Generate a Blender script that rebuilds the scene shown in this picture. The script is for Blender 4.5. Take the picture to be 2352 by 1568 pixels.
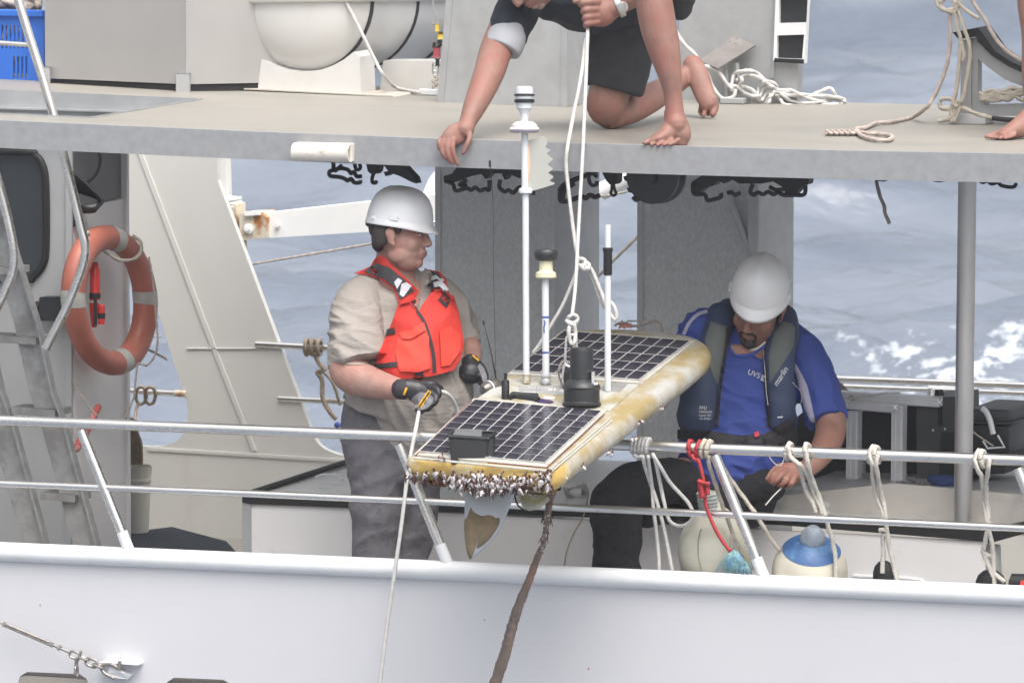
import bpy, bmesh, math, random
from mathutils import Vector, Matrix, noise, geometry
from mathutils.bvhtree import BVHTree
random.seed(7)
sc = bpy.context.scene
for o in list(bpy.data.objects): bpy.data.objects.remove(o)
# ------------------------------------------------------------------ camera
F, DIST = 17000.0, 25.0
PSI, TH = math.radians(21.5), math.radians(6.0)
T0 = Vector((0, 0, 1.29))
LK = Vector((-math.sin(PSI)*math.cos(TH), math.cos(PSI)*math.cos(TH), -math.sin(TH)))
RT = Vector((math.cos(PSI), math.sin(PSI), 0))
UP = RT.cross(LK)
CP = T0 - LK*DIST
cd = bpy.data.cameras.new('camera'); cam = bpy.data.objects.new('camera', cd); sc.collection.objects.link(cam)
M = Matrix((RT, UP, -LK)).transposed().to_4x4(); M.translation = CP
cam.matrix_world = M
cd.sensor_width = 36; cd.lens = 36*F/2352; cd.clip_start = 1; cd.clip_end = 20000
cd.dof.use_dof = True; cd.dof.focus_distance = 25.2; cd.dof.aperture_fstop = 11
sc.camera = cam
# ------------------------------------------------------------------ sky, sun, exposure
SUN_EL, SUN_AZ = math.radians(62), math.radians(138)    # azimuth of the sun, clockwise from +Y
w = bpy.data.worlds.new('World'); sc.world = w; w.use_nodes = True
nt = w.node_tree; nt.nodes.clear()
sky = nt.nodes.new('ShaderNodeTexSky'); sky.sky_type = 'NISHITA'; sky.sun_disc = False
sky.sun_elevation = SUN_EL; sky.sun_rotation = SUN_AZ; sky.dust_density = 9; sky.air_density = 1.2; sky.ozone_density = 1
hsv = nt.nodes.new('ShaderNodeHueSaturation'); hsv.inputs['Saturation'].default_value = 0.3
bg = nt.nodes.new('ShaderNodeBackground'); bg.inputs['Strength'].default_value = 0.15
out = nt.nodes.new('ShaderNodeOutputWorld')
nt.links.new(sky.outputs[0], hsv.inputs['Color']); nt.links.new(hsv.outputs[0], bg.inputs[0]); nt.links.new(bg.outputs[0], out.inputs[0])
sd = bpy.data.lights.new('sun', 'SUN'); sd.energy = .5; sd.angle = math.radians(70); sd.color = (1, .965, .92)
so = bpy.data.objects.new('sun', sd); sc.collection.objects.link(so)
sdir = Vector((math.sin(SUN_AZ)*math.cos(SUN_EL), math.cos(SUN_AZ)*math.cos(SUN_EL), math.sin(SUN_EL)))
so.rotation_euler = sdir.to_track_quat('Z', 'Y').to_euler(); so.location = (0, 0, 30)
sc.view_settings.view_transform = 'Standard'; sc.view_settings.look = 'None'
sc.view_settings.exposure = 0.80; sc.view_settings.gamma = 1; sc.view_settings.use_curve_mapping = False
# ------------------------------------------------------------------ where things stand
def ray(u, v): return LK + RT*((u-1176)/F) + UP*((784-v)/F)
def V(u, v, d=0.0): return CP + ray(u, v)*(DIST+d)                 # d = metres beyond the rail amidships
def W(u, v, Y=0.0):
    r = ray(u, v); return CP + r*((Y-CP.y)/r.y)                    # on the upright plane y = Y
def Z(u, v, z=0.0):
    r = ray(u, v); return CP + r*((z-CP.z)/r.z)                    # on the level plane z
def D(p): return (p-CP).dot(LK)-DIST
def px(r, d=0): return r*(DIST+d)/F
def uv(p):
    q = p-CP; k = q.dot(LK); return (1176+F*q.dot(RT)/k, 784-F*q.dot(UP)/k)
# ------------------------------------------------------------------ materials
def C(r, g, b):
    f = lambda c: ((c/255+.055)/1.055)**2.4 if c > 10 else c/255/12.92
    return (f(r), f(g), f(b))
MATS = {}
def mat(name, col, rough=.55, metal=0, var=.08, scale=6, bump=0, bscale=120, spec=.5, col2=None, s2=4, lo=.5, hi=.6,
        stretch=(1, 1, 1), trans=0, sub=0, coat=0, bstretch=(1, 1, 1), emit=None, detail=6):
    if name in MATS: return MATS[name]
    m = bpy.data.materials.new(name); m.use_nodes = True; MATS[name] = m
    n = m.node_tree.nodes; L = m.node_tree.links.new
    b = n['Principled BSDF']; b.inputs['Roughness'].default_value = rough; b.inputs['Metallic'].default_value = metal
    b.inputs['Specular IOR Level'].default_value = spec
    if trans: b.inputs['Transmission Weight'].default_value = trans
    if coat: b.inputs['Coat Weight'].default_value = coat; b.inputs['Coat Roughness'].default_value = .15
    if sub:
        b.inputs['Subsurface Weight'].default_value = sub; b.inputs['Subsurface Radius'].default_value = (.012, .005, .003)
        b.inputs['Subsurface Scale'].default_value = .6
    tc = n.new('ShaderNodeTexCoord')
    def nz(sv, st, det=detail, r=.6):
        mp = n.new('ShaderNodeMapping'); mp.inputs['Scale'].default_value = st; L(tc.outputs['Object'], mp.inputs[0])
        t = n.new('ShaderNodeTexNoise'); t.inputs['Scale'].default_value = sv; t.inputs['Detail'].default_value = det
        t.inputs['Roughness'].default_value = r; L(mp.outputs[0], t.inputs['Vector']); return t
    t = nz(scale, stretch)
    r = n.new('ShaderNodeValToRGB')
    r.color_ramp.elements[0].position = .3; r.color_ramp.elements[1].position = .7
    r.color_ramp.elements[0].color = tuple(c*(1-var) for c in col)+(1,)
    r.color_ramp.elements[1].color = tuple(min(1, c*(1+var)) for c in col)+(1,)
    L(t.outputs['Fac'], r.inputs[0]); src = r.outputs[0]
    if col2 is not None:
        t2 = nz(s2, stretch, 8, .65); r2 = n.new('ShaderNodeValToRGB')
        r2.color_ramp.elements[0].position = lo; r2.color_ramp.elements[1].position = hi
        L(t2.outputs['Fac'], r2.inputs[0]); mx = n.new('ShaderNodeMix'); mx.data_type = 'RGBA'
        L(r2.outputs[0], mx.inputs['Factor']); L(src, mx.inputs[6]); mx.inputs[7].default_value = tuple(col2)+(1,)
        src = mx.outputs[2]
    L(src, b.inputs['Base Color'])
    rr = n.new('ShaderNodeMapRange'); rr.inputs['To Min'].default_value = max(.03, rough-.08); rr.inputs['To Max'].default_value = min(1, rough+.1)
    L(t.outputs['Fac'], rr.inputs[0]); L(rr.outputs[0], b.inputs['Roughness'])
    if bump:
        t3 = nz(bscale, bstretch, 4); bp = n.new('ShaderNodeBump'); bp.inputs['Strength'].default_value = 1
        bp.inputs['Distance'].default_value = bump; L(t3.outputs['Fac'], bp.inputs['Height']); L(bp.outputs[0], b.inputs['Normal'])
    if emit: b.inputs['Emission Color'].default_value = tuple(emit)+(1,); b.inputs['Emission Strength'].default_value = 1
    return m
white = mat('white_hull_paint', (.58, .58, .605), .35, var=.03, scale=1.5, bump=.004, bscale=2.2, coat=.2, col2=(.57, .57, .585), s2=3.0, lo=.5, hi=.9, stretch=(1, 1, .25))
whitep = mat('white_pipe_paint', (.74, .75, .76), .3, var=.04, scale=9, bump=.0006, bscale=60, coat=.3, col2=(.6, .57, .5), s2=7, lo=.68, hi=.74)
steel = mat('stainless_steel', (.80, .78, .75), .27, 1, var=.06, scale=25, bump=.00008, bscale=60, stretch=(.15, 1, 1), col2=(.45, .38, .32), s2=9, lo=.70, hi=.76)
steelp = mat('stainless_post', (.56, .55, .54), .36, .85, var=.15, scale=12, bump=.0004, bscale=90, stretch=(1, 1, .2))
alu = mat('bare_aluminium', (.42, .43, .44), .5, .35, var=.12, scale=5, bump=.0006, bscale=160, col2=(.33, .33, .32), s2=3, lo=.5, hi=.75)
aludk = mat('speckled_grey_panel', (.68, .69, .70), .5, .0, var=.12, scale=120, bump=.0006, bscale=260, detail=2, stretch=(1, 1, .55))
alup = mat('smooth_grey_panel', (.60, .61, .625), .5, .0, var=.10, scale=12, bump=.0005, bscale=120)
fasc = mat('grey_fascia', (.31, .315, .325), .5, .1, var=.09, scale=30, bump=.0006, bscale=220, col2=(.36, .35, .33), s2=2.5, lo=.58, hi=.8)
deckp = mat('cream_deck_paint', (.305, .284, .25), .45, var=.06, scale=3, bump=.0025, bscale=190, col2=(.262, .252, .226), s2=2.6, lo=.48, hi=.66, stretch=(.6, 1.4, 1))
cream = mat('cream_bulkhead', (.68, .67, .64), .5, var=.03, scale=2.5, bump=.001, bscale=6, col2=(.60, .56, .48), s2=2.4, lo=.62, hi=.8, stretch=(1, 1, .4))
locker = mat('locker_gelcoat', (.78, .77, .775), .35, var=.04, scale=3, bump=.0005, bscale=5, col2=(.52, .50, .49), s2=4, lo=.6, hi=.8)
black = mat('black_rubber', (.012, .013, .015), .55, var=.3, scale=20, bump=.0006, bscale=120)
blackp = mat('black_plastic', (.022, .024, .027), .38, var=.2, scale=30, bump=.0004, bscale=200)
navyd = mat('dark_mat', (.022, .030, .045), .85, var=.2, scale=30, bump=.002, bscale=200)
rope_w = mat('white_rope', (.56, .55, .53), .8, var=.12, scale=60, bump=.0008, bscale=500)
rope_c = mat('cream_rope', (.44, .40, .34), .85, var=.2, scale=60, bump=.001, bscale=450)
rope_b = mat('brown_rope', (.30, .24, .18), .9, var=.25, scale=60, bump=.001, bscale=450)
rope_p = mat('pinkish_rope', (.46, .39, .35), .9, var=.2, scale=50, bump=.001, bscale=450)
rope_bl = mat('flecked_rope', (.50, .47, .42), .85, var=.15, scale=60, bump=.001, bscale=450, col2=(.20, .21, .38), s2=70, lo=.62, hi=.66)
rope_r = mat('red_rope', (.36, .03, .035), .7, var=.2, scale=60, bump=.0008, bscale=450)
rusty = mat('rusty_cream_steel', (.66, .60, .48), .6, var=.12, scale=20, bump=.002, bscale=60, col2=(.38, .16, .05), s2=9, lo=.52, hi=.6, stretch=(1, 1, .6))
boomw = mat('white_boom_paint', (.88, .88, .87), .4, var=.03, scale=10, bump=.0006, bscale=50)
# ------------------------------------------------------------------ objects
EL = {}
def thing(name, label, cat, loc=(0, 0, 0), group=None):
    o = bpy.data.objects.new(name, None); sc.collection.objects.link(o); o.location = loc; o.empty_display_size = .1
    o['label'] = label; o['category'] = cat
    if group: o['group'] = group
    EL[o.name] = Vector(loc); return o
def link(o, parent):
    sc.collection.objects.link(o)
    if parent is not None:
        o.parent = parent
        p, mi = parent, Vector((0, 0, 0))
        o.matrix_parent_inverse = Matrix.Translation(-WL[parent.name] if parent.name in WL else -EL[parent.name])
WL = {}
def obj(name, bm, m, parent=None, label=None, cat=None, group=None, kind=None, smooth=True, auto=35):
    if isinstance(bm, bmesh.types.BMesh):
        if not len(bm.verts): bm.free(); return None
        bmesh.ops.recalc_face_normals(bm, faces=bm.faces)
        me = bpy.data.meshes.new(name); bm.to_mesh(me); bm.free()
    else: me = bm; me.name = name
    mn = Vector((1e9,)*3); mx = -mn
    for v in me.vertices:
        for k in range(3): mn[k] = min(mn[k], v.co[k]); mx[k] = max(mx[k], v.co[k])
    c = (mn+mx)/2
    if parent is None: c.z = mn.z
    me.transform(Matrix.Translation(-c))
    for x in (m if isinstance(m, (list, tuple)) else [m]): me.materials.append(x)
    if smooth:
        me.polygons.foreach_set('use_smooth', [True]*len(me.polygons))
        if auto: me.set_sharp_from_angle(angle=math.radians(auto))
    o = bpy.data.objects.new(name, me); o.location = c
    link(o, parent)
    WL[o.name] = c.copy()
    for k, x in (('label', label), ('category', cat), ('group', group), ('kind', kind)):
        if x: o[k] = x
    return o
def again(o, parent, mw, name=None):                     # a copy of a piece sharing its mesh, placed by a world matrix
    c = o.copy(); sc.collection.objects.link(c); c.parent = parent
    c.matrix_parent_inverse = Matrix.Translation(-(WL.get(parent.name) or EL[parent.name])) if parent else Matrix()
    c.matrix_basis = mw; WL[c.name] = mw.translation.copy(); return c
B = bmesh.new
def box(bm, a, b, bev=0.0, seg=1):
    a = Vector(a); b = Vector(b); c = (a+b)/2; h = (b-a)/2
    return obox(bm, c, Vector((1, 0, 0)), Vector((0, 1, 0)), Vector((0, 0, 1)), abs(h.x), abs(h.y), abs(h.z), bev, seg)
def obox(bm, c, ax, ay, az, hx, hy, hz, bev=0.0, seg=1, mi=0):
    r = bmesh.ops.create_cube(bm, size=2); vs = r['verts']
    for v in vs: q = v.co.copy(); v.co = c+ax*(q.x*hx)+ay*(q.y*hy)+az*(q.z*hz)
    fs = {f for v in vs for f in v.link_faces}
    for f in fs: f.material_index = mi
    if bev: bmesh.ops.bevel(bm, geom=list({e for v in vs for e in v.link_edges}), offset=bev, segments=seg, affect='EDGES', profile=.6)
def frame(t):
    t = t.normalized(); a = LK if abs(t.dot(LK)) < .95 else UP
    s = t.cross(a).normalized(); return s, s.cross(t).normalized()
def cr(pts, sub=6):
    """smooth curve through tuples/vectors of any length"""
    P = [tuple(p) for p in pts]
    if len(P) < 3: 
        return [tuple(a+(b-a)*i/sub for a, b in zip(P[0], P[1])) for i in range(sub+1)]
    P = [tuple(2*a-b for a, b in zip(P[0], P[1]))]+P+[tuple(2*a-b for a, b in zip(P[-1], P[-2]))]
    o = []
    for i in range(1, len(P)-2):
        for j in range(sub):
            t = j/sub; t2 = t*t; t3 = t2*t
            o.append(tuple(.5*((2*b)+(c-a)*t+(2*a-5*b+4*c-d)*t2+(3*b-a-3*c+d)*t3) for a, b, c, d in zip(P[i-1], P[i], P[i+1], P[i+2])))
    o.append(P[-2]); return o
def sweep(bm, P, R, n=10, caps=True, twist=0, lump=0, mi=0):
    """tube through points P with radii R; twist and lump give laid rope"""
    rings = []; s = 0; side = None
    for i, p in enumerate(P):
        t = (P[min(i+1, len(P)-1)]-P[max(i-1, 0)])
        if t.length < 1e-9: t = Vector((0, 0, 1))
        t.normalize()
        if side is None: side, up = frame(t)
        else:
            side = (side-t*side.dot(t))
            if side.length < 1e-6: side, up = frame(t)
            side.normalize(); up = side.cross(t).normalized()
        if i: s += (p-P[i-1]).length
        r = R[i] if isinstance(R, (list, tuple)) else R; rg = []
        for k in range(n):
            a = 2*math.pi*k/n; q = r*(1+lump*math.cos(3*a-twist*s/r)) if lump else r
            rg.append(bm.verts.new(p+side*(math.cos(a)*q)+up*(math.sin(a)*q)))
        rings.append(rg)
    for a, b in zip(rings, rings[1:]):
        for k in range(n): bm.faces.new((a[k], a[(k+1) % n], b[(k+1) % n], b[k])).material_index = mi
    if caps:
        bm.faces.new(rings[0][::-1]).material_index = mi; bm.faces.new(rings[-1]).material_index = mi
def pipe(bm, pts, r, n=14, sub=1):
    P = [Vector(p) for p in (cr(pts, sub) if sub > 1 else pts)]; sweep(bm, P, r, n)
def ropeb(bm, pts, r, sub=10, laid=True):
    """pts: 3D points; laid rope as one tube with three helical ridges"""
    P = [Vector(p) for p in cr(pts, 12)]
    L = [0]
    for a, b in zip(P, P[1:]): L.append(L[-1]+(b-a).length)
    n = max(4, int(L[-1]/(r*(.55 if laid else 1.6)))); n = min(n, 900)
    Q = []; j = 0
    for i in range(n+1):
        s = L[-1]*i/n
        while j < len(L)-2 and L[j+1] < s: j += 1
        k = (s-L[j])/max(1e-9, L[j+1]-L[j]); Q.append(P[j].lerp(P[j+1], min(1, k)))
    sweep(bm, Q, r, 9 if laid else 8, True, .75, .16 if laid else 0)
def rope(name, pts, rpx, m, label, cat='rope', group=None, parent=None, laid=True, Y=None, extra=()):
    bm = B()
    for ps in (pts,)+tuple(extra): ropeb(bm, [PT(p, Y) for p in ps], px(rpx), laid=laid)
    return obj(name, bm, m, parent, label, cat if parent is None else None, group, auto=0)
def PT(p, Y=None):
    if isinstance(p, Vector): return p
    if len(p) == 3: return W(p[0], p[1], p[2])
    return W(p[0], p[1], Y)
def plate(bm, outer, holes, to3, off, mi=0):
    """extruded flat shape with holes"""
    loops = [outer]+list(holes); vs = []; fs = []
    for l in loops: 
        fs.append(list(range(len(vs), len(vs)+len(l)))); vs += [Vector(p) for p in l]
    V2, E, FF, *_ = geometry.delaunay_2d_cdt(vs, [], fs, 2 if holes else 1, 1e-6)
    f = [bm.verts.new(to3(p)) for p in V2]; b = [bm.verts.new(to3(p)+off) for p in V2]; cnt = {}
    for t in FF:
        bm.faces.new([f[i] for i in t]).material_index = mi; bm.faces.new([b[i] for i in t][::-1]).material_index = mi
        for i in range(len(t)):
            k = (t[i], t[(i+1) % len(t)]); cnt[tuple(sorted(k))] = cnt.get(tuple(sorted(k)), 0)+1
    for (i, j), c in cnt.items():
        if c == 1: bm.faces.new((f[i], f[j], b[j], b[i])).material_index = mi
def plateY(bm, outer, holes, Y, th, mi=0):                 # outline in photo pixels on the plane y=Y, going th away from the viewer
    g = lambda l: [((lambda q: (q.x, q.z))(W(u, v, Y))) for u, v in l]
    plate(bm, g(outer), [g(h) for h in holes], lambda p: Vector((p[0], Y, p[1])), Vector((0, th, 0)), mi)
def rrect(x0, y0, x1, y1, r, n=5):
    o = []
    for cx, cy, a0 in ((x1-r, y0+r, -90), (x1-r, y1-r, 0), (x0+r, y1-r, 90), (x0+r, y0+r, 180)):
        for i in range(n+1):
            a = math.radians(a0+90*i/n); o.append((cx+r*math.cos(a), cy+r*math.sin(a)))
    return o
def lathe(bm, c, ax, prof, n=28, mi=0, sx=1.0):            # prof: list of (radius, height along ax)
    ax = ax.normalized(); s, u2 = frame(ax); rings = []
    for r, h in prof:
        rings.append([bm.verts.new(c+ax*h+s*(math.cos(2*math.pi*k/n)*max(r, 1e-4))+u2*(math.sin(2*math.pi*k/n)*max(r, 1e-4)*sx)) for k in range(n)])
    for a, b in zip(rings, rings[1:]):
        for k in range(n): bm.faces.new((a[k], a[(k+1) % n], b[(k+1) % n], b[k])).material_index = mi
    bm.faces.new(rings[0][::-1]).material_index = mi; bm.faces.new(rings[-1]).material_index = mi
def torus(bm, c, ax, R, r, n=32, m=10, a0=0, a1=360, sq=1.0):
    s, u2 = frame(ax); full = abs(a1-a0) >= 360; P = []
    N = n if full else n+1; rings = []
    for i in range(N):
        a = math.radians(a0+(a1-a0)*i/n); e = s*math.cos(a)+u2*math.sin(a)
        rings.append([bm.verts.new(c+e*(R+r*math.cos(2*math.pi*k/m))+ax.normalized()*(r*sq*math.sin(2*math.pi*k/m))) for k in range(m)])
    rr = list(zip(rings, rings[1:]))+([(rings[-1], rings[0])] if full else [])
    for a, b in rr:
        for k in range(m): bm.faces.new((a[k], a[(k+1) % m], b[(k+1) % m], b[k]))
    if not full: bm.faces.new(rings[0][::-1]); bm.faces.new(rings[-1])
def link_loop(bm, c, ax, ay, hl, hw, r):                   # one chain link, long axis ax, short axis ay
    P = []
    for i in range(24):
        a = 2*math.pi*i/24; P.append(c+ax*(math.cos(a)*hw+(hl-hw)*(1 if math.cos(a) > 0 else -1))+ay*(math.sin(a)*hw))
    P.append(P[0]); sweep(bm, P, r, 8, False)
# ================================================================== SEA
import numpy as np
SEA = -1.35
def sea():
    def axis(lo, hi, st, far):
        a = list(np.arange(lo, hi, st)); s = st; x = a[-1]
        while x < far: s *= 1.25; x += s; a.append(x)
        s = st; x = a[0]
        while x > -far: s *= 1.25; x -= s; a.insert(0, x)
        return np.array(a)
    xs = axis(-11, 12, .11, 9000); ys = axis(30, 112, .16, 9000)
    Xg, Yg = np.meshgrid(xs, ys); spx = np.gradient(xs); spy = np.gradient(ys)
    SX, SY = np.meshgrid(spx, spy); sp = np.maximum(SX, SY)
    rng = np.random.RandomState(5); H = np.zeros_like(Xg); DX = H.copy(); DY = H.copy()
    for i in range(64):
        lam = .55*(28/.55)**(i/63)
        th = math.radians(90+(rng.rand()-.5)*(95 if lam < 5 else 60)-18); kx, ky = math.cos(th), math.sin(th); k = 2*math.pi/lam
        amp = .0185*lam**.9*(.5+rng.rand())*(1.0 if lam > 3 else 1.35)
        if lam > 14: amp *= .55
        env = 1/(1+(2.6*sp/lam)**6)
        ph = k*(kx*Xg+ky*Yg)+rng.rand()*6.28+.9*np.sin(.13*Xg*(1+.3*rng.rand())+.09*Yg+6*rng.rand())
        g = .55+.45*np.sin(.21*Xg+6*rng.rand())*np.sin(.11*Yg+6*rng.rand())
        H += amp*env*g*np.sin(ph); DX += kx*amp*env*.85*g*np.cos(ph); DY += ky*amp*env*.85*g*np.cos(ph)
    # a wave breaking behind the right side
    bx, by = 9.0, 62.0
    yc = 45.6+.30*np.sin(1.7*Xg)+.12*np.sin(4.1*Xg)-.05*(Xg-3); e = np.exp(-((Yg-yc)/.5)**2)/(1+np.exp(-(Xg-1.7)*3))
    rg = np.zeros_like(Xg)
    for i in range(26): a = rng.rand()*6.28; k = 5+16*rng.rand(); rg += np.sin(k*(np.cos(a)*Xg+np.sin(a)*Yg)+6.28*rng.rand())
    H += e*(.10+.022*np.minimum(3, np.abs(rg))*(sp < .3))
    foam = np.exp(-((Yg-yc+.1)/.62)**2)/(1+np.exp(-(Xg-1.7)*3))
    foam2 = np.exp(-((Yg-70)/1.2)**2-((Xg+1.0)/.35)**2)*.4
    foam = np.maximum(foam, foam2)
    rt = Vector((RT.x, RT.y)); lk = Vector((LK.x, LK.y)).normalized()
    Px = Xg+DX; Py = Yg+DY
    wx = CP.x+rt.x*Px+lk.x*Py; wy = CP.y+rt.y*Px+lk.y*Py
    ny, nx = Xg.shape
    co = np.stack([wx, wy, SEA+H], -1).reshape(-1, 3)
    idx = np.arange(nx*ny).reshape(ny, nx)
    q = np.stack([idx[:-1, :-1], idx[:-1, 1:], idx[1:, 1:], idx[1:, :-1]], -1).reshape(-1, 4)
    me = bpy.data.meshes.new('sea'); me.vertices.add(len(co)); me.vertices.foreach_set('co', co.ravel())
    me.loops.add(q.size); me.loops.foreach_set('vertex_index', q.ravel().astype(np.int32))
    me.polygons.add(len(q)); me.polygons.foreach_set('loop_start', np.arange(0, q.size, 4, dtype=np.int32))
    me.update(calc_edges=True); me.polygons.foreach_set('use_smooth', [True]*len(q))
    at = me.attributes.new('foam', 'FLOAT', 'POINT'); at.data.foreach_set('value', foam.ravel().astype(np.float32))
    m = bpy.data.materials.new('sea_water'); m.use_nodes = True; n = m.node_tree.nodes; L = m.node_tree.links.new
    b = n['Principled BSDF']; b.inputs['IOR'].default_value = 1.36; b.inputs['Roughness'].default_value = .12
    tc = n.new('ShaderNodeNewGeometry')
    def nz(s, st=(1, 1, 1), d=6):
        mp = n.new('ShaderNodeMapping'); mp.inputs['Rotation'].default_value = (0, 0, -PSI+.25); mp.inputs['Scale'].default_value = st
        L(tc.outputs['Position'], mp.inputs[0]); t = n.new('ShaderNodeTexNoise'); t.inputs['Scale'].default_value = s
        t.inputs['Detail'].default_value = d; t.inputs['Roughness'].default_value = .62; L(mp.outputs[0], t.inputs['Vector']); return t.outputs['Fac']
    fa = n.new('ShaderNodeAttribute'); fa.attribute_name = 'foam'
    f1 = nz(7, (.8, 1, 1), 12)
    ad = n.new('ShaderNodeMath'); ad.operation = 'MULTIPLY_ADD'; L(fa.outputs['Fac'], ad.inputs[0]); ad.inputs[1].default_value = .28; L(f1, ad.inputs[2])
    rp = n.new('ShaderNodeMapRange'); rp.inputs['From Min'].default_value = .74; rp.inputs['From Max'].default_value = .90; L(ad.outputs[0], rp.inputs[0])
    mx = n.new('ShaderNodeMix'); mx.data_type = 'RGBA'; L(rp.outputs[0], mx.inputs['Factor'])
    t4 = nz(.5, (.35, 1.3, 1), 7); r4 = n.new('ShaderNodeValToRGB')
    r4.color_ramp.elements[0].color = (.115, .14, .18, 1); r4.color_ramp.elements[1].color = (.175, .20, .245, 1)
    r4.color_ramp.elements[0].position = .38; r4.color_ramp.elements[1].position = .62; L(t4, r4.inputs[0]); L(r4.outputs[0], mx.inputs[6]); mx.inputs[7].default_value = (.66, .70, .74, 1)
    L(mx.outputs[2], b.inputs['Base Color'])
    ro = n.new('ShaderNodeMapRange'); ro.inputs['To Min'].default_value = .2; ro.inputs['To Max'].default_value = .8; L(rp.outputs[0], ro.inputs[0]); L(ro.outputs[0], b.inputs['Roughness'])
    h1 = nz(5.0, (.5, 1.2, 1), 5); h2 = nz(1.1, (.45, 1.2, 1), 4)
    ma = n.new('ShaderNodeMath'); ma.operation = 'MULTIPLY_ADD'; L(h1, ma.inputs[0]); ma.inputs[1].default_value = .16; L(h2, ma.inputs[2])
    bp = n.new('ShaderNodeBump'); bp.inputs['Distance'].default_value = .16; L(ma.outputs[0], bp.inputs['Height']); L(bp.outputs[0], b.inputs['Normal'])
    me.materials.append(m)
    o = bpy.data.objects.new('sea', me); sc.collection.objects.link(o); o['kind'] = 'structure'
sea()
# ================================================================== SHIP: hull, decks, roof
def cu(l, sub=4): return [(p[0], p[1]) for p in cr(l, sub)]
YH = -.004
def hull():
    bm = B()
    port = lambda u0, u1, v0: [(u0, 1800), (u0, v0+32), (u0+6, v0+12), (u0+22, v0+2), (u1-24, v0+7), (u1-8, v0+18), (u1-2, v0+36), (u1-2, 1800)][::-1]
    out = [(-2200, 1150), (4200, 1470), (4200, 3300), (-2200, 3300)]
    plateY(bm, out, [port(40, 207, 1540), port(378, 538, 1553), port(-1200, -900, 1490), port(3200, 3500, 1700)], YH, .03)
    obj('hull', bm, white, kind='structure', smooth=False)
    bm = B(); pipe(bm, [W(-2200, 1266-110, 0), W(0, 1266, 0), W(1030, 1310, 0), W(1760, 1342, 0), W(2352, 1367, 0), W(4200, 1448, 0)], px(23), 24)
    o = obj('bulwark_cap', bm, whitep, kind='structure')
hull()
ZD = .05
bm = B(); box(bm, (-9, 0, ZD-.08), (9, 3.6, ZD)); obj('main_deck', bm, deckp, kind='structure', smooth=False)
# roof: front edge follows the slight sheer seen in the photo
YR = .25
FR = [(-900, 236), (-400, 259), (0, 278), (588, 304), (1003, 320), (1473, 335), (1960, 348), (2352, 355), (2800, 362), (3300, 368)]
FX = [(W(u, v, YR).x, W(u, v, YR).z) for u, v in FR]
def zr(x):
    for (a, za), (b, zb) in zip(FX, FX[1:]):
        if x <= b or b == FX[-1][0]: return za+(zb-za)*(x-a)/(b-a)
def WR(u, v):
    z = zr(0)
    for _ in range(6): p = Z(u, v, z); z = zr(p.x)
    return p
def dR(u, v): return D(WR(u, v))
RTH = W(1200, 390, YR).z-W(1200, 327, YR).z      # fascia height (negative)
RB = WR(2000, 236).y
def roof():
    bm = B(); hx0, hy0 = WR(218, 272).x, WR(218, 272).y; hy1 = WR(218, 272).y+ (WR(450, 228).y-WR(218, 272).y); hx0 = (WR(218, 272).x+WR(450, 228).x)/2
    xl = FX[0][0]; xr = FX[-1][0]; xh = W(-420, 300, YR).x
    outer = [(x, YR) for x, z in FX]; outer = [(a, YR) for a in np.linspace(xl, xr, 60)]
    outer += [(a, RB) for a in np.linspace(xr, xl, 60)]
    hole = [(a, hy0) for a in np.linspace(xh, hx0, 8)]+[(a, hy1) for a in np.linspace(hx0, xh, 8)]
    plate(bm, outer, [hole], lambda p: Vector((p[0], p[1], zr(p[0])-.002)), Vector((0, 0, -.03)))
    obj('upper_deck', bm, deckp, kind='structure', smooth=False)
    bm = B(); n = 60; A = []
    for x in np.linspace(xl, xr, n):
        z = zr(x); A.append([bm.verts.new((x, y, zz)) for y, zz in ((YR-.012, z+.003), (YR-.004, z+.004), (YR+.0, z-.0), (YR+.0, z+RTH), (YR-.012, z+RTH))])
    for a, b in zip(A, A[1:]):
        for k in range(5): bm.faces.new((a[k], a[(k+1) % 5], b[(k+1) % 5], b[k]))
    bm.faces.new(A[0]); bm.faces.new(A[-1][::-1])
    obj('upper_deck_fascia', bm, fasc, kind='structure', smooth=False)
    bm = B()
    for y in (hy0+.002, hy1-.007):
        A = [(bm.verts.new((x, y, zr(x)+.004)), bm.verts.new((x, y, zr(x)-.085)), bm.verts.new((x, y+(.004 if y == hy1 else -.004), zr(x)-.085)), bm.verts.new((x, y+(.004 if y == hy1 else -.004), zr(x)+.004))) for x in np.linspace(xh, hx0, 12)]
        for a, b in zip(A, A[1:]):
            for k in range(4): bm.faces.new((a[k], a[(k+1) % 4], b[(k+1) % 4], b[k]))
    box(bm, (hx0, hy0, zr(hx0)-.085), (hx0+.004, hy1, zr(hx0)+.004))
    box(bm, (xh, hy1-.03, zr(xh)-.062), (hx0, hy1-.008, zr(hx0)-.055))
    obj('hatch_coaming', bm, alu, kind='structure', smooth=False)
    bm = B()
    for y in (.5, 1.1, 1.7): box(bm, (xl, y, zr(0)-.082), (xr, y+.05, zr(0)-.045))
    box(bm, (xl, RB-.02, zr(0)+RTH*.8), (xr, RB+.01, zr(0)-.045))
    obj('roof_beams', bm, alup, kind='structure', smooth=False)
roof()
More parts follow.
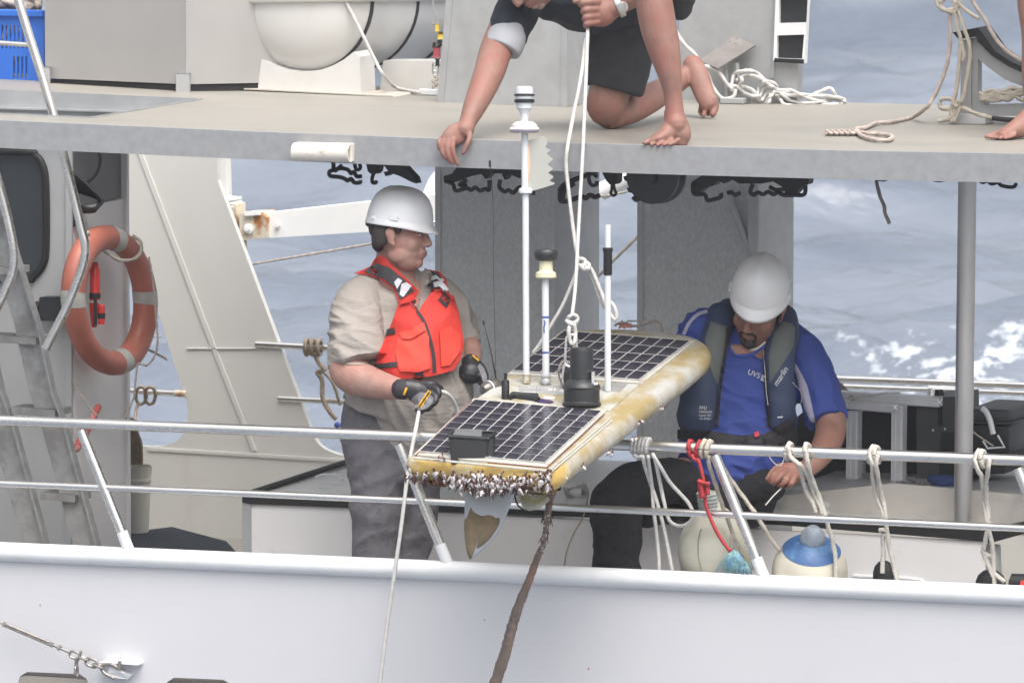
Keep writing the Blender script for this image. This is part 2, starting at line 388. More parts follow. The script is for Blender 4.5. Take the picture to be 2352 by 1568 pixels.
# far bulwark with the rising wing
YF = 3.6
def wing():
    bm = B()
    out = [(-900, 250), (497, 300), (500, 415)]+cu([(500, 415), (560, 575), (640, 790), (700, 950), (722, 1005), (745, 1030), (790, 1046), (840, 1052)], 3)+[(1200, 1066), (3200, 1160), (3200, 1700), (-900, 1500)]
    hole = [(240, 640)]+[(330, 640), (372, 742)]+[(395, 820), (430, 925)]+cu([(430, 925), (430, 975), (415, 1005), (380, 1022), (340, 1025)], 3)+[(240, 1020)]
    plateY(bm, out, [hole[::-1]], YF, .03)
    obj('far_bulwark', bm, cream, kind='structure', smooth=False)
    bm = B()
    for a, b, wd in (((318, 340), (490, 795), 9), ((490, 795), (585, 1035), 8), ((430, 800), (600, 800), 2), ((340, 1030), (800, 1058), 6), ((800, 1058), (1500, 1085), 6)):
        pa, pb = W(*a, YF), W(*b, YF); t = (pb-pa).normalized(); s = t.cross(Vector((0, 1, 0)))
        obox(bm, (pa+pb)/2+Vector((0, -.003, 0)), t, Vector((0, 1, 0)), s, (pb-pa).length/2, .0025, px(wd)*.8, .001)
    obj('bulwark_stiffener', bm, cream, kind='structure', smooth=False)
wing()
def seabehind(): pass

def haze():
    bm = B(); box(bm, (-9600, -9600, SEA-2.5), (9600, 9600, 9.0))
    m = bpy.data.materials.new('sea_haze'); m.use_nodes = True; n = m.node_tree.nodes; n.clear()
    o = n.new('ShaderNodeOutputMaterial'); v = n.new('ShaderNodeVolumePrincipled'); v.inputs['Color'].default_value = (.93, .95, 1, 1)
    v.inputs['Density'].default_value = .0011; v.inputs['Anisotropy'].default_value = .2
    m.node_tree.links.new(v.outputs[0], o.inputs['Volume'])
    obj('haze', bm, m, kind='stuff', smooth=False)
haze()
# ================================================================== columns, cabin, lockers, rails
def column(u0, u1, ub, vb, top, label, m2=aludk, seam=()):
    """square casing: front face u0..u1, foot at (ub,vb) on the roof, passing through the roof to the main deck"""
    Y0 = WR(ub, vb).y; x0 = W(u0, vb, Y0).x; x1 = W(u1, vb, Y0).x
    return Y0, x0, x1
YC = WR(1290, 245).y
def columns():
    # casing under the roof, left
    for (u0, u1, us, lab, ft) in ((1003, 1272, 1381, 'dark speckled grey casing behind the man in the orange vest', 0), (1467, 1745, 1831, 'dark speckled grey casing with a welded conduit behind the man in the blue shirt', 1)):
        x0, x1 = W(u0, 600, YC).x, W(u1, 600, YC).x
        # depth so that the right side face ends at us
        dy = px(us-u1, 1.5)/math.sin(PSI)
        t = thing('casing_column', lab, 'column', ((x0+x1)/2, YC, ZD), 'grey casings rising through the roof deck')
        zt = zr(0)-.035
        bm = B(); box(bm, (x0, YC, ZD), (x1, YC+.01, zt)); obj('front_panel', bm, aludk, t, smooth=False)
        bm = B(); box(bm, (x1-.01, YC+.0105, ZD), (x1, YC+dy, zt)); box(bm, (x0, YC+.0105, ZD), (x0+.01, YC+dy, zt)); box(bm, (x0+.011, YC+dy-.01, ZD), (x1-.011, YC+dy, zt)); obj('side_panel', bm, alup, t, smooth=False)
        bm = B(); box(bm, (x0-.004, YC-.006, ZD), (x0+.018, YC-.0005, zt)); obj('corner_trim', bm, alup, t, smooth=False)
        if ft:
            bm = B(); xa = W(1735, 600, YC).x; box(bm, (xa-.02, YC-.03, .6), (xa+.022, YC-.001, zt), .004)
            pipe(bm, [W(1672, 440, YC-.02), W(1700, 520, YC-.02), W(1722, 570, YC-.02), W(1738, 600, YC-.02)], px(8), 10, 4)
            obj('conduit', bm, alup, t)
    # above the roof
    x0, x1 = W(1003, 240, YC).x, W(1300, 240, YC).x
    t = thing('casing_trunk', 'pale grey metal trunk on the roof deck behind the leaning man arm', 'trunk', ((x0+x1)/2, YC, zr(x0)))
    bm = B(); a = [(1005, 237), (1300, 247), (1300, -260), (1046, -260)]
    bm2 = B(); plateY(bm2, a, [], YC, .012); obj('front_panel', bm2, alu, t, smooth=False)
    xr_ = W(1300, 247, YC).x
    box(bm, (xr_-.012, YC+.0125, zr(xr_)), (xr_, YC+.17, zr(xr_)+.8)); obj('side_panel', bm, alu, t, smooth=False)
    bm = B(); plateY(bm, [(1287, 246), (1302, 247), (1302, -260), (1296, -260)], [], YC-.004, .0035)
    plateY(bm, [(1004, 237), (1018, 238), (1062, -260), (1046, -260)], [], YC-.004, .0035); obj('corner_trim', bm, alu, t, smooth=False)
    bm = B(); p = W(1330, 110, YC+.15); box(bm, (p.x-.02, p.y-.01, p.z-.12), (p.x+.005, p.y+.01, p.z+.2), .002); obj('door_edge', bm, black, t)
    # right: pale cabinet with two square windows
    YK = WR(1835, 237).y
    t = thing('roof_cabinet', 'pale grey roof cabinet with two square dark windows beside the white rope pile', 'cabinet', W(1700, 236, YK))
    bm = B(); plateY(bm, [(1560, 237), (1830, 237), (1845, -260), (1560, -260)], [], YK, .06); obj('wall', bm, alu, t, smooth=False)
    bm = B(); plateY(bm, [(1770, 180), (1778, 180), (1790, -200), (1782, -200)], [], YK-.006, .0055); obj('seam_strip', bm, alu, t, smooth=False)
    bm = B()
    fr = [(1776, 140), (1848, 146), (1861, -130), (1786, -130)]
    holes = [[(1785, 82), (1847, 80), (1842, 136), (1784, 134)][::-1], [(1790, -5), (1856, -7), (1852, 52), (1789, 54)][::-1], [(1793, -90), (1860, -92), (1857, -32), (1792, -30)][::-1]]
    plateY(bm, fr, holes, YK-.03, .029); obj('window_frame', bm, whitep, t, smooth=False)
    for h in holes:
        bm = B(); plateY(bm, [(u, v) for u, v in h], [], YK-.012, .006); obj('window', bm, blackp, t, smooth=False)
    bm = B(); plateY(bm, [(1779, 134), (1845, 137), (1846, 147), (1777, 143)], [], YK-.036, .005); obj('lower_trim', bm, black, t, smooth=False)
columns()
# cabin at the left, front wall y=YB, right side face running back
YB = 1.55
def cabin():
    xc = W(165, 700, YB).x; zt = zr(xc)-.035
    dy = px(272-163, 1.8)/math.sin(PSI)
    bm = B()
    win = cu([(-330, 350), (40, 348), (80, 356), (100, 385), (106, 440), (106, 570), (98, 610), (75, 636), (40, 643), (-330, 640)], 3)
    plateY(bm, [(-1500, 200), (161, 330), (160, 1500), (-1500, 1500)], [win[::-1]], YB, .02); obj('cabin_wall', bm, cabp, kind='structure', smooth=False)
    bm = B(); plateY(bm, [(151, 330), (165, 330), (163, 1500), (149, 1500)], [], YB-.012, .0115); obj('cabin_corner_trim', bm, cabp, kind='structure', smooth=False)
    # side face (x = xc)
    bm = B(); zm = W(200, 480, YB).z; box(bm, (xc-.02, YB+.0205, 0), (xc, YB+dy, zm-.002)); obj('cabin_side_wall', bm, raftwhite, kind='structure', smooth=False)
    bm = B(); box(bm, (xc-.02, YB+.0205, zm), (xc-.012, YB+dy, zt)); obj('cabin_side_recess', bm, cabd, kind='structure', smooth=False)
    bm = B(); box(bm, (xc-.016, YB+dy, 0), (xc+.012, YB+dy+.02, zt)); obj('cabin_rear_edge', bm, locker, kind='structure', smooth=False)
    t = thing('cabin_window', 'rounded cabin window with a thick black rubber gasket behind the ladder', 'window', W(0, 640, YB))
    bm = B(); P = [W(u, v, YB-.008) for u, v in win]; sweep(bm, P+[P[0]], px(9), 8, False); obj('gasket', bm, black, t)
    bm = B(); plateY(bm, win, [], YB+.008, .005); obj('glass', bm, glassd, t, smooth=False)
    bm = B(); 
    plateY(bm, [(-300, 355), (36, 362), (38, 640), (-300, 640)], [], YB+.2, .01); obj('curtain', bm, cabd, t, smooth=False)
    bm = B(); box(bm, (W(-600, 500, YB).x, YB+dy-.03, 0), (xc-.03, YB+dy-.01, zt)); obj('cabin_inner_wall', bm, cabd, kind='structure', smooth=False)
    t = thing('door_latch', 'black box latch on the cabin wall behind the handrail', 'latch', W(120, 740, YB))
    bm = B(); plateY(bm, rrect(90, 682, 158, 737, 4), [], YB-.05, .049); obj('body', bm, blackp, t)
    bm = B(); lathe(bm, W(92, 706, YB-.03), Vector((-1, 0, 0)), [(px(14), 0), (px(16), .01), (px(12), .03), (px(5), .035)], 16); obj('knob', bm, black, t)
cabp = mat('cabin_paint', (.40, .41, .42), .5, var=.05, scale=4, bump=.0006, bscale=100)
raftwhite = mat('cabin_side_gelcoat', (.80, .78, .77), .4, var=.03, scale=4)
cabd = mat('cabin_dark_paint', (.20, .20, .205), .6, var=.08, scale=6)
glassd = mat('dark_window_glass', (.03, .035, .04), .08, var=.1, scale=3, spec=.6)
cabin()
YL = .88
def lockers():
    t = thing('deck_locker', 'long white deck locker with black edge trim under the standing and seated men', 'locker', W(1200, 1500, YL))
    x0 = W(575, 1200, YL).x; x1 = W(2600, 1200, YL).x
    ztp = lambda u, v: W(u, v, YL).z
    # front panel, top follows the photo's slope (constant z in the ship)
    z1 = ztp(576, 1140); zr_ = ztp(2200, 1232)
    bm = B(); plateY(bm, [(577, 1153), (2262, 1243), (2262, 1900), (577, 1900)], [], YL, .012); obj('front_panel', bm, locker, t, smooth=False)
    bm = B(); plateY(bm, [(556, 1142), (576, 1143), (576, 1900), (559, 1900)], [], YL-.006, .03); obj('corner_post', bm, alu, t, smooth=False)
    bm = B(); plateY(bm, [(556, 1139), (1790, 1184), (2262, 1218), (2262, 1243), (1790, 1205), (576, 1157), (556, 1153)], [], YL-.012, .02); obj('edge_trim', bm, black, t, smooth=False)
    bm = B(); zz = W(1200, 1162, YL).z
    A = []
    for u, v in ((556, 1139), (1200, 1162), (1790, 1184), (2262, 1218)):
        p = W(u, v, YL); A.append((p, Vector((p.x, 2.1, p.z+.02))))
    f = [[bm.verts.new(q) for q in (a, b, b-Vector((0, 0, .02)), a-Vector((0, 0, .02)))] for a, b in A]
    for a, b in zip(f, f[1:]):
        for k in range(4): bm.faces.new((a[k], a[(k+1) % 4], b[(k+1) % 4], b[k]))
    bm.faces.new(f[0]); bm.faces.new(f[-1][::-1])
    obj('top', bm, locktop, t, smooth=False)
    # gasket line along the far left of the lid and lifting handle
    bm = B(); P = [Vector((W(556, 1139, YL).x+.03, YL+.02, z1+.012)), Vector((W(556, 1139, YL).x+.05, 2.05, z1+.034))]
    a, b = W(600, 1120, 1.15), W(800, 1094, 2.0)
    pipe(bm, [Vector((P[0].x, P[0].y, P[0].z)), Vector((P[1].x+.0, P[1].y, P[1].z))], .011, 8)
    obj('lid_gasket', bm, black, t)
    bm = B(); h = Z(752, 1099, z1+.035); pipe(bm, [h+Vector((-.05, .0, .0)), h+Vector((-.03, .02, .012)), h+Vector((.03, .02, .012)), h+Vector((.06, 0, 0))], .004, 8, 4); obj('lid_handle', bm, alup, t)
    bm = B(); h = Z(880, 1117, z1+.02); 
    obj_ = None
    # recessed door outline on the right of the front panel
    bm = B(); P = [W(u, v, YL-.008) for u, v in ((1960, 1322), (2085, 1328), (2118, 1332), (2130, 1348), (2132, 1420))]; sweep(bm, P, px(5), 8); obj('hatch_frame', bm, whitep, t)
    bm = B(); plateY(bm, [(1962, 1330), (2085, 1336), (2112, 1342), (2120, 1380), (2120, 1600), (1962, 1600)], [], YL-.004, .0035); obj('hatch_door', bm, mat('reddish_dark', (.25, .06, .05), .6), t, smooth=False)
    # raised equipment tray, right
    t2 = thing('equipment_tray', 'grey aluminium tray on the locker holding the profile frame and black cases', 'tray', W(2100, 1200, 1.0))
    bm = B(); plateY(bm, [(1793, 1138), (1795, 1190), (2264, 1224), (2500, 1240), (2500, 1150), (2050, 1110)], [], 1.02, .02); obj('front_wall', bm, creamd, t2, smooth=False)
    bm = B(); A = [W(1790, 1135, 1.0), W(2150, 1118, 1.0), W(2500, 1150, 1.0)]
    z = W(2100, 1140, 1.02).z
    box(bm, (W(1795, 1140, 1.02).x, 1.045, z-.03), (W(2700, 1140, 1.02).x, 2.3, z)); obj('floor_sheet', bm, alu, t2, smooth=False)
    bm = B(); a, b = W(1884, 1162, 1.0), W(2045, 1128, 1.25)
    for o in (0, -.028): pipe(bm, [a+Vector((0, 0, o)), b+Vector((0, 0, o))], .013, 4)
    obj('profile_rail', bm, aluprof, t2, smooth=False)
    bm = B(); plateY(bm, [(2262, 1219), (2352, 1200), (2600, 1190), (2600, 1215), (2352, 1225), (2270, 1248)], [], YL-.01, .1); obj('corner_trim', bm, black, t2, smooth=False)
    bm = B(); plateY(bm, [(2250, 1250), (2292, 1252), (2300, 1420), (2258, 1420)], [], YL+.03, .03); obj('support_leg', bm, alu, t2, smooth=False)
locktop = mat('locker_top', (.60, .60, .585), .4, var=.06, scale=4, bump=.001, bscale=30, col2=(.42, .41, .38), s2=4, lo=.58, hi=.7)
creamd = mat('worn_cream_panel', (.52, .49, .45), .5, var=.07, scale=5, col2=(.40, .38, .36), s2=5, lo=.5, hi=.7)
aluprof = mat('extruded_profile', (.78, .79, .81), .4, .35, var=.08, scale=10)
lockers()
# railings
def rails():
    t = thing('front_railing', 'stainless steel railing on the white bulwark in front of the men', 'railing', W(1176, 1300, 0))
    bm = B(); pipe(bm, [W(8, 965, 0), W(572, 987, 0), W(1176, 1011, 0), W(1715, 1033, 0), W(2352, 1057, 0), W(3000, 1082, 0)], px(12.5), 20); obj('top_rail', bm, steel, t)
    bm = B(); pipe(bm, [W(-400, 947, 0), W(8, 965, 0)], px(12.3), 20); obj('top_rail', bm, steel, t)
    bm = B(); pipe(bm, [W(-400, 1090, 0), W(0, 1110, 0), W(572, 1133, 0), W(1176, 1160, 0), W(1715, 1183, 0), W(2352, 1213, 0), W(3000, 1240, 0)], px(8.5), 18); obj('middle_rail', bm, steel, t)
    for (a, b) in (((186, 988), (300, 1272)), ((917, 1020), (1031, 1300)), ((1642, 1045), (1758, 1333)), ((2338, 1075), (2450, 1366)), ((-560, 955), (-455, 1235))):
        pa, pb = W(*a, .0), W(*b, .0); q = pa.lerp(pb, .83)
        bm = B(); pipe(bm, [pa, q], px(12), 18); obj('stanchion', bm, steel, t)
        bm = B(); pipe(bm, [q-(pb-pa).normalized()*.004, pb], px(13.5), 18); obj('stanchion_socket', bm, whitep, t)
    t = thing('far_railing', 'stainless railing on the far side of the ship with ropes knotted to it', 'railing', W(900, 1040, YF))
    bm = B(); pipe(bm, [W(588, 790, YF), W(760, 799, YF), W(1600, 840, YF), W(1880, 868, YF), W(2352, 885, YF), W(3000, 910, YF)], px(9), 16); obj('top_rail', bm, steel, t)
    bm = B(); pipe(bm, [W(1880, 885, YF+.05), W(2352, 903, YF+.05), W(3000, 928, YF+.05)], px(7), 16); obj('top_rail', bm, steel, t)
    bm = B(); pipe(bm, [W(640, 915, YF), W(800, 923, YF), W(1600, 965, YF), W(2352, 1028, YF), W(3000, 1060, YF)], px(8), 16); obj('lower_rail', bm, steel, t)
    bm = B(); pipe(bm, [W(2137, 892, YF), W(2137, 1090, YF)], px(9), 16); obj('stanchion', bm, steel, t)
    t = thing('bulwark_window_rail', 'short stainless rail across the cutout in the cream bulwark', 'rail', W(340, 900, YF))
    bm = B(); pipe(bm, [W(262, 895, YF), W(408, 903, YF)], px(8), 14); obj('rail', bm, steel, t)
    bm = B(); pipe(bm, [W(402, 902, YF-.002), W(428, 905, YF-.004)], px(9), 12); obj('rusted_end', bm, rusty, t)
    bm = B(); pipe(bm, [W(262, 768, YF+.1), W(372, 772, YF+.1)], px(3), 8); obj('upper_wire', bm, steel, t)
    # roof support post
    p0, p1 = W(2222, 417, .42), W(2211, 1196, .95)
    t = thing('roof_post', 'round stainless post holding up the roof at the right', 'post', Vector((p0.x, .5, .7)))
    Yp = .92
    bm = B(); pipe(bm, [W(2222, 417, Yp), W(2211, 1200, Yp)], px(21.5), 28); obj('tube', bm, steelp, t)
    bm = B(); lathe(bm, W(2210, 1204, Yp), Vector((0, 0, 1)), [(px(30), 0), (px(30), .004), (px(23), .012)], 24); obj('foot_flange', bm, steelp, t)
rails()
# ================================================================== the wave-powered float hanging over the rail
hullm = mat('float_fibreglass', (.42, .42, .40), .45, var=.06, scale=6, bump=.002, bscale=30, col2=(.31, .24, .115), s2=5.5, lo=.40, hi=.60)
yell = mat('slimed_yellow_bow', (.44, .30, .085), .5, var=.12, scale=14, bump=.003, bscale=45, col2=(.50, .45, .30), s2=9, lo=.52, hi=.66)
deckm = mat('float_deck', (.44, .44, .41), .4, var=.08, scale=8, bump=.001, bscale=60, col2=(.33, .27, .14), s2=7, lo=.45, hi=.62)
framem = mat('panel_frame', (.46, .45, .41), .4, var=.08, scale=12, col2=(.30, .17, .10), s2=16, lo=.58, hi=.64)
olive = mat('slimed_olive', (.26, .24, .13), .6, var=.15, scale=12, bump=.002, bscale=50, col2=(.42, .36, .20), s2=7, lo=.5, hi=.65)
cellm = mat('solar_cell', (.026, .025, .040), .2, var=.2, scale=9, coat=.5, col2=(.065, .062, .070), s2=5, lo=.5, hi=.75)
backm = mat('solar_backing', (.42, .42, .42), .3, var=.1, scale=20, coat=.3)
shell = mat('barnacle_shell', (.50, .47, .46), .35, var=.35, scale=90, col2=(.18, .15, .18), s2=60, lo=.55, hi=.62)
stalk = mat('barnacle_stalk', (.09, .035, .03), .45, var=.3, scale=60)
mastw = mat('mast_white', (.60, .62, .64), .35, var=.05, scale=10, bump=.0004, bscale=60)
crm = mat('ivory_plastic', (.68, .64, .45), .4, var=.06, scale=12)
finm = mat('rudder_paint', (.46, .49, .52), .4, var=.06, scale=8)
finb = mat('rudder_growth', (.20, .15, .09), .8, var=.25, scale=25, bump=.003, bscale=70)
Ro = V(1104, 1060, -.85); Fo = V(1465, 774, .45)
sx = (Fo-Ro); LB = sx.length; sx.normalize()
_t = V(1267, 1078, -.85)-V(941, 1044, -.85); dd = -(_t.dot(sx))/LK.dot(sx)
tx = (_t+LK*dd); tx = (tx-sx*tx.dot(sx)).normalized(); nx_ = tx.cross(sx).normalized()
if nx_.z < 0: nx_ = -nx_
def DKp(u, v, h=0.0):                                     # photo point on the deck plane -> (along, across)
    r = ray(u, v); o = Ro+nx_*h; k = (o-CP).dot(nx_)/r.dot(nx_); p = CP+r*k-Ro; return p.dot(sx), p.dot(tx)
def L3(s, t, h=0.0): return Ro+sx*s+tx*t+nx_*h
def DW(u, v, h=0.0): s, t = DKp(u, v, h); return L3(s, t, h)
FL = thing('wave_powered_float', 'yellowed fibreglass float with solar panels, masts and barnacles hanging over the rail', 'ocean drone', L3(LB/2, 0, -.1))
outline_px = [(941, 1044), (1000, 1000), (1074, 938), (1145, 876), (1185, 844), (1240, 797), (1285, 768), (1330, 757), (1400, 755), (1464, 756), (1530, 762), (1580, 770), (1612, 782), (1626, 800), (1618, 820), (1590, 842), (1480, 925), (1390, 995), (1320, 1046), (1290, 1070), (1262, 1082), (1230, 1079), (1125, 1066), (1000, 1052), (955, 1050)]
OUT = [DKp(u, v) for u, v in outline_px]
def hullbody():
    bm = B(); n = len(OUT); c = (sum(p[0] for p in OUT)/n, sum(p[1] for p in OUT)/n)
    P = cr(OUT+[OUT[0]], 4)[:-1]; N = len(P)
    prof = [(-.010, .0), (.003, -.012), (.012, -.032), (.010, -.055), (-.012, -.078), (-.05, -.095), (-.12, -.102)]
    rings = []
    for off, h in prof:
        rg = []
        for i, p in enumerate(P):
            a = Vector(P[i-1]); b = Vector(P[(i+1) % N]); t = (b-a).normalized(); nn = Vector((t.y, -t.x))
            if nn.dot(Vector(p)-Vector(c)) < 0: nn = -nn
            q = Vector(p)+nn*off
            hh = h*(1-.25*max(0, (p[0]-LB*.8)/(LB*.25)))
            rg.append(bm.verts.new(L3(q.x, q.y, hh)))
        rings.append(rg)
    for a, b in zip(rings, rings[1:]):
        for k in range(N):
            f = bm.faces.new((a[k], a[(k+1) % N], b[(k+1) % N], b[k]))
            s = (P[k][0]); f.material_index = 1 if s < .085+.02*math.sin(P[k][1]*30) else (2 if s > LB-.05 and P[k][1] < .12 else 0)
    f = bm.faces.new(rings[-1]); f.material_index = 0
    f = bm.faces.new(rings[0][::-1]); f.material_index = 0
    o = obj('hull', bm, [hullm, yell, olive], FL, auto=60)
hullbody()
def quad(ps, h0, h1, m, name, parent, r=.006, to=None):
    """slab on the deck from photo corners"""
    q = [DKp(u, v) for u, v in ps]; bm = B()
    plate(bm, [(a, b) for a, b in q], [], lambda p: L3(p[0], p[1], h1), nx_*(h0-h1)); return obj(name, bm, m, parent, smooth=False)
def shr(ps, k):
    cx = sum(p[0] for p in ps)/len(ps); cy = sum(p[1] for p in ps)/len(ps); return [(cx+(p[0]-cx)*k, cy+(p[1]-cy)*k) for p in ps]
near = [(1090, 924), (1383, 950), (1252, 1068), (963, 1042)]
far = [(1296, 766), (1586, 789), (1468, 878), (1176, 857)]
# raised frames, deck plates
quad([(1088, 918), (1394, 945), (1258, 1076), (950, 1047)], -.004, .006, framem, 'panel_frame', FL)
quad([(1296, 760), (1597, 786), (1474, 884), (1166, 862)], -.004, .006, framem, 'panel_frame', FL)
quad([(1176, 864), (1468, 885), (1400, 946), (1096, 917)], -.004, .004, deckm, 'deck_plate', FL)
def panel(cs, cols, rows):
    q = [Vector(DKp(*p)) for p in cs]                     # far-left, far-right, near-right, near-left
    bm = B(); plate(bm, [tuple(x) for x in q], [], lambda p: L3(p[0], p[1], .010), nx_*-.003); pn = obj('solar_panel', bm, backm, FL, smooth=False)
    first = None
    def bl(a, b): return (q[0]*(1-a)+q[1]*a)*(1-b)+(q[3]*(1-a)+q[2]*a)*b
    for i in range(cols):
        for j in range(rows):
            ga, gb = .045/cols*1.6, .05/rows*1.5
            c4 = [bl(i/cols+ga*(1 if k in (0, 3) else 0)-(0 if k in (0, 3) else ga)+(0 if k in (0, 3) else 1/cols), (j/rows+gb) if k < 2 else ((j+1)/rows-gb)) for k in range(4)]
            cen = sum(c4, Vector((0, 0)))/4
            if first is None:
                bm = B(); plate(bm, [tuple(x) for x in c4], [], lambda p: L3(p[0], p[1], .0125), nx_*-.002)
                first = obj('solar_cell', bm, cellm, pn, smooth=False); base = cen.copy(); fb = WL[first.name].copy()
            else:
                off = sx*(cen.x-base.x)+tx*(cen.y-base.y)
                again(first, pn, Matrix.Translation(fb+off))
panel(near, 9, 9); panel(far, 9, 5)
# dull line strips between panel edge and rim (dark red seam)
seam = mat('dark_red_seam', (.16, .06, .05), .7, var=.4, scale=60)
bm = B()
for a, b in (((1388, 951), (1257, 1072)), ((1257, 1074), (1120, 1062)), ((955, 1045), (1084, 920))): sweep(bm, [DW(*a, .007), DW(*b, .007)], .0022, 6)
obj('seam', bm, seam, FL)
bm = B()
for k in range(2):
    for a, b in (((1262+k*5, 1079+k*3), (1400+k*6, 962+k*3)),): sweep(bm, [DW(*a, .003), DW(*b, .003)], .0035, 6)
sweep(bm, [DW(948, 1051, .001), DW(1120, 1068, .001), DW(1262, 1082, .001)], .004, 6)
obj('rim_bead', bm, framem, FL)
# wells and name decal on the centre deck
quad([(1205, 866), (1300, 872), (1262, 893), (1160, 884)], .0035, .0045, mat('deck_well', (.36, .35, .30), .6, var=.2, scale=14), 'mast_well', FL)
quad([(1392, 880), (1442, 884), (1424, 903), (1378, 899)], .0035, .005, mat('deck_recess', (.24, .24, .24), .6, var=.2, scale=14), 'recess', FL)
quad([(1190, 888), (1302, 889), (1310, 905), (1290, 911), (1192, 900)], .0035, .0055, mat('decal_grey', (.30, .30, .30), .4, var=.2, scale=50), 'name_decal', FL)
def text_on(s, size, to3, mat_, name, parent, off, font_bold=False):
    """flat lettering: to3 maps text-space x,y to a point on the surface"""
    cu_ = bpy.data.curves.new('t', 'FONT'); cu_.body = s; cu_.size = size; cu_.align_x = 'LEFT'; cu_.offset = .012*size if font_bold else 0
    to = bpy.data.objects.new('t', cu_); sc.collection.objects.link(to); dg = bpy.context.evaluated_depsgraph_get()
    me = bpy.data.meshes.new_from_object(to.evaluated_get(dg)); bpy.data.objects.remove(to)
    bm = B(); bm.from_mesh(me); bmesh.ops.triangulate(bm, faces=bm.faces[:])
    bmesh.ops.subdivide_edges(bm, edges=[e for e in bm.edges if e.calc_length() > size*.35], cuts=1)
    for v in bm.verts: v.co = to3(v.co.x, v.co.y)
    return obj(name, bm, mat_, parent, smooth=False)
lett = mat('white_lettering', (.72, .72, .72), .5, var=.05)
text_on('81 5', 1, lambda x, y: L3(*DKp(1258+x*21.0-y*-3, 901-y*9+x*1.0), .0065), lett, 'lettering', FL, 0)
bm = B()
for k in range(9): bm2_ = [DW(1206+k*4.6, 899.5+k*.25, .0062), DW(1209+k*4.6, 899.6+k*.25, .0062)]; sweep(bm, bm2_, .0011, 5)
for k in range(11): bm2_ = [DW(1212+k*7.6, 889+k*.35, .0062), DW(1216+k*7.6, 889.2+k*.35, .0062)]; sweep(bm, bm2_, .0009, 5)
obj('fine_print', bm, lett, FL)
# masts
def mast(u, v0, v1, r, m, name, parent, base=True, top=None):
    f = DW(u[0], v0, .004); d = D(f); p = V(u[1], v1, d); bm = B(); sweep(bm, [f, p], px(r, d), 18); return obj(name, bm, m, parent), f, d
_, f, d = mast((1209, 1207), 881, 440, 7.6, mastw, 'tall_mast', FL)
bm = B(); sweep(bm, [f, f+(V(1209, 860, d)-f)], px(9.3), 18); obj('mast_socket', bm, mat('rusty_collar', (.30, .24, .16), .7, var=.3, scale=40, col2=(.45, .43, .38), s2=30), FL)
ax = UP; ws = lambda u, v: V(u, v, d)
bm = B(); lathe(bm, ws(1207, 444), ax, [(px(8), -.002), (px(15), 0), (px(16), px(6)), (px(14), px(12)), (px(7), px(13))]); obj('mast_collar', bm, mastw, FL)
bm = B(); sweep(bm, [ws(1206, 444), ws(1205, 305)], px(8), 16); obj('mast_upper', bm, mastw, FL)
bm = B(); sweep(bm, [ws(1207, 322), ws(1211, 350), ws(1213, 380), ws(1209, 410), ws(1208, 438)], px(5.5), 8); obj('copper_antenna_strip', bm, mat('salmon_strip', (.75, .45, .33), .5, var=.1), FL)
flag = [(1210, 325), (1225, 322), (1245, 314), (1252, 317), (1257, 322), (1254, 333), (1249, 338), (1258, 345), (1250, 352), (1262, 360), (1254, 369), (1269, 377), (1260, 386), (1271, 393), (1261, 401), (1273, 408), (1265, 415), (1275, 422), (1244, 434), (1214, 441)]
flag = [(1210, 325), (1230, 319), (1248, 313), (1257, 319), (1257, 330), (1252, 338), (1265, 345), (1255, 353), (1271, 366), (1257, 377), (1271, 388), (1259, 397), (1272, 406), (1262, 415), (1276, 422), (1250, 431), (1214, 441)]
fm = mat('translucent_fin', (.52, .53, .49), .5, var=.03, trans=.35)
bm = B(); g = lambda l: [(a, b) for a, b in l]; plate(bm, g(flag), [], lambda p: ws(p[0], p[1]), LK*.002); obj('radar_fin', bm, fm, FL, smooth=False)
bm = B(); lathe(bm, ws(1204.5, 306), ax, [(px(24), 0), (px(31), px(3)), (px(32), px(9)), (px(30), px(19)), (px(22), px(26)), (px(9), px(28))], 36); obj('light_disc', bm, mat('clear_lens', (.62, .62, .60), .15, var=.1, scale=30, coat=.5), FL)
bm = B(); lathe(bm, ws(1204.5, 304), ax, [(px(30), 0), (px(33), px(1)), (px(33), px(4.5)), (px(31), px(5))], 36); obj('lens_rim', bm, mat('mauve_rim', (.20, .16, .22), .5), FL)
bm = B()
for k in range(26):
    a = 2*math.pi*k/26; s_, u_ = frame(ax); c = ws(1204.5, 296)+(s_*math.cos(a)+u_*math.sin(a))*px(31.3); lathe(bm, c-ax*px(2.8), ax, [(px(1.4), 0), (px(2.6), px(1.5)), (px(2.6), px(4)), (px(1), px(5.6))], 8)
obj('led_ring', bm, mat('led_white', (.85, .85, .82), .2, var=.02), FL)
bm = B(); lathe(bm, ws(1204.5, 279), ax, [(px(9), 0), (px(9.5), px(14)), (px(13), px(24)), (px(15), px(26)), (px(16), px(28)), (px(18.5), px(30)), (px(18.5), px(42))], 28); obj('weather_sensor_body', bm, mastw, FL)
bm = B(); lathe(bm, ws(1204.5, 237), ax, [(px(18), 0), (px(23), px(1)), (px(24), px(7)), (px(19), px(10)), (px(19), px(15)), (px(24), px(17)), (px(24), px(20)), (px(18), px(22))][:], 28)
for v in list(bm.verts): pass
obj('sensor_ring', bm, blackp, FL)
bm = B(); lathe(bm, ws(1204.5, 243), ax, [(px(19), 0), (px(20.5), px(20)), (px(20.5), px(36)), (px(19), px(42)), (px(13), px(44.5)), (px(3), px(45))], 28); obj('weather_sensor_cap', bm, mastw, FL)
bm = B(); sweep(bm, [ws(1201, 292), ws(1200, 276)], px(2.2), 8); obj('bracket', bm, black, FL)
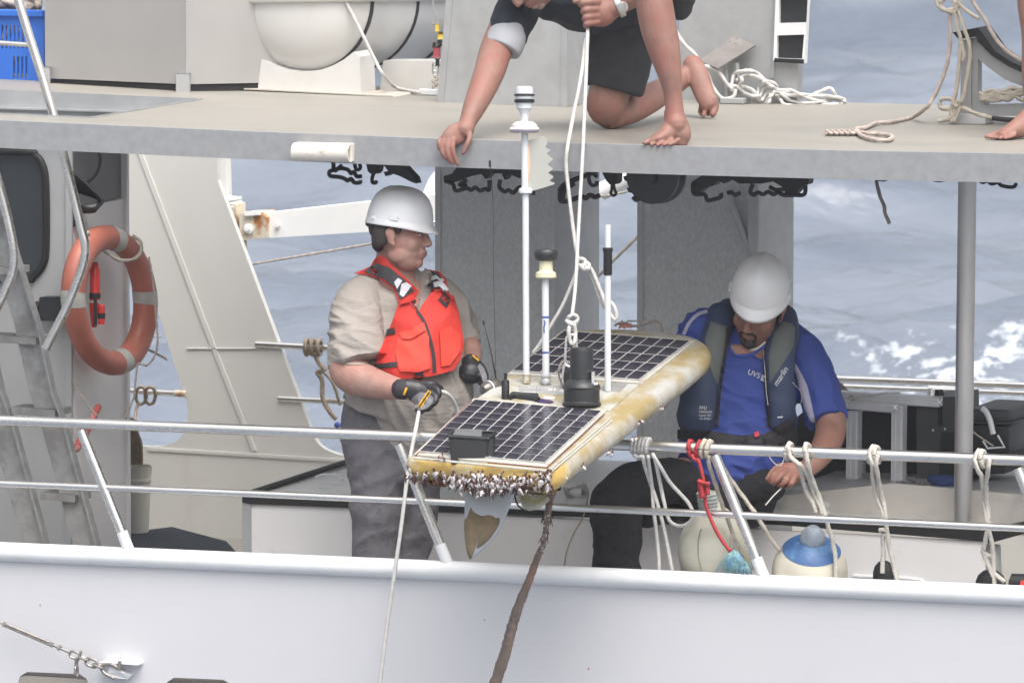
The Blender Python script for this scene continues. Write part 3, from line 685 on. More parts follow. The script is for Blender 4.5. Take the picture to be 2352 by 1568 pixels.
# second mast with black puck
_, f, d = mast((1254, 1252.5), 884, 650, 8.2, mastw, 'puck_mast', FL)
bm = B(); lathe(bm, V(1254, 880, d), UP, [(px(12), 0), (px(12), px(8)), (px(10), px(12)), (px(12.5), px(14)), (px(12.5), px(18)), (px(9), px(20))]); obj('mast_socket', bm, alu, FL)
bm = B(); sweep(bm, [V(1253, 655, d), V(1254, 630, d)], px(7), 14); obj('mast_neck', bm, alup, FL)
bm = B(); lathe(bm, V(1254, 640, d), UP, [(px(20), 0), (px(24), px(3)), (px(24), px(13)), (px(16), px(18)), (px(15), px(38)), (px(16), px(40))]); obj('puck_bracket', bm, crm, FL)
bm = B(); lathe(bm, V(1254, 600, d), UP, [(px(15), 0), (px(24), px(4)), (px(27.5), px(13)), (px(27.5), px(21)), (px(24), px(26)), (px(10), px(28))]); obj('antenna_puck', bm, blackp, FL)
bm = B(); sweep(bm, [V(1248, 662, d), V(1249, 640, d)], px(2), 6); obj('cable', bm, black, FL)
bm = B()
for v in (731, 812): lathe(bm, V(1253, v, d), UP, [(px(8.3), 0), (px(8.6), px(1)), (px(8.6), px(4)), (px(8.3), px(5))])
sweep(bm, [V(1250, 735, d-.013), V(1252, 742, d-.013), V(1249, 752, d-.013), V(1250, 764, d-.013)], px(1.6), 6)
obj('blue_tape_mark', bm, mat('blue_ink', (.05, .10, .35), .5), FL)
# third mast
_, f, d = mast((1396, 1396), 898, 630, 7.4, mastw, 'white_rod_antenna', FL)
bm = B(); sweep(bm, [V(1396, 632, d), V(1396, 516, d)], px(7), 16); obj('rod_tip', bm, mastw, FL)
bm = B(); lathe(bm, V(1396, 632, d), UP, [(px(9), 0), (px(10), px(3)), (px(10), px(52)), (px(11.5), px(56)), (px(11.5), px(62)), (px(8), px(63))]); obj('black_sleeve', bm, black, FL)
# whip antennas and their bases on the left edge
f = DW(1138, 884, .004); d = D(f)
bm = B(); c = V(1117, 893, d); a = V(1142, 868, d+.03)-c
lathe(bm, V(1118, 893, d-.02), (RT*1+LK*.9+UP*.35).normalized(), [(px(3), -px(16)), (px(11), -px(13)), (px(16), -px(4)), (px(17), px(6)), (px(16), px(11)), (px(18), px(13)), (px(18), px(30)), (px(15), px(36))], 24)
obj('round_lamp', bm, mat('scuffed_metal', (.16, .15, .14), .35, .6, var=.3, scale=50), FL)
bm = B(); 
lathe(bm, V(1118, 893, d-.02), (RT*1+LK*.9+UP*.35).normalized(), [(px(16.5), px(6)), (px(17.6), px(7)), (px(17.6), px(10)), (px(16.5), px(11))], 24); obj('lamp_band', bm, mastw, FL)
bm = B(); sweep(bm, [V(1139, 868, d+.02), V(1127, 805, d+.02), V(1111, 740, d+.02)], [.0028, .002, .001], 6); sweep(bm, [V(1112, 746, d+.02), V(1110, 736, d+.02)], .0035, 8); obj('whip_antenna', bm, black, FL)
bm = B(); lathe(bm, DW(1161, 915, .004), UP, [(px(9), 0), (px(9), px(40)), (px(8), px(42)), (px(3.5), px(43)), (px(3.5), px(58))]); obj('stub_antenna', bm, black, FL)
# long whip rising to the roof edge
d2 = d-.05
bm = B(); sweep(bm, [V(1133, 470, d2), V(1129, 410, d2), V(1126, 372, d2)], [.0008, .0012, .0016], 6); sweep(bm, [V(1125.5, 384, d2), V(1125, 369, d2)], .0042, 8)
sweep(bm, [V(1139, 868, d2+.04), V(1133, 600, d2), V(1133, 470, d2)], [.0009, .0009, .0008], 5)
obj('long_whip_antenna', bm, black, FL)
# handle and slot
bm = B(); P = [DW(u, v, .012) for u, v in ((1170, 913), (1180, 908), (1200, 908), (1222, 912), (1236, 917))]; sweep(bm, P, px(6.5), 10); obj('cable_gland', bm, blackp, FL)
quad([(1172, 911), (1178, 908), (1236, 912), (1238, 920), (1222, 923), (1174, 917)], .004, .014, blackp, 'handle', FL)
quad([(1230, 921), (1236, 918), (1266, 923), (1272, 927), (1264, 930), (1234, 927)], .004, .007, mat('slot_violet', (.05, .03, .09), .4), 'slot', FL)
quad([(1252, 914), (1275, 915), (1272, 919), (1249, 918)], .004, .006, lett, 'white_tab', FL)
# winch-like black tower
f = DW(1336, 930, .004); d = D(f)
bm = B(); lathe(bm, f-UP*.002, UP, [(px(44), 0), (px(44), px(6)), (px(41), px(9)), (px(41), px(36)), (px(44), px(40)), (px(42), px(46)), (px(30), px(58)), (px(26), px(60))], 40); obj('tower_base', bm, blackp, FL)
bm = B(); lathe(bm, f+UP*px(56), UP, [(px(27), 0), (px(27), px(60)), (px(26), px(70)), (px(30), px(12)), (px(25), px(74)), (px(15), px(76))][:3]+[(px(25), px(74)), (px(10), px(76))], 32); obj('tower', bm, blackp, FL)
bm = B(); o_ = f+RT*px(26)+UP*px(48)-LK*.03; obox(bm, o_+UP*.02, RT, UP, LK, px(4), px(15), .01, .002); sweep(bm, [o_, o_+RT*px(10)], px(4), 8); obj('pressure_valve', bm, steel, FL)
# lifting bail and shackles
bm = B(); A = V(1290, 888, d+.08); sweep(bm, [Vector(p) for p in cr([A, V(1283, 860, d+.08), V(1288, 835, d+.06), V(1299, 828, d+.04), V(1318, 838, d), V(1330, 824, d)], 5)], px(2.5), 8); obj('lifting_bail', bm, steel, FL)
quad([(1288, 892), (1296, 880), (1322, 868), (1332, 870), (1322, 896), (1300, 900)], .004, .035, black, 'bail_bracket', FL)
# camera box at the near end
c = DW(1083, 1052, .0); d = D(c)-.02
hh = lambda u, v, k=0: V(u, v, d+k)
bm = B()
f_ = [hh(1031, 1000), hh(1121, 1006), hh(1116, 1076), hh(1036, 1068)]; bk = [hh(1041, 990, .12), hh(1139, 996, .12), hh(1136, 1052, .12), hh(1050, 1046, .12)]
F8 = [bm.verts.new(p) for p in f_+bk]
for q in ((0, 1, 2, 3), (1, 5, 6, 2), (5, 4, 7, 6), (4, 0, 3, 7), (0, 4, 5, 1), (3, 2, 6, 7)): bm.faces.new([F8[i] for i in q])
bmesh.ops.recalc_face_normals(bm, faces=bm.faces[:]); bmesh.ops.bevel(bm, geom=bm.edges[:], offset=.004, segments=2, affect='EDGES')
obj('camera_box', bm, black, FL)
bm = B(); sweep(bm, [hh(1030, 1001, .0), hh(1042, 988, .12), hh(1137, 993, .12), hh(1122, 1007, .0), hh(1030, 1001, .0)], .006, 8); obj('camera_box_rim', bm, blackp, FL)
bm = B(); a_ = (hh(1048, 984, .1), hh(1108, 986, .1), hh(1106, 999, .02), hh(1041, 996, .02)); vv = [bm.verts.new(p) for p in a_]+[bm.verts.new(p-UP*.012) for p in a_]
for q in ((0, 1, 2, 3), (7, 6, 5, 4), (0, 4, 5, 1), (1, 5, 6, 2), (2, 6, 7, 3), (3, 7, 4, 0)): bm.faces.new([vv[i] for i in q])
obj('camera_box_lid', bm, mat('grey_glass', (.20, .21, .22), .15, var=.1, coat=.5), FL, smooth=False)
bm = B(); pa = hh(1128, 1004, .03); obox(bm, hh(1127, 1030, .03), RT, UP, LK, px(9), px(26), .02, .004); obox(bm, hh(1101, 1069, -.006), RT, UP, LK, px(4), px(5), .004, .001); obj('camera_latch', bm, blackp, FL)
bm = B(); obox(bm, hh(1101, 1070, -.008), RT, UP, LK, px(4), px(5), .004, .001); obj('latch_tab', bm, mat('pale_green_tab', (.5, .65, .62), .4), FL)
# rudder fins below
def blade(pts, th, m, name, d0, slots=None, dk=.0):
    bm = B(); cx = sum(p[0] for p in pts)/len(pts); cy = sum(p[1] for p in pts)/len(pts)
    P = cr(pts+[pts[0]], 4)[:-1]
    mk = lambda k, z: [bm.verts.new(V(cx+(p[0]-cx)*k, cy+(p[1]-cy)*k, d0+z+dk*(p[1]-1100)/100)) for p in P]
    R = [mk(.55, -th), mk(.88, -th*.75), mk(1, 0), mk(.88, th*.75), mk(.55, th)]
    for a, b in zip(R, R[1:]):
        for k in range(len(P)): bm.faces.new((a[k], a[(k+1) % len(P)], b[(k+1) % len(P)], b[k]))
    bm.faces.new(R[0]); bm.faces.new(R[-1][::-1])
    return obj(name, bm, m, FL, auto=80)
dr = D(L3(.15, .05, -.1))
fr_ = blade([(1073, 1124), (1110, 1130), (1182, 1112), (1180, 1140), (1160, 1190), (1136, 1232), (1108, 1262), (1081, 1283), (1072, 1262), (1067, 1200), (1068, 1150)], .018, finm, 'rudder', dr)
# brown growth skin over the rudder's lower half
rb_ = blade([(1078, 1156), (1104, 1172), (1130, 1170), (1150, 1180), (1152, 1200), (1130, 1236), (1106, 1258), (1094, 1262), (1098, 1240), (1090, 1262), (1081, 1284), (1071, 1262), (1066, 1200)], .0215, finb, 'rudder_growth', dr)
blade([(1188, 1110), (1250, 1112), (1300, 1100), (1272, 1140), (1240, 1165), (1212, 1172), (1194, 1150)], .02, mat('keel_green_white', (.52, .54, .50), .5, var=.1, scale=9, col2=(.33, .28, .14), s2=8, lo=.48, hi=.6, stretch=(.4, 1, 1)), 'keel_pod', dr+.25)
bm = B(); sweep(bm, [V(u, v, dr+.22) for u, v in cr([(1186, 1112), (1182, 1135), (1190, 1160), (1207, 1172)], 5)], px(2), 8); obj('keel_edge', bm, black, FL)
# barnacles: goose barnacles, one shell and stalk, shared
def barnacle_mesh():
    bm = B(); P = [Vector((0, 0, 0)), Vector((.001, 0, -.006)), Vector((0, .001, -.012))]
    sweep(bm, P, [.0035, .0042, .004], 7, True, mi=1)
    rings = []
    for z, a, b in ((-.010, .002, .002), (-.013, .0065, .004), (-.020, .0085, .005), (-.028, .0065, .004), (-.036, .001, .001)):
        rings.append([bm.verts.new((a*math.cos(t*math.pi/4)+(.002 if z < -.03 else 0), b*math.sin(t*math.pi/4), z)) for t in range(8)])
    for a, b in zip(rings, rings[1:]):
        for k in range(8): bm.faces.new((a[k], a[(k+1) % 8], b[(k+1) % 8], b[k]))
    bm.faces.new(rings[0]); bm.faces.new(rings[-1][::-1]); return bm
first = obj('barnacle', barnacle_mesh(), [shell, stalk], FL, auto=60)
rb = random.Random(11); bl = []
for i in range(215):
    k = rb.random()
    if k < .62: u = rb.gauss(1112, 42); v = rb.gauss(1109, 11)+ (2 if abs(u-1112) < 40 else -3)
    elif k < .88: u = rb.uniform(935, 1275); v = 1070+(u-935)*.10+rb.uniform(4, 30)
    else: u = rb.uniform(1225, 1262); v = rb.uniform(1086, 1102)
    if not 930 < u < 1285: continue
    bl.append((u, v))
for i, (u, v) in enumerate(bl):
    ss, tt = DKp(u, v, -.04); d = -.85+(u-1104)*-.0006-.02-.06*rb.random()*0
    p = V(u, v, D(L3(0, (u-1104)/600, -.05))-.02-.028*rb.random())
    R = (Matrix.Rotation(rb.uniform(0, 6.28), 4, 'Z') @ Matrix.Rotation(rb.uniform(-1.0, 1.0), 4, 'X') @ Matrix.Rotation(rb.uniform(-.9, .9), 4, 'Y'))
    s_ = rb.uniform(.5, 1.15)
    c = again(first, FL, Matrix.Translation(p) @ R @ Matrix.Scale(s_, 4))
first.matrix_basis = Matrix.Translation(V(1040, 1098, -.88))
for (u, v, n) in ((1218, 1056, 3), (1014, 1052, 5), (1455, 1006, 4), (1404, 1087 if 0 else 1040, 5), (1574, 872, 3), (1515, 935, 4), (1470, 968, 4), (1296, 1095, 4), (1430, 740+8, 3), (1600, 846, 3), (1340, 1068, 3)):
    for i in range(n):
        q = (u+rb.uniform(-7, 7), v+rb.uniform(-5, 5)); s_, t_ = DKp(*q, 0); p = DW(*q, .006) if (u, v) in ((1218, 1056), (1014, 1052), (1430, 748)) else None
        if p is None:
            # find a hull point: march the ray to the side of the float
            p = V(q[0], q[1], D(DW(q[0], q[1], -.045))-.012)
        again(first, FL, Matrix.Translation(p) @ Matrix.Rotation(rb.uniform(0, 6.28), 4, 'Z') @ Matrix.Rotation(rb.uniform(-1.4, 1.4), 4, 'X') @ Matrix.Scale(rb.uniform(.4, .8), 4))
# dark weedy mass along the lower bow edge (uncountable small growth)
bm = B()
for i in range(300):
    u = rb.gauss(1110, 55) if rb.random() < .6 else rb.uniform(930, 1270); u = min(1275, max(930, u)); wv = 14+16*math.exp(-((u-1118)/50)**2)
    v = 1084+(u-930)*.082+rb.uniform(0, wv)
    p = V(u, v, D(L3(0, (u-1104)/600, -.07))-.012-.03*rb.random()); e = p+Vector((rb.uniform(-.012, .012), rb.uniform(-.012, .012), -rb.uniform(.006, .03)))
    sweep(bm, [p, e], [.0045, .0015], 5)
obj('weed_growth', bm, stalk, FL, kind='stuff')
# tail fittings at the far end
bm = B(); pf = lambda u, v, h: V(u, v, D(DW(1460, 757, .0))+.01)
P = [pf(u, v, 0) for u, v in cr([(1411, 748), (1422, 742), (1438, 741), (1450, 748), (1470, 747), (1500, 737), (1515, 740), (1524, 762)], 4)]; sweep(bm, P, px(3), 8)
P = [pf(u, v, 0) for u, v in ((1440, 737), (1478, 737))]; sweep(bm, P, px(2), 8); obj('tail_bracket', bm, mat('weathered_bracket', (.22, .19, .17), .6, var=.3, scale=40), FL)
bm = B(); obox(bm, pf(1436, 748, 0), RT, UP, LK, px(14), px(5), .012, .003); obj('tail_fitting', bm, mat('dull_red_fitting', (.25, .10, .08), .6, var=.3, scale=40), FL)
# ================================================================== people
def skinmat(n, c, c2): return mat(n, c, .55, var=.16, scale=26, bump=.0012, bscale=170, col2=tuple(x*k for x, k in zip(c2, (.98, .82, .80))), s2=11, lo=.42, hi=.72, sub=.05)
skA = skinmat('skin_fair', (.37, .225, .185), (.38, .20, .165))
skB = skinmat('skin_tanned', (.30, .165, .125), (.33, .155, .12))
skC = skinmat('skin_sunned', (.27, .15, .12), (.29, .135, .11))
hairA = mat('dark_hair', (.030, .022, .020), .6, var=.4, scale=120, bump=.001, bscale=400, stretch=(1, 1, .3))
beardB = mat('goatee_hair', (.055, .04, .035), .8, var=.4, scale=160, bump=.001, bscale=400)
greyb = mat('grey_beard', (.30, .24, .21), .8, var=.3, scale=160, bump=.001, bscale=400)
lipm = mat('lips', (.30, .10, .085), .45, var=.1); eyew = mat('eye_white', (.55, .50, .47), .2, var=.05); eyed = mat('eye_iris', (.03, .02, .015), .15)
shirtA = mat('beige_shirt', (.315, .285, .26), .85, var=.05, scale=8, bump=.009, bscale=22, bstretch=(.5, .5, 1.6))
vestm = mat('orange_vest', (.56, .034, .024), .7, var=.06, scale=10, bump=.005, bscale=22)
jean = mat('grey_work_trousers', (.135, .13, .145), .9, var=.18, scale=10, bump=.008, bscale=22, col2=(.065, .062, .075), s2=7, lo=.55, hi=.68)
blueS = mat('royal_blue_shirt', (.035, .065, .29), .75, var=.08, scale=8, bump=.006, bscale=22)
navyV = mat('navy_life_vest', (.028, .045, .10), .6, var=.15, scale=8, bump=.001, bscale=200)
greyV = mat('grey_vest_panel', (.105, .12, .115), .65, var=.08, scale=12, bump=.001, bscale=200)
blackT = mat('black_trousers', (.014, .015, .020), .85, var=.15, scale=8, bump=.010, bscale=22)
navyT = mat('dark_navy_tshirt', (.022, .026, .040), .85, var=.15, scale=8, bump=.0012, bscale=200)
shortm = mat('black_shorts', (.028, .030, .036), .9, var=.2, scale=8, bump=.0012, bscale=300)
cuffm = mat('light_grey_cuff', (.36, .37, .40), .8, var=.05, scale=10, bump=.001, bscale=300)
hatm = mat('white_hard_hat', (.80, .81, .83), .38, var=.03, scale=5, coat=.15, bump=.0003, bscale=40)
meshm = mat('black_mesh', (.05, .05, .055), .8, var=.6, scale=400, detail=0)
webb = mat('black_webbing', (.025, .022, .028), .7, var=.2, scale=90, bump=.0006, bscale=300)
refl = mat('reflective_tape', (.66, .69, .74), .3, var=.08, scale=40)
glb = mat('black_glove', (.022, .022, .026), .4, var=.2, scale=30, bump=.001, bscale=120)
glg = mat('grey_glove', (.20, .20, .215), .75, var=.1, scale=40, bump=.001, bscale=300)
ylm = mat('yellow_patch', (.75, .42, .02), .6, var=.05)
lilac = mat('lilac_stripe', (.44, .43, .56), .75, var=.06, scale=12, bump=.001, bscale=200)
def ell(bm, c, a, b, g, A=None, n=16, m=10):
    """ellipsoid, radii a,b,g along axes A (x,y,z)"""
    A = A or (RT, LK, UP); r = bmesh.ops.create_uvsphere(bm, u_segments=n, v_segments=m, radius=1)
    for v in r['verts']: q = v.co.copy(); v.co = c+A[0]*(q.x*a)+A[1]*(q.y*b)+A[2]*(q.z*g)
def chain(bm, pts, n=22, sub=5, flat=False):
    """limb through photo points (u, v, depth, half-width px[, half-depth px])"""
    pts = [tuple(p)+((p[3],) if len(p) == 4 else ()) for p in pts]
    Q = cr(pts, sub); P = [(V(q[0], q[1], q[2]), px(q[3], q[2]), px(q[4], q[2])) for q in Q]
    limb(bm, P, n, flat)
def limb(bm, P, n=16, flat=False):
    rows = []
    def cap(p, p2, k0):
        t = (p[0]-p2[0]).normalized(); r = min(p[1], p[2]); o = []
        for a in (30, 60, 82):
            a = math.radians(a); o.append((p[0]+t*(r*math.sin(a)), p[1]*math.cos(a), p[2]*math.cos(a)))
        if flat and k0: o = [(p[0]+t*.004, p[1]*.97, p[2]*.97), (p[0]+t*.006, p[1]*.8, p[2]*.8), (p[0]+t*.006, p[1]*.1, p[2]*.1)]
        return o
    P = list(reversed(cap(P[0], P[1], 0)))+P+cap(P[-1], P[-2], 1)
    for i, (c, ru, rd) in enumerate(P):
        t = (P[min(i+1, len(P)-1)][0]-P[max(i-1, 0)][0])
        if t.length < 1e-7: t = Vector((0, 0, -1))
        t.normalize(); s = t.cross(LK)
        s = RT.copy() if s.length < .12 else s.normalized(); d = s.cross(t).normalized()
        rows.append([bm.verts.new(c+s*(math.cos(2*math.pi*k/n)*ru)+d*(math.sin(2*math.pi*k/n)*rd)) for k in range(n)])
    for a, b in zip(rows, rows[1:]):
        for k in range(n): bm.faces.new((a[k], a[(k+1) % n], b[(k+1) % n], b[k]))
    bm.faces.new(rows[0][::-1]); bm.faces.new(rows[-1])
def organic(name, bm, vox, m, parent, it=6, fold=None, **k):
    bmesh.ops.recalc_face_normals(bm, faces=bm.faces[:])
    me = bpy.data.meshes.new('t'); bm.to_mesh(me); bm.free(); o = bpy.data.objects.new('t', me); sc.collection.objects.link(o)
    r = o.modifiers.new('r', 'REMESH'); r.mode = 'VOXEL'; r.voxel_size = vox
    s = o.modifiers.new('s', 'SMOOTH'); s.factor = .5; s.iterations = it
    dg = bpy.context.evaluated_depsgraph_get(); m2 = bpy.data.meshes.new_from_object(o.evaluated_get(dg)); bpy.data.objects.remove(o)
    if fold:
        nv = len(m2.vertices); no = np.empty(nv*3); m2.vertices.foreach_get('normal', no); co = np.empty(nv*3); m2.vertices.foreach_get('co', co)
        no = no.reshape(-1, 3); co = co.reshape(-1, 3); out_ = co.copy()
        for i in range(nv):
            h = fold(Vector(co[i]), Vector(no[i]))
            if h: out_[i] += no[i]*h
        m2.vertices.foreach_set('co', out_.ravel()); m2.update()
    return obj(name, m2, m, parent, auto=0, **k)
def creases(amp, fu, fv, ang=0, seed=0, amp2=0):
    """cloth folds: ridges stretched along a direction in the upright plane facing the camera"""
    ca, sa = math.cos(ang), math.sin(ang)
    def f(p, n):
        a = p.dot(RT); b = p.dot(UP); x = a*ca+b*sa; y = -a*sa+b*ca; d = p.dot(LK)
        w1 = noise.noise(Vector((x*fu+seed, y*fv, d*fu))); 
        h = (.5-abs(w1)*2.2)*amp
        if amp2: h += noise.noise(Vector((x*fu*2.3, y*fv*2.3+seed, d*fu*2)))*amp2
        return h
    return f
def bvh(*os):
    vs = []; fs = []
    for o in os:
        b = len(vs); c = WL[o.name]; vs += [v.co+c for v in o.data.vertices]; fs += [[i+b for i in p.vertices] for p in o.data.polygons]
    return BVHTree.FromPolygons(vs, fs)
def onto(tree, u, v, dflt, off=0):
    r = ray(u, v).normalized(); h = tree.ray_cast(CP, r)
    if h[0] is None: return V(u, v, dflt), False
    return h[0]-r*off, True
def patch(tree, poly, m, name, parent, off=.003, th=.004, step=7, d0=None, smooth=True, **k):
    """piece of cloth or tape cut to a photo outline and laid on the surface under it"""
    P = []; n = len(poly)
    for i in range(n):
        a = Vector(poly[i]); b = Vector(poly[(i+1) % n]); c = max(1, int((b-a).length/step))
        for j in range(c): P.append(a.lerp(b, j/c))
    nb = len(P); x0 = min(p.x for p in P); x1 = max(p.x for p in P); y0 = min(p.y for p in P); y1 = max(p.y for p in P)
    def ins(q):
        c = False
        for i in range(nb):
            a, b = P[i-1], P[i]
            if (a.y > q.y) != (b.y > q.y) and q.x < (b.x-a.x)*(q.y-a.y)/(b.y-a.y)+a.x: c = not c
        return c
    y = y0+step/2; 
    while y < y1:
        x = x0+step/2
        while x < x1:
            q = Vector((x, y))
            if ins(q) and min((q-p).length for p in P[:nb]) > step*.45: P.append(q)
            x += step
        y += step
    V2, E, FF, *_ = geometry.delaunay_2d_cdt([Vector(p) for p in P], [], [list(range(nb))], 1, 1e-5)
    pts = []; miss = []
    for i, q in enumerate(V2):
        p, ok = onto(tree, q.x, q.y, 0, off); pts.append(p if ok else None)
    good = [(q, D(p)) for q, p in zip(V2, pts) if p is not None]
    if not good: return None
    for i, q in enumerate(V2):
        if pts[i] is None:
            g = min(good, key=lambda t: (t[0]-q).length_squared); pts[i] = V(q.x, q.y, g[1]+.004)
    bm = B(); f = [bm.verts.new(p) for p in pts]; b = [bm.verts.new(p+LK*(th+off*.8)) for p in pts]; cnt = {}
    for t in FF:
        bm.faces.new([f[i] for i in t]); bm.faces.new([b[i] for i in t][::-1])
        for i in range(len(t)): kk = tuple(sorted((t[i], t[(i+1) % len(t)]))); cnt[kk] = cnt.get(kk, 0)+1
    for (i, j), c in cnt.items():
        if c == 1: bm.faces.new((f[i], f[j], b[j], b[i]))
    return obj(name, bm, m, parent, auto=50, smooth=smooth, **k)
def strip(pts, w):
    """outline of a band of px width w along a polyline (photo px)"""
    P = [Vector(p) for p in cr(pts, 4)]; L_, R_ = [], []
    for i, p in enumerate(P):
        t = (P[min(i+1, len(P)-1)]-P[max(i-1, 0)]).normalized(); n_ = Vector((-t.y, t.x)); ww = w if not isinstance(w, tuple) else w[0]+(w[1]-w[0])*i/(len(P)-1)
        L_.append(tuple(p+n_*ww/2)); R_.append(tuple(p-n_*ww/2))
    return L_+R_[::-1]
def mapped_text(tree, s, size, u0, v0, ang, m, name, parent, off=.005, dflt=.5, shear=0):
    ca, sa = math.cos(ang), math.sin(ang)
    def f(x, y):
        x += y*shear
        u = u0+(x*ca)-(y*sa)*-1*0+y*sa*-1*0; u = u0+x*ca-y*sa*-1*-1; v = v0-(x*sa+y*ca)
        p, ok = onto(tree, u, v, dflt, off); return p
    return text_on(s, size, f, m, name, parent, 0)
# ---- head in its own frame: x to the person's left, y forward, z up; metres
def axes(fwd, upv):
    y = fwd.normalized(); x = y.cross(upv).normalized(); return x, y, x.cross(y).normalized()
def headmesh(bm, c, A, k=1.0, jaw=1.0, fat=1.0):
    e = lambda x, y, z, a, b, g, n=18: ell(bm, c+(A[0]*x+A[1]*y+A[2]*z)*k, a*k, b*k, g*k, A, n, 12)
    q = lambda x, y, z: c+(A[0]*x+A[1]*y+A[2]*z)*k
    fat = min(fat, 1.25); e(0, -.012, .040, .076, .097, .082); e(0, .015, -.005, .067, .077, .085); e(0, .032, -.048, .055*jaw, .055, .053)
    e(0, .064, -.086, .023*jaw, .023, .020); e(0, .032, -.076, .044*fat, .047, .032*fat); e(0, .075, -.052, .027, .020, .026)
    for s in (-1, 1):
        e(s*.034, .054, -.024, .030, .027, .034); e(s*.040*jaw, .014, -.060, .022, .042, .030); e(s*.027, .077, .036, .028, .012, .011)
        e(s*.031, .071, .013, .018, .014, .012); e(s*.010, .098, -.024, .008, .011, .008)
        # ear
        e(s*.078, -.008, .002, .007, .016, .030); e(s*.083, -.016, .012, .007, .012, .018); e(s*.077, .002, -.024, .006, .009, .010)
    limb(bm, [(q(0, .082, .034), .009*k, .010*k), (q(0, .093, .010), .010*k, .011*k), (q(0, .105, -.012), .0105*k, .012*k), (q(0, .109, -.020), .0095*k, .010*k)], 10)
    e(0, .0925, -.0475, .021, .007, .0055); e(0, .0905, -.0600, .018, .007, .0055)
def face_bits(parent, c, A, k, brow, ey=True, mo=True):
    q = lambda x, y, z: c+(A[0]*x+A[1]*y+A[2]*z)*k
    for s in (-1, 1):
        if ey:
            bm = B(); ell(bm, q(s*.031, .0800, .012), .0115*k, .0095*k, .0062*k, A); obj('eye', bm, eyew, parent)
            bm = B(); ell(bm, q(s*.031, .0870, .012), .0046*k, .0030*k, .0046*k, A); obj('iris', bm, eyed, parent)
            bm = B(); limb(bm, [(q(s*.019, .084, .0165), .0022*k, .0022*k), (q(s*.031, .0905, .0190), .0030*k, .003*k), (q(s*.044, .083, .0150), .0022*k, .0022*k)], 8); obj('eyelid', bm, skA if parent.name.startswith('x') else brow, parent)
        bm = B(); limb(bm, [(q(s*.016, .092, .034), .003*k, .003*k), (q(s*.030, .0935, .040), .0042*k, .003*k), (q(s*.048, .084, .036), .0028*k, .003*k)], 8); obj('eyebrow', bm, brow, parent)
    if not mo: return
    bm = B(); limb(bm, [(q(-.022, .090, -.056), .002*k, .002*k), (q(0, .0975, -.0565), .0036*k, .0036*k), (q(.022, .090, -.056), .002*k, .002*k)], 8); obj('mouth', bm, lipm, parent)
def hardhat(parent, c, A, k=1.0):
    q = lambda x, y, z: c+(A[0]*x+A[1]*y+A[2]*z)*k
    R, N = [], 48; bm = B()
    prof = [(1.0, .0), (.995, .020), (.965, .045), (.905, .070), (.80, .094), (.64, .113), (.44, .126), (.20, .133), (.01, .135)]
    for f, h in prof:
        rg = []
        for i in range(N):
            a = 2*math.pi*i/N; x = .104*f*math.cos(a); y = .128*f*math.sin(a)
            hh = h+.006*max(0, math.cos(2*a+math.pi))*(1-abs(f-.6)) if h > .05 else h
            rid = .004*max(0, 1-abs(x)/.022) if h > .04 else 0
            rg.append(bm.verts.new(q(x, y, hh+rid)))
        R.append(rg)
    for a, b in zip(R, R[1:]):
        for i in range(N): bm.faces.new((a[i], a[(i+1) % N], b[(i+1) % N], b[i]))
    bm.faces.new(R[-1])
    # brim: outward lip, long at the front
    br = []
    for (g, dz) in ((.998, .010), (1.010, .003), (1.028, -.006), (1.035, -.013), (1.02, -.014), (.97, -.004)):
        rg = []
        for i in range(N):
            a = 2*math.pi*i/N; fr = max(0, math.sin(a))**1.6; ex = max(0, (g-1)/.035)
            rr = g+ex*fr*.20
            rg.append(bm.verts.new(q(.104*(1+(g-1)*.9+ex*fr*.03)*math.cos(a), .128*rr*math.sin(a), dz-ex*fr*.012)))
        br.append(rg)
    for a, b in zip(br, br[1:]):
        for i in range(N): bm.faces.new((a[i], b[i], b[(i+1) % N], a[(i+1) % N]))
    o = obj('hard_hat', bm, hatm, parent, auto=0)
    bm = B()
    for s in (-1, 1):
        obox(bm, q(s*.1055, .010, .018), A[1], A[2], A[0], .017*k, .008*k, .004*k, .002); obox(bm, q(s*.088, -.068, .012), (A[1]*.8-A[0]*s*.6).normalized(), A[2], (A[0]*s*.8+A[1]*-.6).normalized(), .015*k, .006*k, .004*k, .002)
    obj('accessory_slot', bm, hatm, o)
    bm = B()
    torus(bm, q(0, -.004, .002), A[2], .090*k, .006*k, 32, 8)
    limb(bm, [(q(-.045, -.100, -.010), .010*k, .02*k), (q(0, -.112, -.018), .012*k, .022*k), (q(.045, -.100, -.010), .010*k, .02*k)], 10)
    obj('suspension_band', bm, webb, o)
    return o
def finger(bm, pts, r):   # pts 3D
    n = len(pts); limb(bm, [(p, r*(1-.22*i/(n-1)), r*(1-.22*i/(n-1))) for i, p in enumerate(pts)], 10)
def fing(bm, pts, r):     # photo points (u,v,d), r px
    Q = cr(pts, 3); limb(bm, [(V(q[0], q[1], q[2]), px(r*(1-.25*i/(len(Q)-1))), px(r*(1-.25*i/(len(Q)-1)))) for i, q in enumerate(Q)], 10)
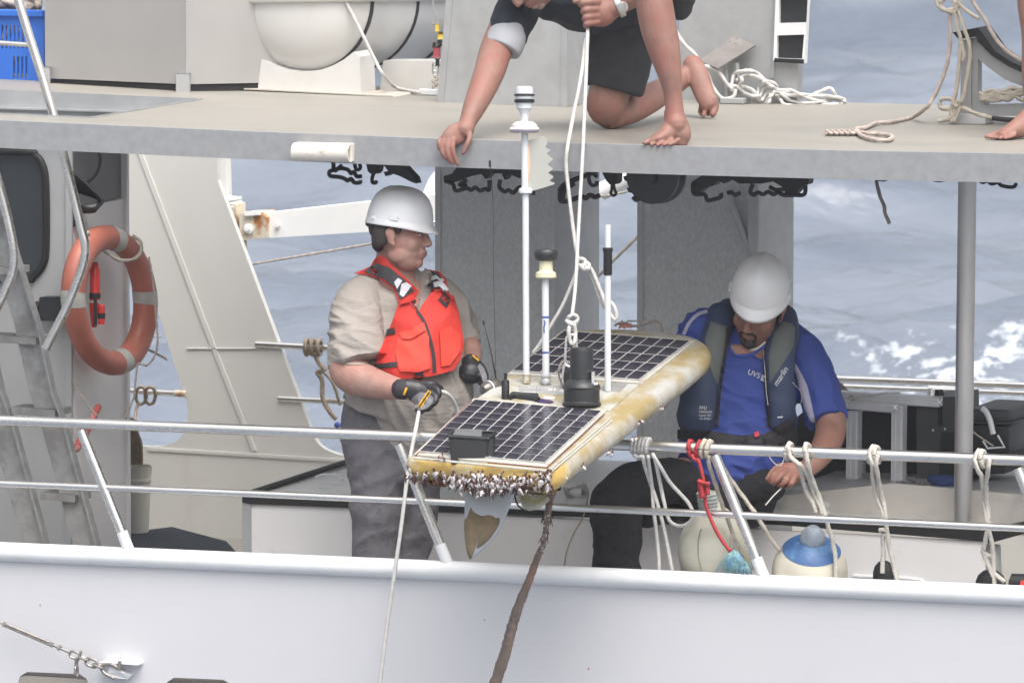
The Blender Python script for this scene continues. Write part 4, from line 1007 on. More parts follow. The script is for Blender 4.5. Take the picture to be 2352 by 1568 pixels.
# ------------------------------------------------------------------ A: man in the orange vest
def personA():
    d = .60
    t = thing('person', 'man in white hard hat and orange vest standing at the rail in black gloves', 'person', Vector((V(900, 1600, d).x, V(900, 1600, d).y, ZD)))
    fw = (RT*math.cos(.30)-LK*math.sin(.30)-UP*.04).normalized(); A = axes(fw, (UP*1+RT*.03).normalized())
    hc = V(919, 545, d-.02)
    bm = B(); headmesh(bm, hc, A, 1.0, 1.12, 1.45)
    chain(bm, [(905, 585, d+.03, 42, 46), (912, 640, d+.03, 45, 48), (925, 690, d+.05, 52, 55), (925, 760, d+.07, 60, 60), (920, 960, d+.07, 70, 70)])
    chain(bm, [(830, 690, d-.02, 40), (806, 770, d-.07, 42), (802, 838, d-.10, 48), (812, 862, d-.13, 44), (850, 878, d-.18, 37), (890, 888, d-.24, 30), (930, 896, d-.28, 22), (952, 903, d-.29, 18)])
    chain(bm, [(1040, 700, d+.12, 26), (1064, 765, d+.11, 22), (1084, 806, d+.04, 24), (1082, 838, d-.02, 18)])
    chain(bm, [(870, 1000, d+.05, 46), (866, 1290, d+.04, 26), (868, 1600, d+.03, 22)]); chain(bm, [(945, 1000, d+.12, 46), (934, 1290, d+.12, 26), (928, 1600, d+.12, 22)])
    body = organic('body', bm, .0034, skA, t, 6)
    face_bits(t, hc, A, 1.0, hairA)
    # hair under the hat, behind the ear
    bm = B(); q = lambda x, y, z: hc+A[0]*x+A[1]*y+A[2]*z
    ell(bm, q(0, -.028, .040), .0805, .0885, .078, A); 
    for s in (-1, 1): ell(bm, q(s*.070, -.050, .000), .013, .034, .040, A); ell(bm, q(s*.0765, .016, .030), .006, .016, .022, A)
    ell(bm, q(0, -.074, -.022), .055, .024, .034, A); organic('hair', bm, .004, hairA, t, 6)
    hatA = axes((fw-UP*.10), UP); hardhat(t, hc+A[2]*.048-A[1]*.004, hatA, .925)
    # shirt
    bm = B()
    chain(bm, [(925, 655, d+.06, 60, 50), (920, 690, d+.06, 112, 74), (925, 740, d+.05, 125, 84), (932, 800, d+.03, 132, 92), (938, 860, d+.01, 140, 98), (940, 905, d+.0, 148, 102), (935, 950, d+.02, 150, 98), (905, 962, d+.04, 122, 88)], 28)
    chain(bm, [(845, 668, d+.04, 46), (826, 698, d-.0, 58), (818, 750, d-.06, 63), (820, 800, d-.09, 67), (826, 829, d-.10, 73, 72)], 26, 5, True)
    chain(bm, [(1015, 670, d+.12, 34), (1048, 710, d+.12, 36), (1064, 755, d+.11, 33), (1076, 790, d+.08, 29)], 22, 5, True)
    chain(bm, [(1000, 900, d+.0, 70, 70), (1030, 950, d+.0, 62, 66), (1000, 985, d+.02, 60, 60)])
    f1 = creases(.010, 20, 6, math.radians(25), 3, .003); f2 = creases(.012, 8, 28, math.radians(-14), 9, .003)
    def fold(p, n):
        u, v = uv(p); k = 1/(1+math.exp(-(860-u)/12)); return (f2(p, n)*k+f1(p, n)*(1-k))*min(1, max(.1, (v-645)/60))
    shirt = organic('shirt', bm, .0048, shirtA, t, 5, fold)
    ts = bvh(shirt, body)
    # sleeve hem and collar
    patch(ts, strip([(752, 826), (800, 834), (850, 832), (900, 822)], 5), mat('beige_hem', (.34, .30, .265), .85, var=.05), 'sleeve_hem', t, .004, .004)
    for nm, po in (('collar', [(868, 606), (882, 600), (900, 640), (930, 668), (958, 702), (950, 716), (925, 690), (892, 655), (872, 630)]), ('collar', [(962, 624), (985, 618), (1000, 640), (992, 680), (970, 720), (960, 712), (968, 670)])):
        patch(ts, po, shirtA, nm, t, .006, .006)
    patch(ts, [(936, 668), (952, 650), (966, 640), (968, 668), (962, 700), (955, 712)], skA, 'open_neck_skin', t, .005, .004)
    # orange vest: one padded shell, armholes left by its outline
    bm = B()
    chain(bm, [(962, 700, d+.0, 74, 84), (968, 745, d-.01, 108, 92), (972, 800, d-.02, 118, 100), (960, 860, d-.03, 122, 106)], 30)
    vest0 = organic('vest_form', bm, .006, vestm, t, 8, creases(.008, 12, 7, .5, 5, .002))
    tv = bvh(vest0, shirt)
    vo = [(918, 690), (902, 735), (885, 775), (868, 815), (856, 846), (880, 858), (918, 870), (950, 868), (990, 864), (1024, 855), (1042, 850), (1058, 825), (1066, 790), (1060, 750), (1052, 710), (1042, 680), (1012, 664), (990, 672), (968, 702), (960, 716), (940, 690)]
    v_ = patch(tv, vo, vestm, 'vest', t, .012, .030, 6)
    bpy.data.objects.remove(vest0)
    tv = bvh(v_, shirt, body)
    patch(tv, strip([(957, 712), (975, 740), (988, 780), (996, 820), (998, 855)], (7, 9)), webb, 'zip', t, .003, .002, 6)
    dm = lambda x, y, a, b: [(x, y-b), (x+a, y-2), (x, y+b), (x-a, y+2)]
    for x, y in ((950, 690), (1021, 686)):
        patch(tv, [(x-4, y-20), (x+20, y+2), (x+4, y+21), (x-17, y-1)] if x < 1000 else [(x+2, y-20), (x+14, y+4), (x+5, y+22), (x-15, y+3)], webb, 'diamond_patch', t, .004, .002, 6)
        patch(tv, [(x-3, y-9), (x+8, y+1), (x+2, y+10), (x-8, y-1)], vestm, 'patch_slot', t, .007, .001, 5)
        patch(tv, [(x-2, y-7), (x+6, y+1), (x+1, y+8), (x-6, y-1)], webb, 'patch_slot', t, .0085, .001, 5)
    patch(tv, [(889, 756), (905, 752), (908, 766), (885, 770)], webb, 'side_strap', t, .006, .003, 5)
    patch(tv, [(860, 836), (911, 830), (912, 842), (862, 848)], webb, 'waist_strap', t, .004, .003, 5)
    patch(tv, [(952, 850), (971, 850), (972, 862), (953, 862)], webb, 'ring_tab', t, .004, .003, 5)
    patch(tv, strip([(953, 862), (957, 870), (967, 870), (972, 862)], 3.5), webb, 'ring', t, .006, .004, 4)
    patch(tv, [(1046, 795), (1056, 793), (1057, 802), (1047, 804)], webb, 'tab', t, .004, .003, 5)
    # pockets with flaps
    vm2 = mat('orange_pocket', (.68, .060, .036), .7, var=.06, scale=12, bump=.0012, bscale=200)
    patch(tv, [(914, 772), (940, 770), (975, 745), (985, 775), (988, 846), (960, 855), (918, 852), (908, 810)], vm2, 'pocket', t, .009, .008, 6)
    patch(tv, [(916, 764), (944, 758), (974, 740), (978, 758), (944, 778), (924, 778)], vm2, 'pocket_flap', t, .017, .008, 6)
    patch(tv, [(1010, 760), (1036, 748), (1058, 772), (1058, 806), (1034, 838), (1014, 842)], vm2, 'pocket', t, .009, .008, 6)
    # shoulder straps: red piping, mesh, reflective tape
    patch(tv, [(812, 628), (850, 612), (862, 592), (878, 586), (895, 603), (925, 632), (962, 668), (950, 690), (918, 700), (903, 662), (870, 640), (838, 630)], vestm, 'shoulder_strap', t, .014, .010, 5)
    patch(tv, [(836, 624), (862, 604), (895, 614), (932, 645), (952, 668), (918, 688), (906, 660), (880, 640), (850, 630)], meshm, 'shoulder_mesh', t, .021, .004, 5)
    patch(tv, [(905, 648), (914, 638), (924, 644), (912, 664)], refl, 'reflective_tape', t, .027, .003, 4)
    patch(tv, [(922, 652), (933, 648), (946, 656), (926, 682), (918, 676)], refl, 'reflective_tape', t, .027, .003, 4)
    patch(tv, [(974, 616), (1010, 624), (1024, 640), (1034, 684), (1012, 668), (990, 670), (982, 640)], vestm, 'shoulder_strap', t, .014, .010, 5)
    patch(tv, [(976, 618), (1006, 626), (1020, 645), (1026, 676), (1008, 662), (990, 664), (984, 640)], meshm, 'shoulder_mesh', t, .021, .004, 5)
    patch(tv, strip([(986, 642), (1004, 636), (1018, 646)], 9), refl, 'reflective_tape', t, .027, .003, 4)
    patch(tv, strip([(996, 654), (1012, 652), (1026, 668)], 12), refl, 'reflective_tape', t, .027, .003, 4)
    # trousers
    bm = B()
    chain(bm, [(892, 950, d+.06, 108, 92), (896, 1010, d+.06, 114, 96), (905, 1060, d+.06, 108, 92)], 26)
    chain(bm, [(862, 1040, d+.02, 66, 72), (866, 1120, d+.02, 64, 70), (868, 1175, d+.02, 64, 66), (866, 1215, d+.02, 58, 60), (866, 1290, d+.02, 58, 56), (868, 1450, d+.03, 50, 48), (868, 1620, d+.03, 46, 46)], 22)
    chain(bm, [(945, 1040, d+.12, 68, 72), (952, 1120, d+.12, 62, 68), (954, 1190, d+.12, 58, 62), (940, 1245, d+.12, 56, 58), (932, 1290, d+.12, 52, 54), (928, 1450, d+.12, 48, 48), (928, 1620, d+.12, 44, 44)], 22)
    organic('trousers', bm, .006, jean, t, 5, creases(.008, 8, 11, math.radians(35), 4, .004))
    for u in (866, 928):
        bm = B(); g = V(u, 1640, d+.03); g.z = ZD
        limb(bm, [(g+Vector((-.02, .02, .05)), .05, .05), (g+Vector((.06, -.05, .045)), .045, .045), (g+Vector((.14, -.11, .035)), .04, .035)], 14); organic('boot', bm, .006, black, t, 3)
    # gloves
    def glove1():
        bm = B(); dd = d-.29
        chain(bm, [(922, 893, dd, 22, 20), (940, 893, dd, 24, 20), (962, 900, dd, 27, 20), (980, 905, dd-.01, 26, 18)])
        for pts, r in ((((985, 888, dd-.02), (1003, 893, dd-.04), (1008, 905, dd-.05), (1000, 915, dd-.04)), 9.5), (((985, 902, dd-.03), (1000, 912, dd-.05), (998, 925, dd-.06), (985, 930, dd-.04)), 9.5),
                       (((978, 914, dd-.03), (988, 928, dd-.05), (983, 938, dd-.05), (972, 938, dd-.03)), 9.5), (((966, 920, dd-.02), (972, 936, dd-.04), (966, 945, dd-.04), (958, 942, dd-.02)), 9),
                       (((966, 882, dd-.01), (990, 880, dd-.02), (1006, 886, dd-.01), (1014, 892, dd+.0)), 7.5)): fing(bm, pts, r)
        g = organic('glove', bm, .003, glb, t, 2, label='black and grey work glove gripping the white line')
        tg = bvh(g); patch(tg, [(952, 908), (966, 900), (984, 902), (996, 912), (995, 925), (980, 938), (962, 942), (952, 930), (944, 918)], glg, 'glove_back', t, .0025, .002, 5)
        patch(tg, strip([(963, 934), (987, 898)], 9), ylm, 'yellow_patch', t, .005, .002, 4)
        patch(tg, strip([(963.5, 933), (986.5, 899)], 3.6), mat('patch_letters', (.05, .03, .01), .7, var=.9, scale=300, detail=0), 'patch_lettering', t, .0075, .001, 4)
        patch(tg, strip([(925, 912), (934, 890)], 5), ylm, 'yellow_patch', t, .004, .002, 4)
        bm = B(); chain(bm, [(920, 893, dd, 24, 22), (930, 894, dd, 23.5, 22)]); organic('glove_cuff', bm, .003, webb, t, 1)
        dd = d-.04; bm = B()
        chain(bm, [(1080, 830, dd, 20, 18), (1082, 846, dd-.01, 30, 24), (1080, 858, dd-.02, 30, 24)])
        for pts, r in ((((1090, 830, dd), (1105, 840, dd-.02), (1115, 860, dd-.04), (1116, 876, dd-.05)), 9), (((1085, 850, dd), (1100, 858, dd-.03), (1110, 872, dd-.05), (1110, 884, dd-.05)), 8.5),
                       (((1062, 840, dd), (1056, 850, dd-.02), (1062, 862, dd-.04)), 9), (((1078, 862, dd), (1094, 868, dd-.02), (1104, 880, dd-.03)), 8.5)): fing(bm, pts, r)
        g = organic('glove', bm, .003, glb, t, 2, label='black glove resting on the far edge of the float')
        tg = bvh(g); patch(tg, [(1102, 834), (1112, 846), (1119, 866), (1118, 886), (1110, 880), (1104, 858), (1096, 842)], glg, 'glove_back', t, .0025, .002, 5)
        patch(tg, strip([(1085, 815), (1100, 828)], 4), ylm, 'yellow_patch', t, .004, .002, 4)
    glove1()
personA()
# ------------------------------------------------------------------ B: man in blue, head bowed
def personB():
    d = .62
    t = thing('person', 'man in blue shirt and navy life vest sitting behind the rail with hard hat bowed', 'person', Vector((V(1690, 1160, d).x, V(1690, 1160, d).y, .8)))
    fw = (-LK*.80-UP*.55-RT*.40).normalized(); A = axes(fw, (UP*.82-LK*.50+RT*.05).normalized())
    hc = V(1742, 707, d-.04)
    bm = B(); headmesh(bm, hc, A, 1.08, 1.12, 1.2)
    chain(bm, [(1745, 740, d+.06, 48, 50), (1748, 790, d+.04, 52, 50), (1735, 830, d+.05, 60, 54), (1700, 960, d+.06, 80, 60), (1690, 1090, d+.06, 85, 66)])
    chain(bm, [(1830, 812, d+.05, 30), (1874, 884, d+.03, 32), (1902, 950, d+.0, 38), (1908, 985, d-.03, 36), (1898, 1020, d-.1, 33), (1872, 1058, d-.18, 26), (1846, 1082, d-.22, 20), (1832, 1090, d-.24, 20)])
    chain(bm, [(1625, 760, d+.08, 40), (1590, 800, d+.08, 38), (1560, 850, d+.02, 34), (1545, 880, d-.03, 28)])
    chain(bm, [(1640, 1090, d, 50), (1450, 1110, d-.08, 40), (1410, 1150, d-.1, 34), (1415, 1300, d-.08, 26), (1415, 1560, d-.06, 20)])
    dd = d-.25
    # hand holding the thin cord
    chain(bm, [(1838, 1086, dd, 19, 16), (1818, 1084, dd-.01, 24, 15), (1806, 1086, dd-.01, 22, 14)])
    for pts, r in ((((1802, 1072, dd-.02), (1786, 1078, dd-.04), (1774, 1092, dd-.05), (1767, 1104, dd-.04)), 7.5), (((1808, 1080, dd-.03), (1794, 1090, dd-.055), (1784, 1102, dd-.06), (1776, 1110, dd-.05)), 8),
                   (((1814, 1090, dd-.03), (1806, 1102, dd-.055), (1796, 1112, dd-.05), (1786, 1113, dd-.03)), 8), (((1824, 1098, dd-.03), (1818, 1110, dd-.045), (1808, 1117, dd-.03), (1800, 1115, dd-.01)), 7.5),
                   (((1806, 1068, dd), (1788, 1070, dd-.01), (1772, 1084, dd-.02), (1762, 1100, dd-.03)), 7.5)): fing(bm, pts, r)
    body = organic('body', bm, .0034, skB, t, 4)
    face_bits(t, hc, A, 1.08, hairA, True, False)
    tb = bvh(body)
    k = 1.08; q = lambda x, y, z: hc+(A[0]*x+A[1]*y+A[2]*z)*k; bm = B()
    for s_ in (-1, 1): limb(bm, [(q(0, .0975, -.037), .0062, .0062), (q(s_*.016, .0940, -.039), .0062, .0062), (q(s_*.026, .0860, -.047), .0052, .0052), (q(s_*.027, .0830, -.062), .0050, .0050), (q(s_*.021, .0830, -.078), .0070, .0070)], 10)
    ell(bm, q(0, .0740, -.087), .028, .022, .022, A); ell(bm, q(0, .0850, -.072), .012, .010, .009, A)
    organic('goatee', bm, .0028, beardB, t, 4)
    bm = B(); limb(bm, [(q(-.016, .092, -.053), .0016, .0016), (q(0, .0985, -.0535), .003, .003), (q(.016, .092, -.053), .0016, .0016)], 8); obj('mouth', bm, lipm, t)
    patch(tb, [(1788, 722), (1796, 716), (1794, 742), (1786, 748)], hairA, 'sideburn', t, .003, .003, 4)
    bm = B(); P = [onto(tb, u, v, d, .004)[0] for u, v in cr([(1680, 776), (1688, 790), (1704, 800), (1722, 803), (1742, 799), (1756, 786)], 5)]
    for p in P: ell(bm, p, .0046, .0046, .0046, None, 8, 6)
    for a, b in zip(P, P[1:]): ell(bm, a.lerp(b, .5), .0046, .0046, .0046, None, 8, 6)
    obj('shell_necklace', bm, mat('necklace_white', (.72, .70, .62), .5), t)
    hA = axes((fw+RT*.22).normalized(), A[2]); hardhat(t, hc+A[2]*.056-A[1]*.012, hA, .97)
    # shirt
    bm = B()
    chain(bm, [(1740, 785, d+.10, 62, 40), (1722, 795, d+.08, 108, 62), (1710, 850, d+.06, 128, 76), (1700, 920, d+.04, 132, 86), (1694, 990, d+.03, 136, 92), (1690, 1050, d+.02, 132, 98), (1702, 1070, d+.02, 122, 94)], 28)
    chain(bm, [(1650, 760, d+.10, 56), (1615, 768, d+.09, 58), (1590, 800, d+.08, 50), (1572, 840, d+.05, 42)], 20)
    chain(bm, [(1806, 775, d+.08, 44), (1842, 812, d+.06, 50), (1868, 868, d+.04, 52), (1888, 925, d+.02, 50), (1900, 964, d-.01, 50)], 24, 5, True)
    f1 = creases(.010, 10, 24, math.radians(-24), 2, .002); f2 = creases(.006, 20, 9, .5, 6, .002)
    shirt = organic('shirt', bm, .005, blueS, t, 5, lambda p, n: f1(p, n) if uv(p)[0] < 1800 else f2(p, n))
    ts = bvh(shirt, body)
    patch(ts, [(1678, 790), (1756, 794), (1728, 812), (1703, 818), (1690, 815), (1680, 800)], skB, 'neck_skin', t, .004, .004, 5)
    patch(ts, strip([(1668, 786), (1682, 808), (1688, 815), (1702, 816)], 6), blueS, 'collar', t, .008, .005, 5)
    patch(ts, strip([(1700, 817), (1730, 812), (1760, 792)], 7), blueS, 'collar', t, .008, .005, 5)
    patch(ts, strip([(1570, 768), (1584, 740), (1606, 720), (1640, 712)], 8), lilac, 'shoulder_stripe', t, .004, .002, 5)
    patch(ts, [(1821, 824), (1828, 836), (1842, 860), (1854, 885), (1862, 918), (1873, 972), (1862, 968), (1846, 938), (1838, 900), (1828, 860), (1820, 840)], lilac, 'sleeve_stripe', t, .004, .002, 5)
    # trousers
    bm = B()
    chain(bm, [(1690, 1120, d+.03, 100, 84), (1690, 1140, d+.0, 98, 80)], 24)
    chain(bm, [(1640, 1122, d, 52, 62), (1540, 1104, d-.04, 54, 58), (1450, 1118, d-.09, 56, 56), (1414, 1150, d-.11, 56, 54), (1416, 1200, d-.11, 60, 54), (1420, 1260, d-.1, 56, 50), (1416, 1330, d-.1, 58, 50), (1416, 1560, d-.08, 50, 46)], 22)
    chain(bm, [(1640, 1115, d, 58, 58), (1720, 1118, d-.05, 50, 52), (1764, 1116, d-.08, 40, 44)], 20)
    chain(bm, [(1745, 1130, d+.06, 36), (1640, 1150, d+.1, 36), (1540, 1170, d+.08, 32), (1490, 1190, d+.02, 26)], 16)
    organic('trousers', bm, .006, blackT, t, 5, creases(.008, 9, 14, .5, 8, .003))
    bm = B(); g = V(1416, 1575, d-.1); g.z = ZD
    limb(bm, [(g+Vector((0, .03, .05)), .05, .05), (g+Vector((-.02, -.06, .045)), .045, .045), (g+Vector((-.03, -.14, .035)), .04, .035)], 14); organic('boot', bm, .006, black, t, 3)
    # inflatable vest
    bm = B()
    chain(bm, [(1658, 722, d+.02, 34, 30), (1646, 770, d-.03, 34, 28), (1630, 830, d-.07, 36, 26), (1612, 890, d-.09, 42, 28), (1600, 950, d-.10, 46, 28), (1602, 975, d-.09, 42, 26)], 20)
    chain(bm, [(1806, 728, d+.02, 28, 30), (1800, 775, d-.03, 36, 28), (1790, 830, d-.06, 36, 26), (1790, 890, d-.08, 36, 26), (1793, 950, d-.08, 34, 26), (1790, 970, d-.08, 28, 24)], 20)
    chain(bm, [(1655, 725, d+.05, 30), (1690, 715, d+.16, 34), (1760, 715, d+.16, 34), (1805, 730, d+.05, 28)], 16)
    vest = organic('life_vest', bm, .0045, navyV, t, 5, creases(.004, 12, 9, 1.0, 3, .0015))
    tv = bvh(vest, shirt)
    patch(tv, [(1632, 738), (1652, 745), (1672, 750), (1670, 780), (1662, 830), (1651, 888), (1640, 868), (1629, 838), (1619, 780)], greyV, 'grey_panel', t, .004, .003, 5)
    patch(tv, [(1800, 738), (1818, 742), (1826, 752), (1824, 794), (1796, 838), (1768, 880), (1766, 815), (1778, 765)], greyV, 'grey_panel', t, .004, .003, 5)
    patch(tv, strip([(1672, 752), (1668, 800), (1654, 885), (1646, 980)], 8), webb, 'vest_edge', t, .006, .003, 5)
    patch(tv, strip([(1755, 795), (1757, 850), (1764, 930), (1764, 980)], 7), webb, 'vest_edge', t, .006, .003, 5)
    bm = B(); P = [onto(tv, u, v, d, .010)[0] for u, v in ((1753, 800), (1757, 850), (1760, 900), (1764, 930))]; sweep(bm, P, .0014, 6)
    P = [onto(tv, u, v, d, .010)[0] for u, v in cr([(1820, 878), (1832, 890), (1842, 905), (1840, 925)], 3)]; sweep(bm, P, .0014, 6); obj('thin_cord', bm, rope_w, t)
    patch(tv, [(1556, 986), (1640, 990), (1700, 1000), (1770, 996), (1830, 984), (1832, 1004), (1770, 1018), (1700, 1022), (1620, 1014), (1556, 1008)], webb, 'waist_belt', t, .010, .006, 6)
    patch(tv, [(1790, 975), (1826, 960), (1834, 1015), (1800, 1030), (1760, 1022), (1752, 1000)], webb, 'belt_pouch', t, .016, .012, 6)
    patch(tv, [(1732, 993), (1742, 990), (1744, 1000), (1734, 1004)], mat('red_toggle', (.6, .03, .03), .5), 'red_toggle', t, .022, .004, 3)
    patch(tv, strip([(1786, 958), (1798, 957)], 3), lett, 'label_tag', t, .006, .001, 3)
    wm = mat('white_print', (.66, .68, .70), .6, var=.05)
    mapped_text(tv, 'UVS', 17, 1716, 858, math.radians(-22), wm, 'shirt_lettering', t, .006)
    patch(tv, [(1750, 860), (1759, 862), (1758, 877), (1747, 873)], wm, 'shirt_logo', t, .006, .001, 3)
    mapped_text(tv, 'marlin', 19, 1785, 888, math.radians(57), wm, 'vest_lettering', t, .007, shear=.2)
    for i, (s, sz) in enumerate((('PFD', 10.5), ('MANUAL', 7.5), ('Level 150', 7), ('AS 4758.1', 7))):
        mapped_text(tv, s, sz, 1606, 940+i*7.8, 0, wm, 'vest_lettering', t, .006)
personB()
# ------------------------------------------------------------------ C: kneeling man on the roof
def personC():
    dk = dR(1400, 296); df = dR(1535, 334); dt = dR(1632, 271); dh = D(W(1045, 330, YR-.02))
    t = thing('person', 'barefoot man in dark shirt and shorts kneeling on the roof, hand gripping its edge', 'person', WR(1450, 297))
    A = axes((-UP*.86-RT*.40-LK*.30).normalized(), (-RT*.8+UP*.5-LK*.2).normalized())
    ds = dk-.10; hc = V(1208, -58, ds-.24)
    bm = B(); headmesh(bm, hc, A, 1.02, 1.1, 1.2)
    chain(bm, [(1216, -66, ds-.20, 40), (1240, -62, ds-.10, 45), (1290, -40, ds+.02, 60, 70), (1400, -20, ds+.06, 78, 80), (1510, -40, dk+.06, 70, 85)])
    # planted arm
    chain(bm, [(1192, 0, ds-.05, 44), (1160, 70, ds-.12, 40), (1138, 120, ds-.18, 38), (1126, 160, dh+.16, 36), (1108, 205, dh+.1, 32), (1088, 250, dh+.05, 26), (1074, 282, dh+.02, 20), (1068, 298, dh+.0, 22)])
    chain(bm, [(1064, 298, dh, 21, 15), (1050, 307, dh-.005, 26, 13), (1034, 317, dh-.012, 22, 11), (1026, 323, dh-.014, 18, 9)])
    q = dh-.02
    for pts, r in ((((1013, 318, q+.01), (1007, 328, q), (1008, 342, q+.002)), 5.5), (((1020, 322, q), (1014, 336, q-.004), (1017, 354, q-.004), (1033, 372, q+.002)), 6.2), (((1030, 322, q-.002), (1026, 338, q-.008), (1029, 357, q-.008), (1040, 375, q)), 6.4),
                   (((1042, 320, q-.002), (1040, 338, q-.010), (1043, 358, q-.010), (1052, 378, q-.002)), 6.8),
                   (((1070, 298, q+.008), (1079, 311, q-.004), (1074, 330, q-.014), (1064, 351, q-.010)), 8)): fing(bm, pts, r)
    # kneeling leg
    chain(bm, [(1440, 20, dk, 60), (1418, 140, dk, 56), (1400, 210, dk, 48), (1394, 245, dk-.0, 47), (1404, 262, dk+.02, 36)])
    chain(bm, [(1402, 262, dk+.02, 36), (1450, 250, dk+.10, 34), (1500, 222, dk+.22, 33), (1550, 192, dt, 26), (1590, 165, dt+.06, 22)])
    chain(bm, [(1592, 150, dt+.06, 24, 24), (1604, 178, dt+.03, 26, 20), (1618, 215, dt+.0, 24, 16), (1630, 240, dt-.02, 22, 14)])
    for pts, r in ((((1638, 228, dt-.02), (1642, 246, dt-.02), (1637, 262, dt-.03)), 12), (((1622, 232, dt-.02), (1620, 250, dt-.02), (1616, 265, dt-.03)), 8), (((1628, 236, dt+.01), (1628, 252, dt), (1626, 264, dt)), 6), (((1616, 236, dt+.02), (1612, 252, dt+.01), (1610, 264, dt)), 5.5), (((1612, 232, dt+.03), (1608, 246, dt+.03), (1606, 260, dt+.02)), 5)): fing(bm, pts, r)
    # raised-knee leg
    chain(bm, [(1530, -60, dk, 60), (1560, -110, dk-.1, 62), (1530, -150, df-.02, 56), (1502, -120, df, 50), (1498, -40, df, 42), (1508, 40, df, 43), (1524, 110, df, 38), (1538, 170, df, 28), (1546, 220, df+.01, 21), (1550, 262, df+.01, 22), (1552, 285, df, 24)])
    chain(bm, [(1547, 262, df+.02, 23, 22), (1553, 287, df+.02, 29, 26), (1554, 306, df+.02, 34, 28), (1552, 318, df+.02, 32, 24)])
    chain(bm, [(1548, 292, df+.01, 26, 24), (1526, 312, df-.0, 20, 28), (1504, 321, df-.01, 13, 30), (1494, 325, df-.015, 9, 26)])
    for i, (u, v, r) in enumerate(((1481, 328, 8), (1496, 332, 6.6), (1510, 333, 6.4), (1524, 333, 6.2), (1538, 332, 6))):
        fing(bm, ((u+20, v-11, df-.01-.006*i), (u+9, v-4, df-.03-.008*i), (u, v, df-.04-.009*i)), r)
    # hand on the rope with forearm
    ra = ds-.24
    chain(bm, [(1300, -60, ds, 48), (1400, -95, ds-.1, 40), (1500, -70, ra-.02, 36), (1462, -20, ra, 32), (1424, 10, ra, 24), (1404, 22, ra, 24)])
    chain(bm, [(1404, 20, ra, 26, 18), (1384, 30, ra-.01, 32, 20), (1366, 36, ra-.01, 28, 18)])
    for i, (v, r) in enumerate(((8, 9.5), (24, 9.5), (40, 9), (54, 8.5))):
        fing(bm, ((1372, v-2, ra-.03), (1350, v-2+i, ra-.05), (1336-(4 if i == 0 else 0)+i*3, v+2+i, ra-.04), (1342+i*2, v+6+i, ra-.015)), r)
    fing(bm, ((1362, 2, ra-.01), (1338, 0, ra-.045), (1320, 4, ra-.05)), 8)
    body = organic('body', bm, .0034, skC, t, 5)
    q_ = lambda x, y, z: hc+A[0]*x+A[1]*y+A[2]*z
    face_bits(t, hc, A, 1.0, greyb)
    bm = B(); ell(bm, q_(0, -.03, .05), .084, .088, .078, A); organic('hair', bm, .005, hairA, t, 3)
    tb = bvh(body); bm = B(); ell(bm, q_(0, .066, -.092), .026, .022, .016, A); ell(bm, q_(0, .084, -.074), .014, .012, .012, A); organic('beard', bm, .003, greyb, t, 3)
    # shirt
    bm = B()
    chain(bm, [(1238, -30, ds+.03, 60, 70), (1275, -20, ds+.03, 72, 96), (1340, -10, ds+.05, 84, 104), (1420, -2, ds+.08, 86, 104), (1490, -20, dk+.06, 82, 100)], 26)
    chain(bm, [(1205, -10, ds-.06, 54), (1180, 40, ds-.11, 50), (1168, 80, ds-.15, 45)], 22, 5, True)
    chain(bm, [(1290, -60, ds-.04, 52), (1370, -90, ds-.1, 46), (1440, -80, ds-.2, 44)], 18)
    organic('tshirt', bm, .005, navyT, t, 5, creases(.007, 10, 14, .3, 2, .002))
    bm = B(); chain(bm, [(1169, 76, ds-.15, 42), (1163, 90, ds-.158, 46), (1153, 112, ds-.17, 45)], 24, 5, True); organic('sleeve_cuff', bm, .004, cuffm, t, 3)
    # shorts
    bm = B()
    chain(bm, [(1500, -30, dk+.05, 84, 88), (1450, 20, dk+.02, 80, 84), (1432, 80, dk+.01, 76, 76), (1424, 140, dk, 73, 68), (1410, 206, dk, 68, 62)], 26, 5, True)
    chain(bm, [(1500, -30, dk+.05, 84), (1552, -20, dk-.04, 50), (1560, 14, dk-.02, 32, 40)], 18)
    bmx = organic('shorts', bm, .005, shortm, t, 4, creases(.005, 9, 14, .2, 5, .002))
    bm = B(); w0 = V(1426, 12, ra); w1 = V(1410, 20, ra); a_ = (w1-w0).normalized()
    lathe(bm, w0-a_*.002, a_, [(px(27), 0), (px(28), .004), (px(28), .016), (px(27), .02)], 24); obj('watch_band', bm, mat('watch_steel', (.55, .54, .52), .3, .7, var=.3, scale=150), t)
    bm = B(); f = V(1430, 16, ra-px(26)); lathe(bm, f, (-LK*.9-UP*.3).normalized(), [(px(13), 0), (px(13), .006), (px(11), .008)], 24); obj('watch_case', bm, mat('watch_face', (.6, .6, .58), .15, .5), t)
personC()
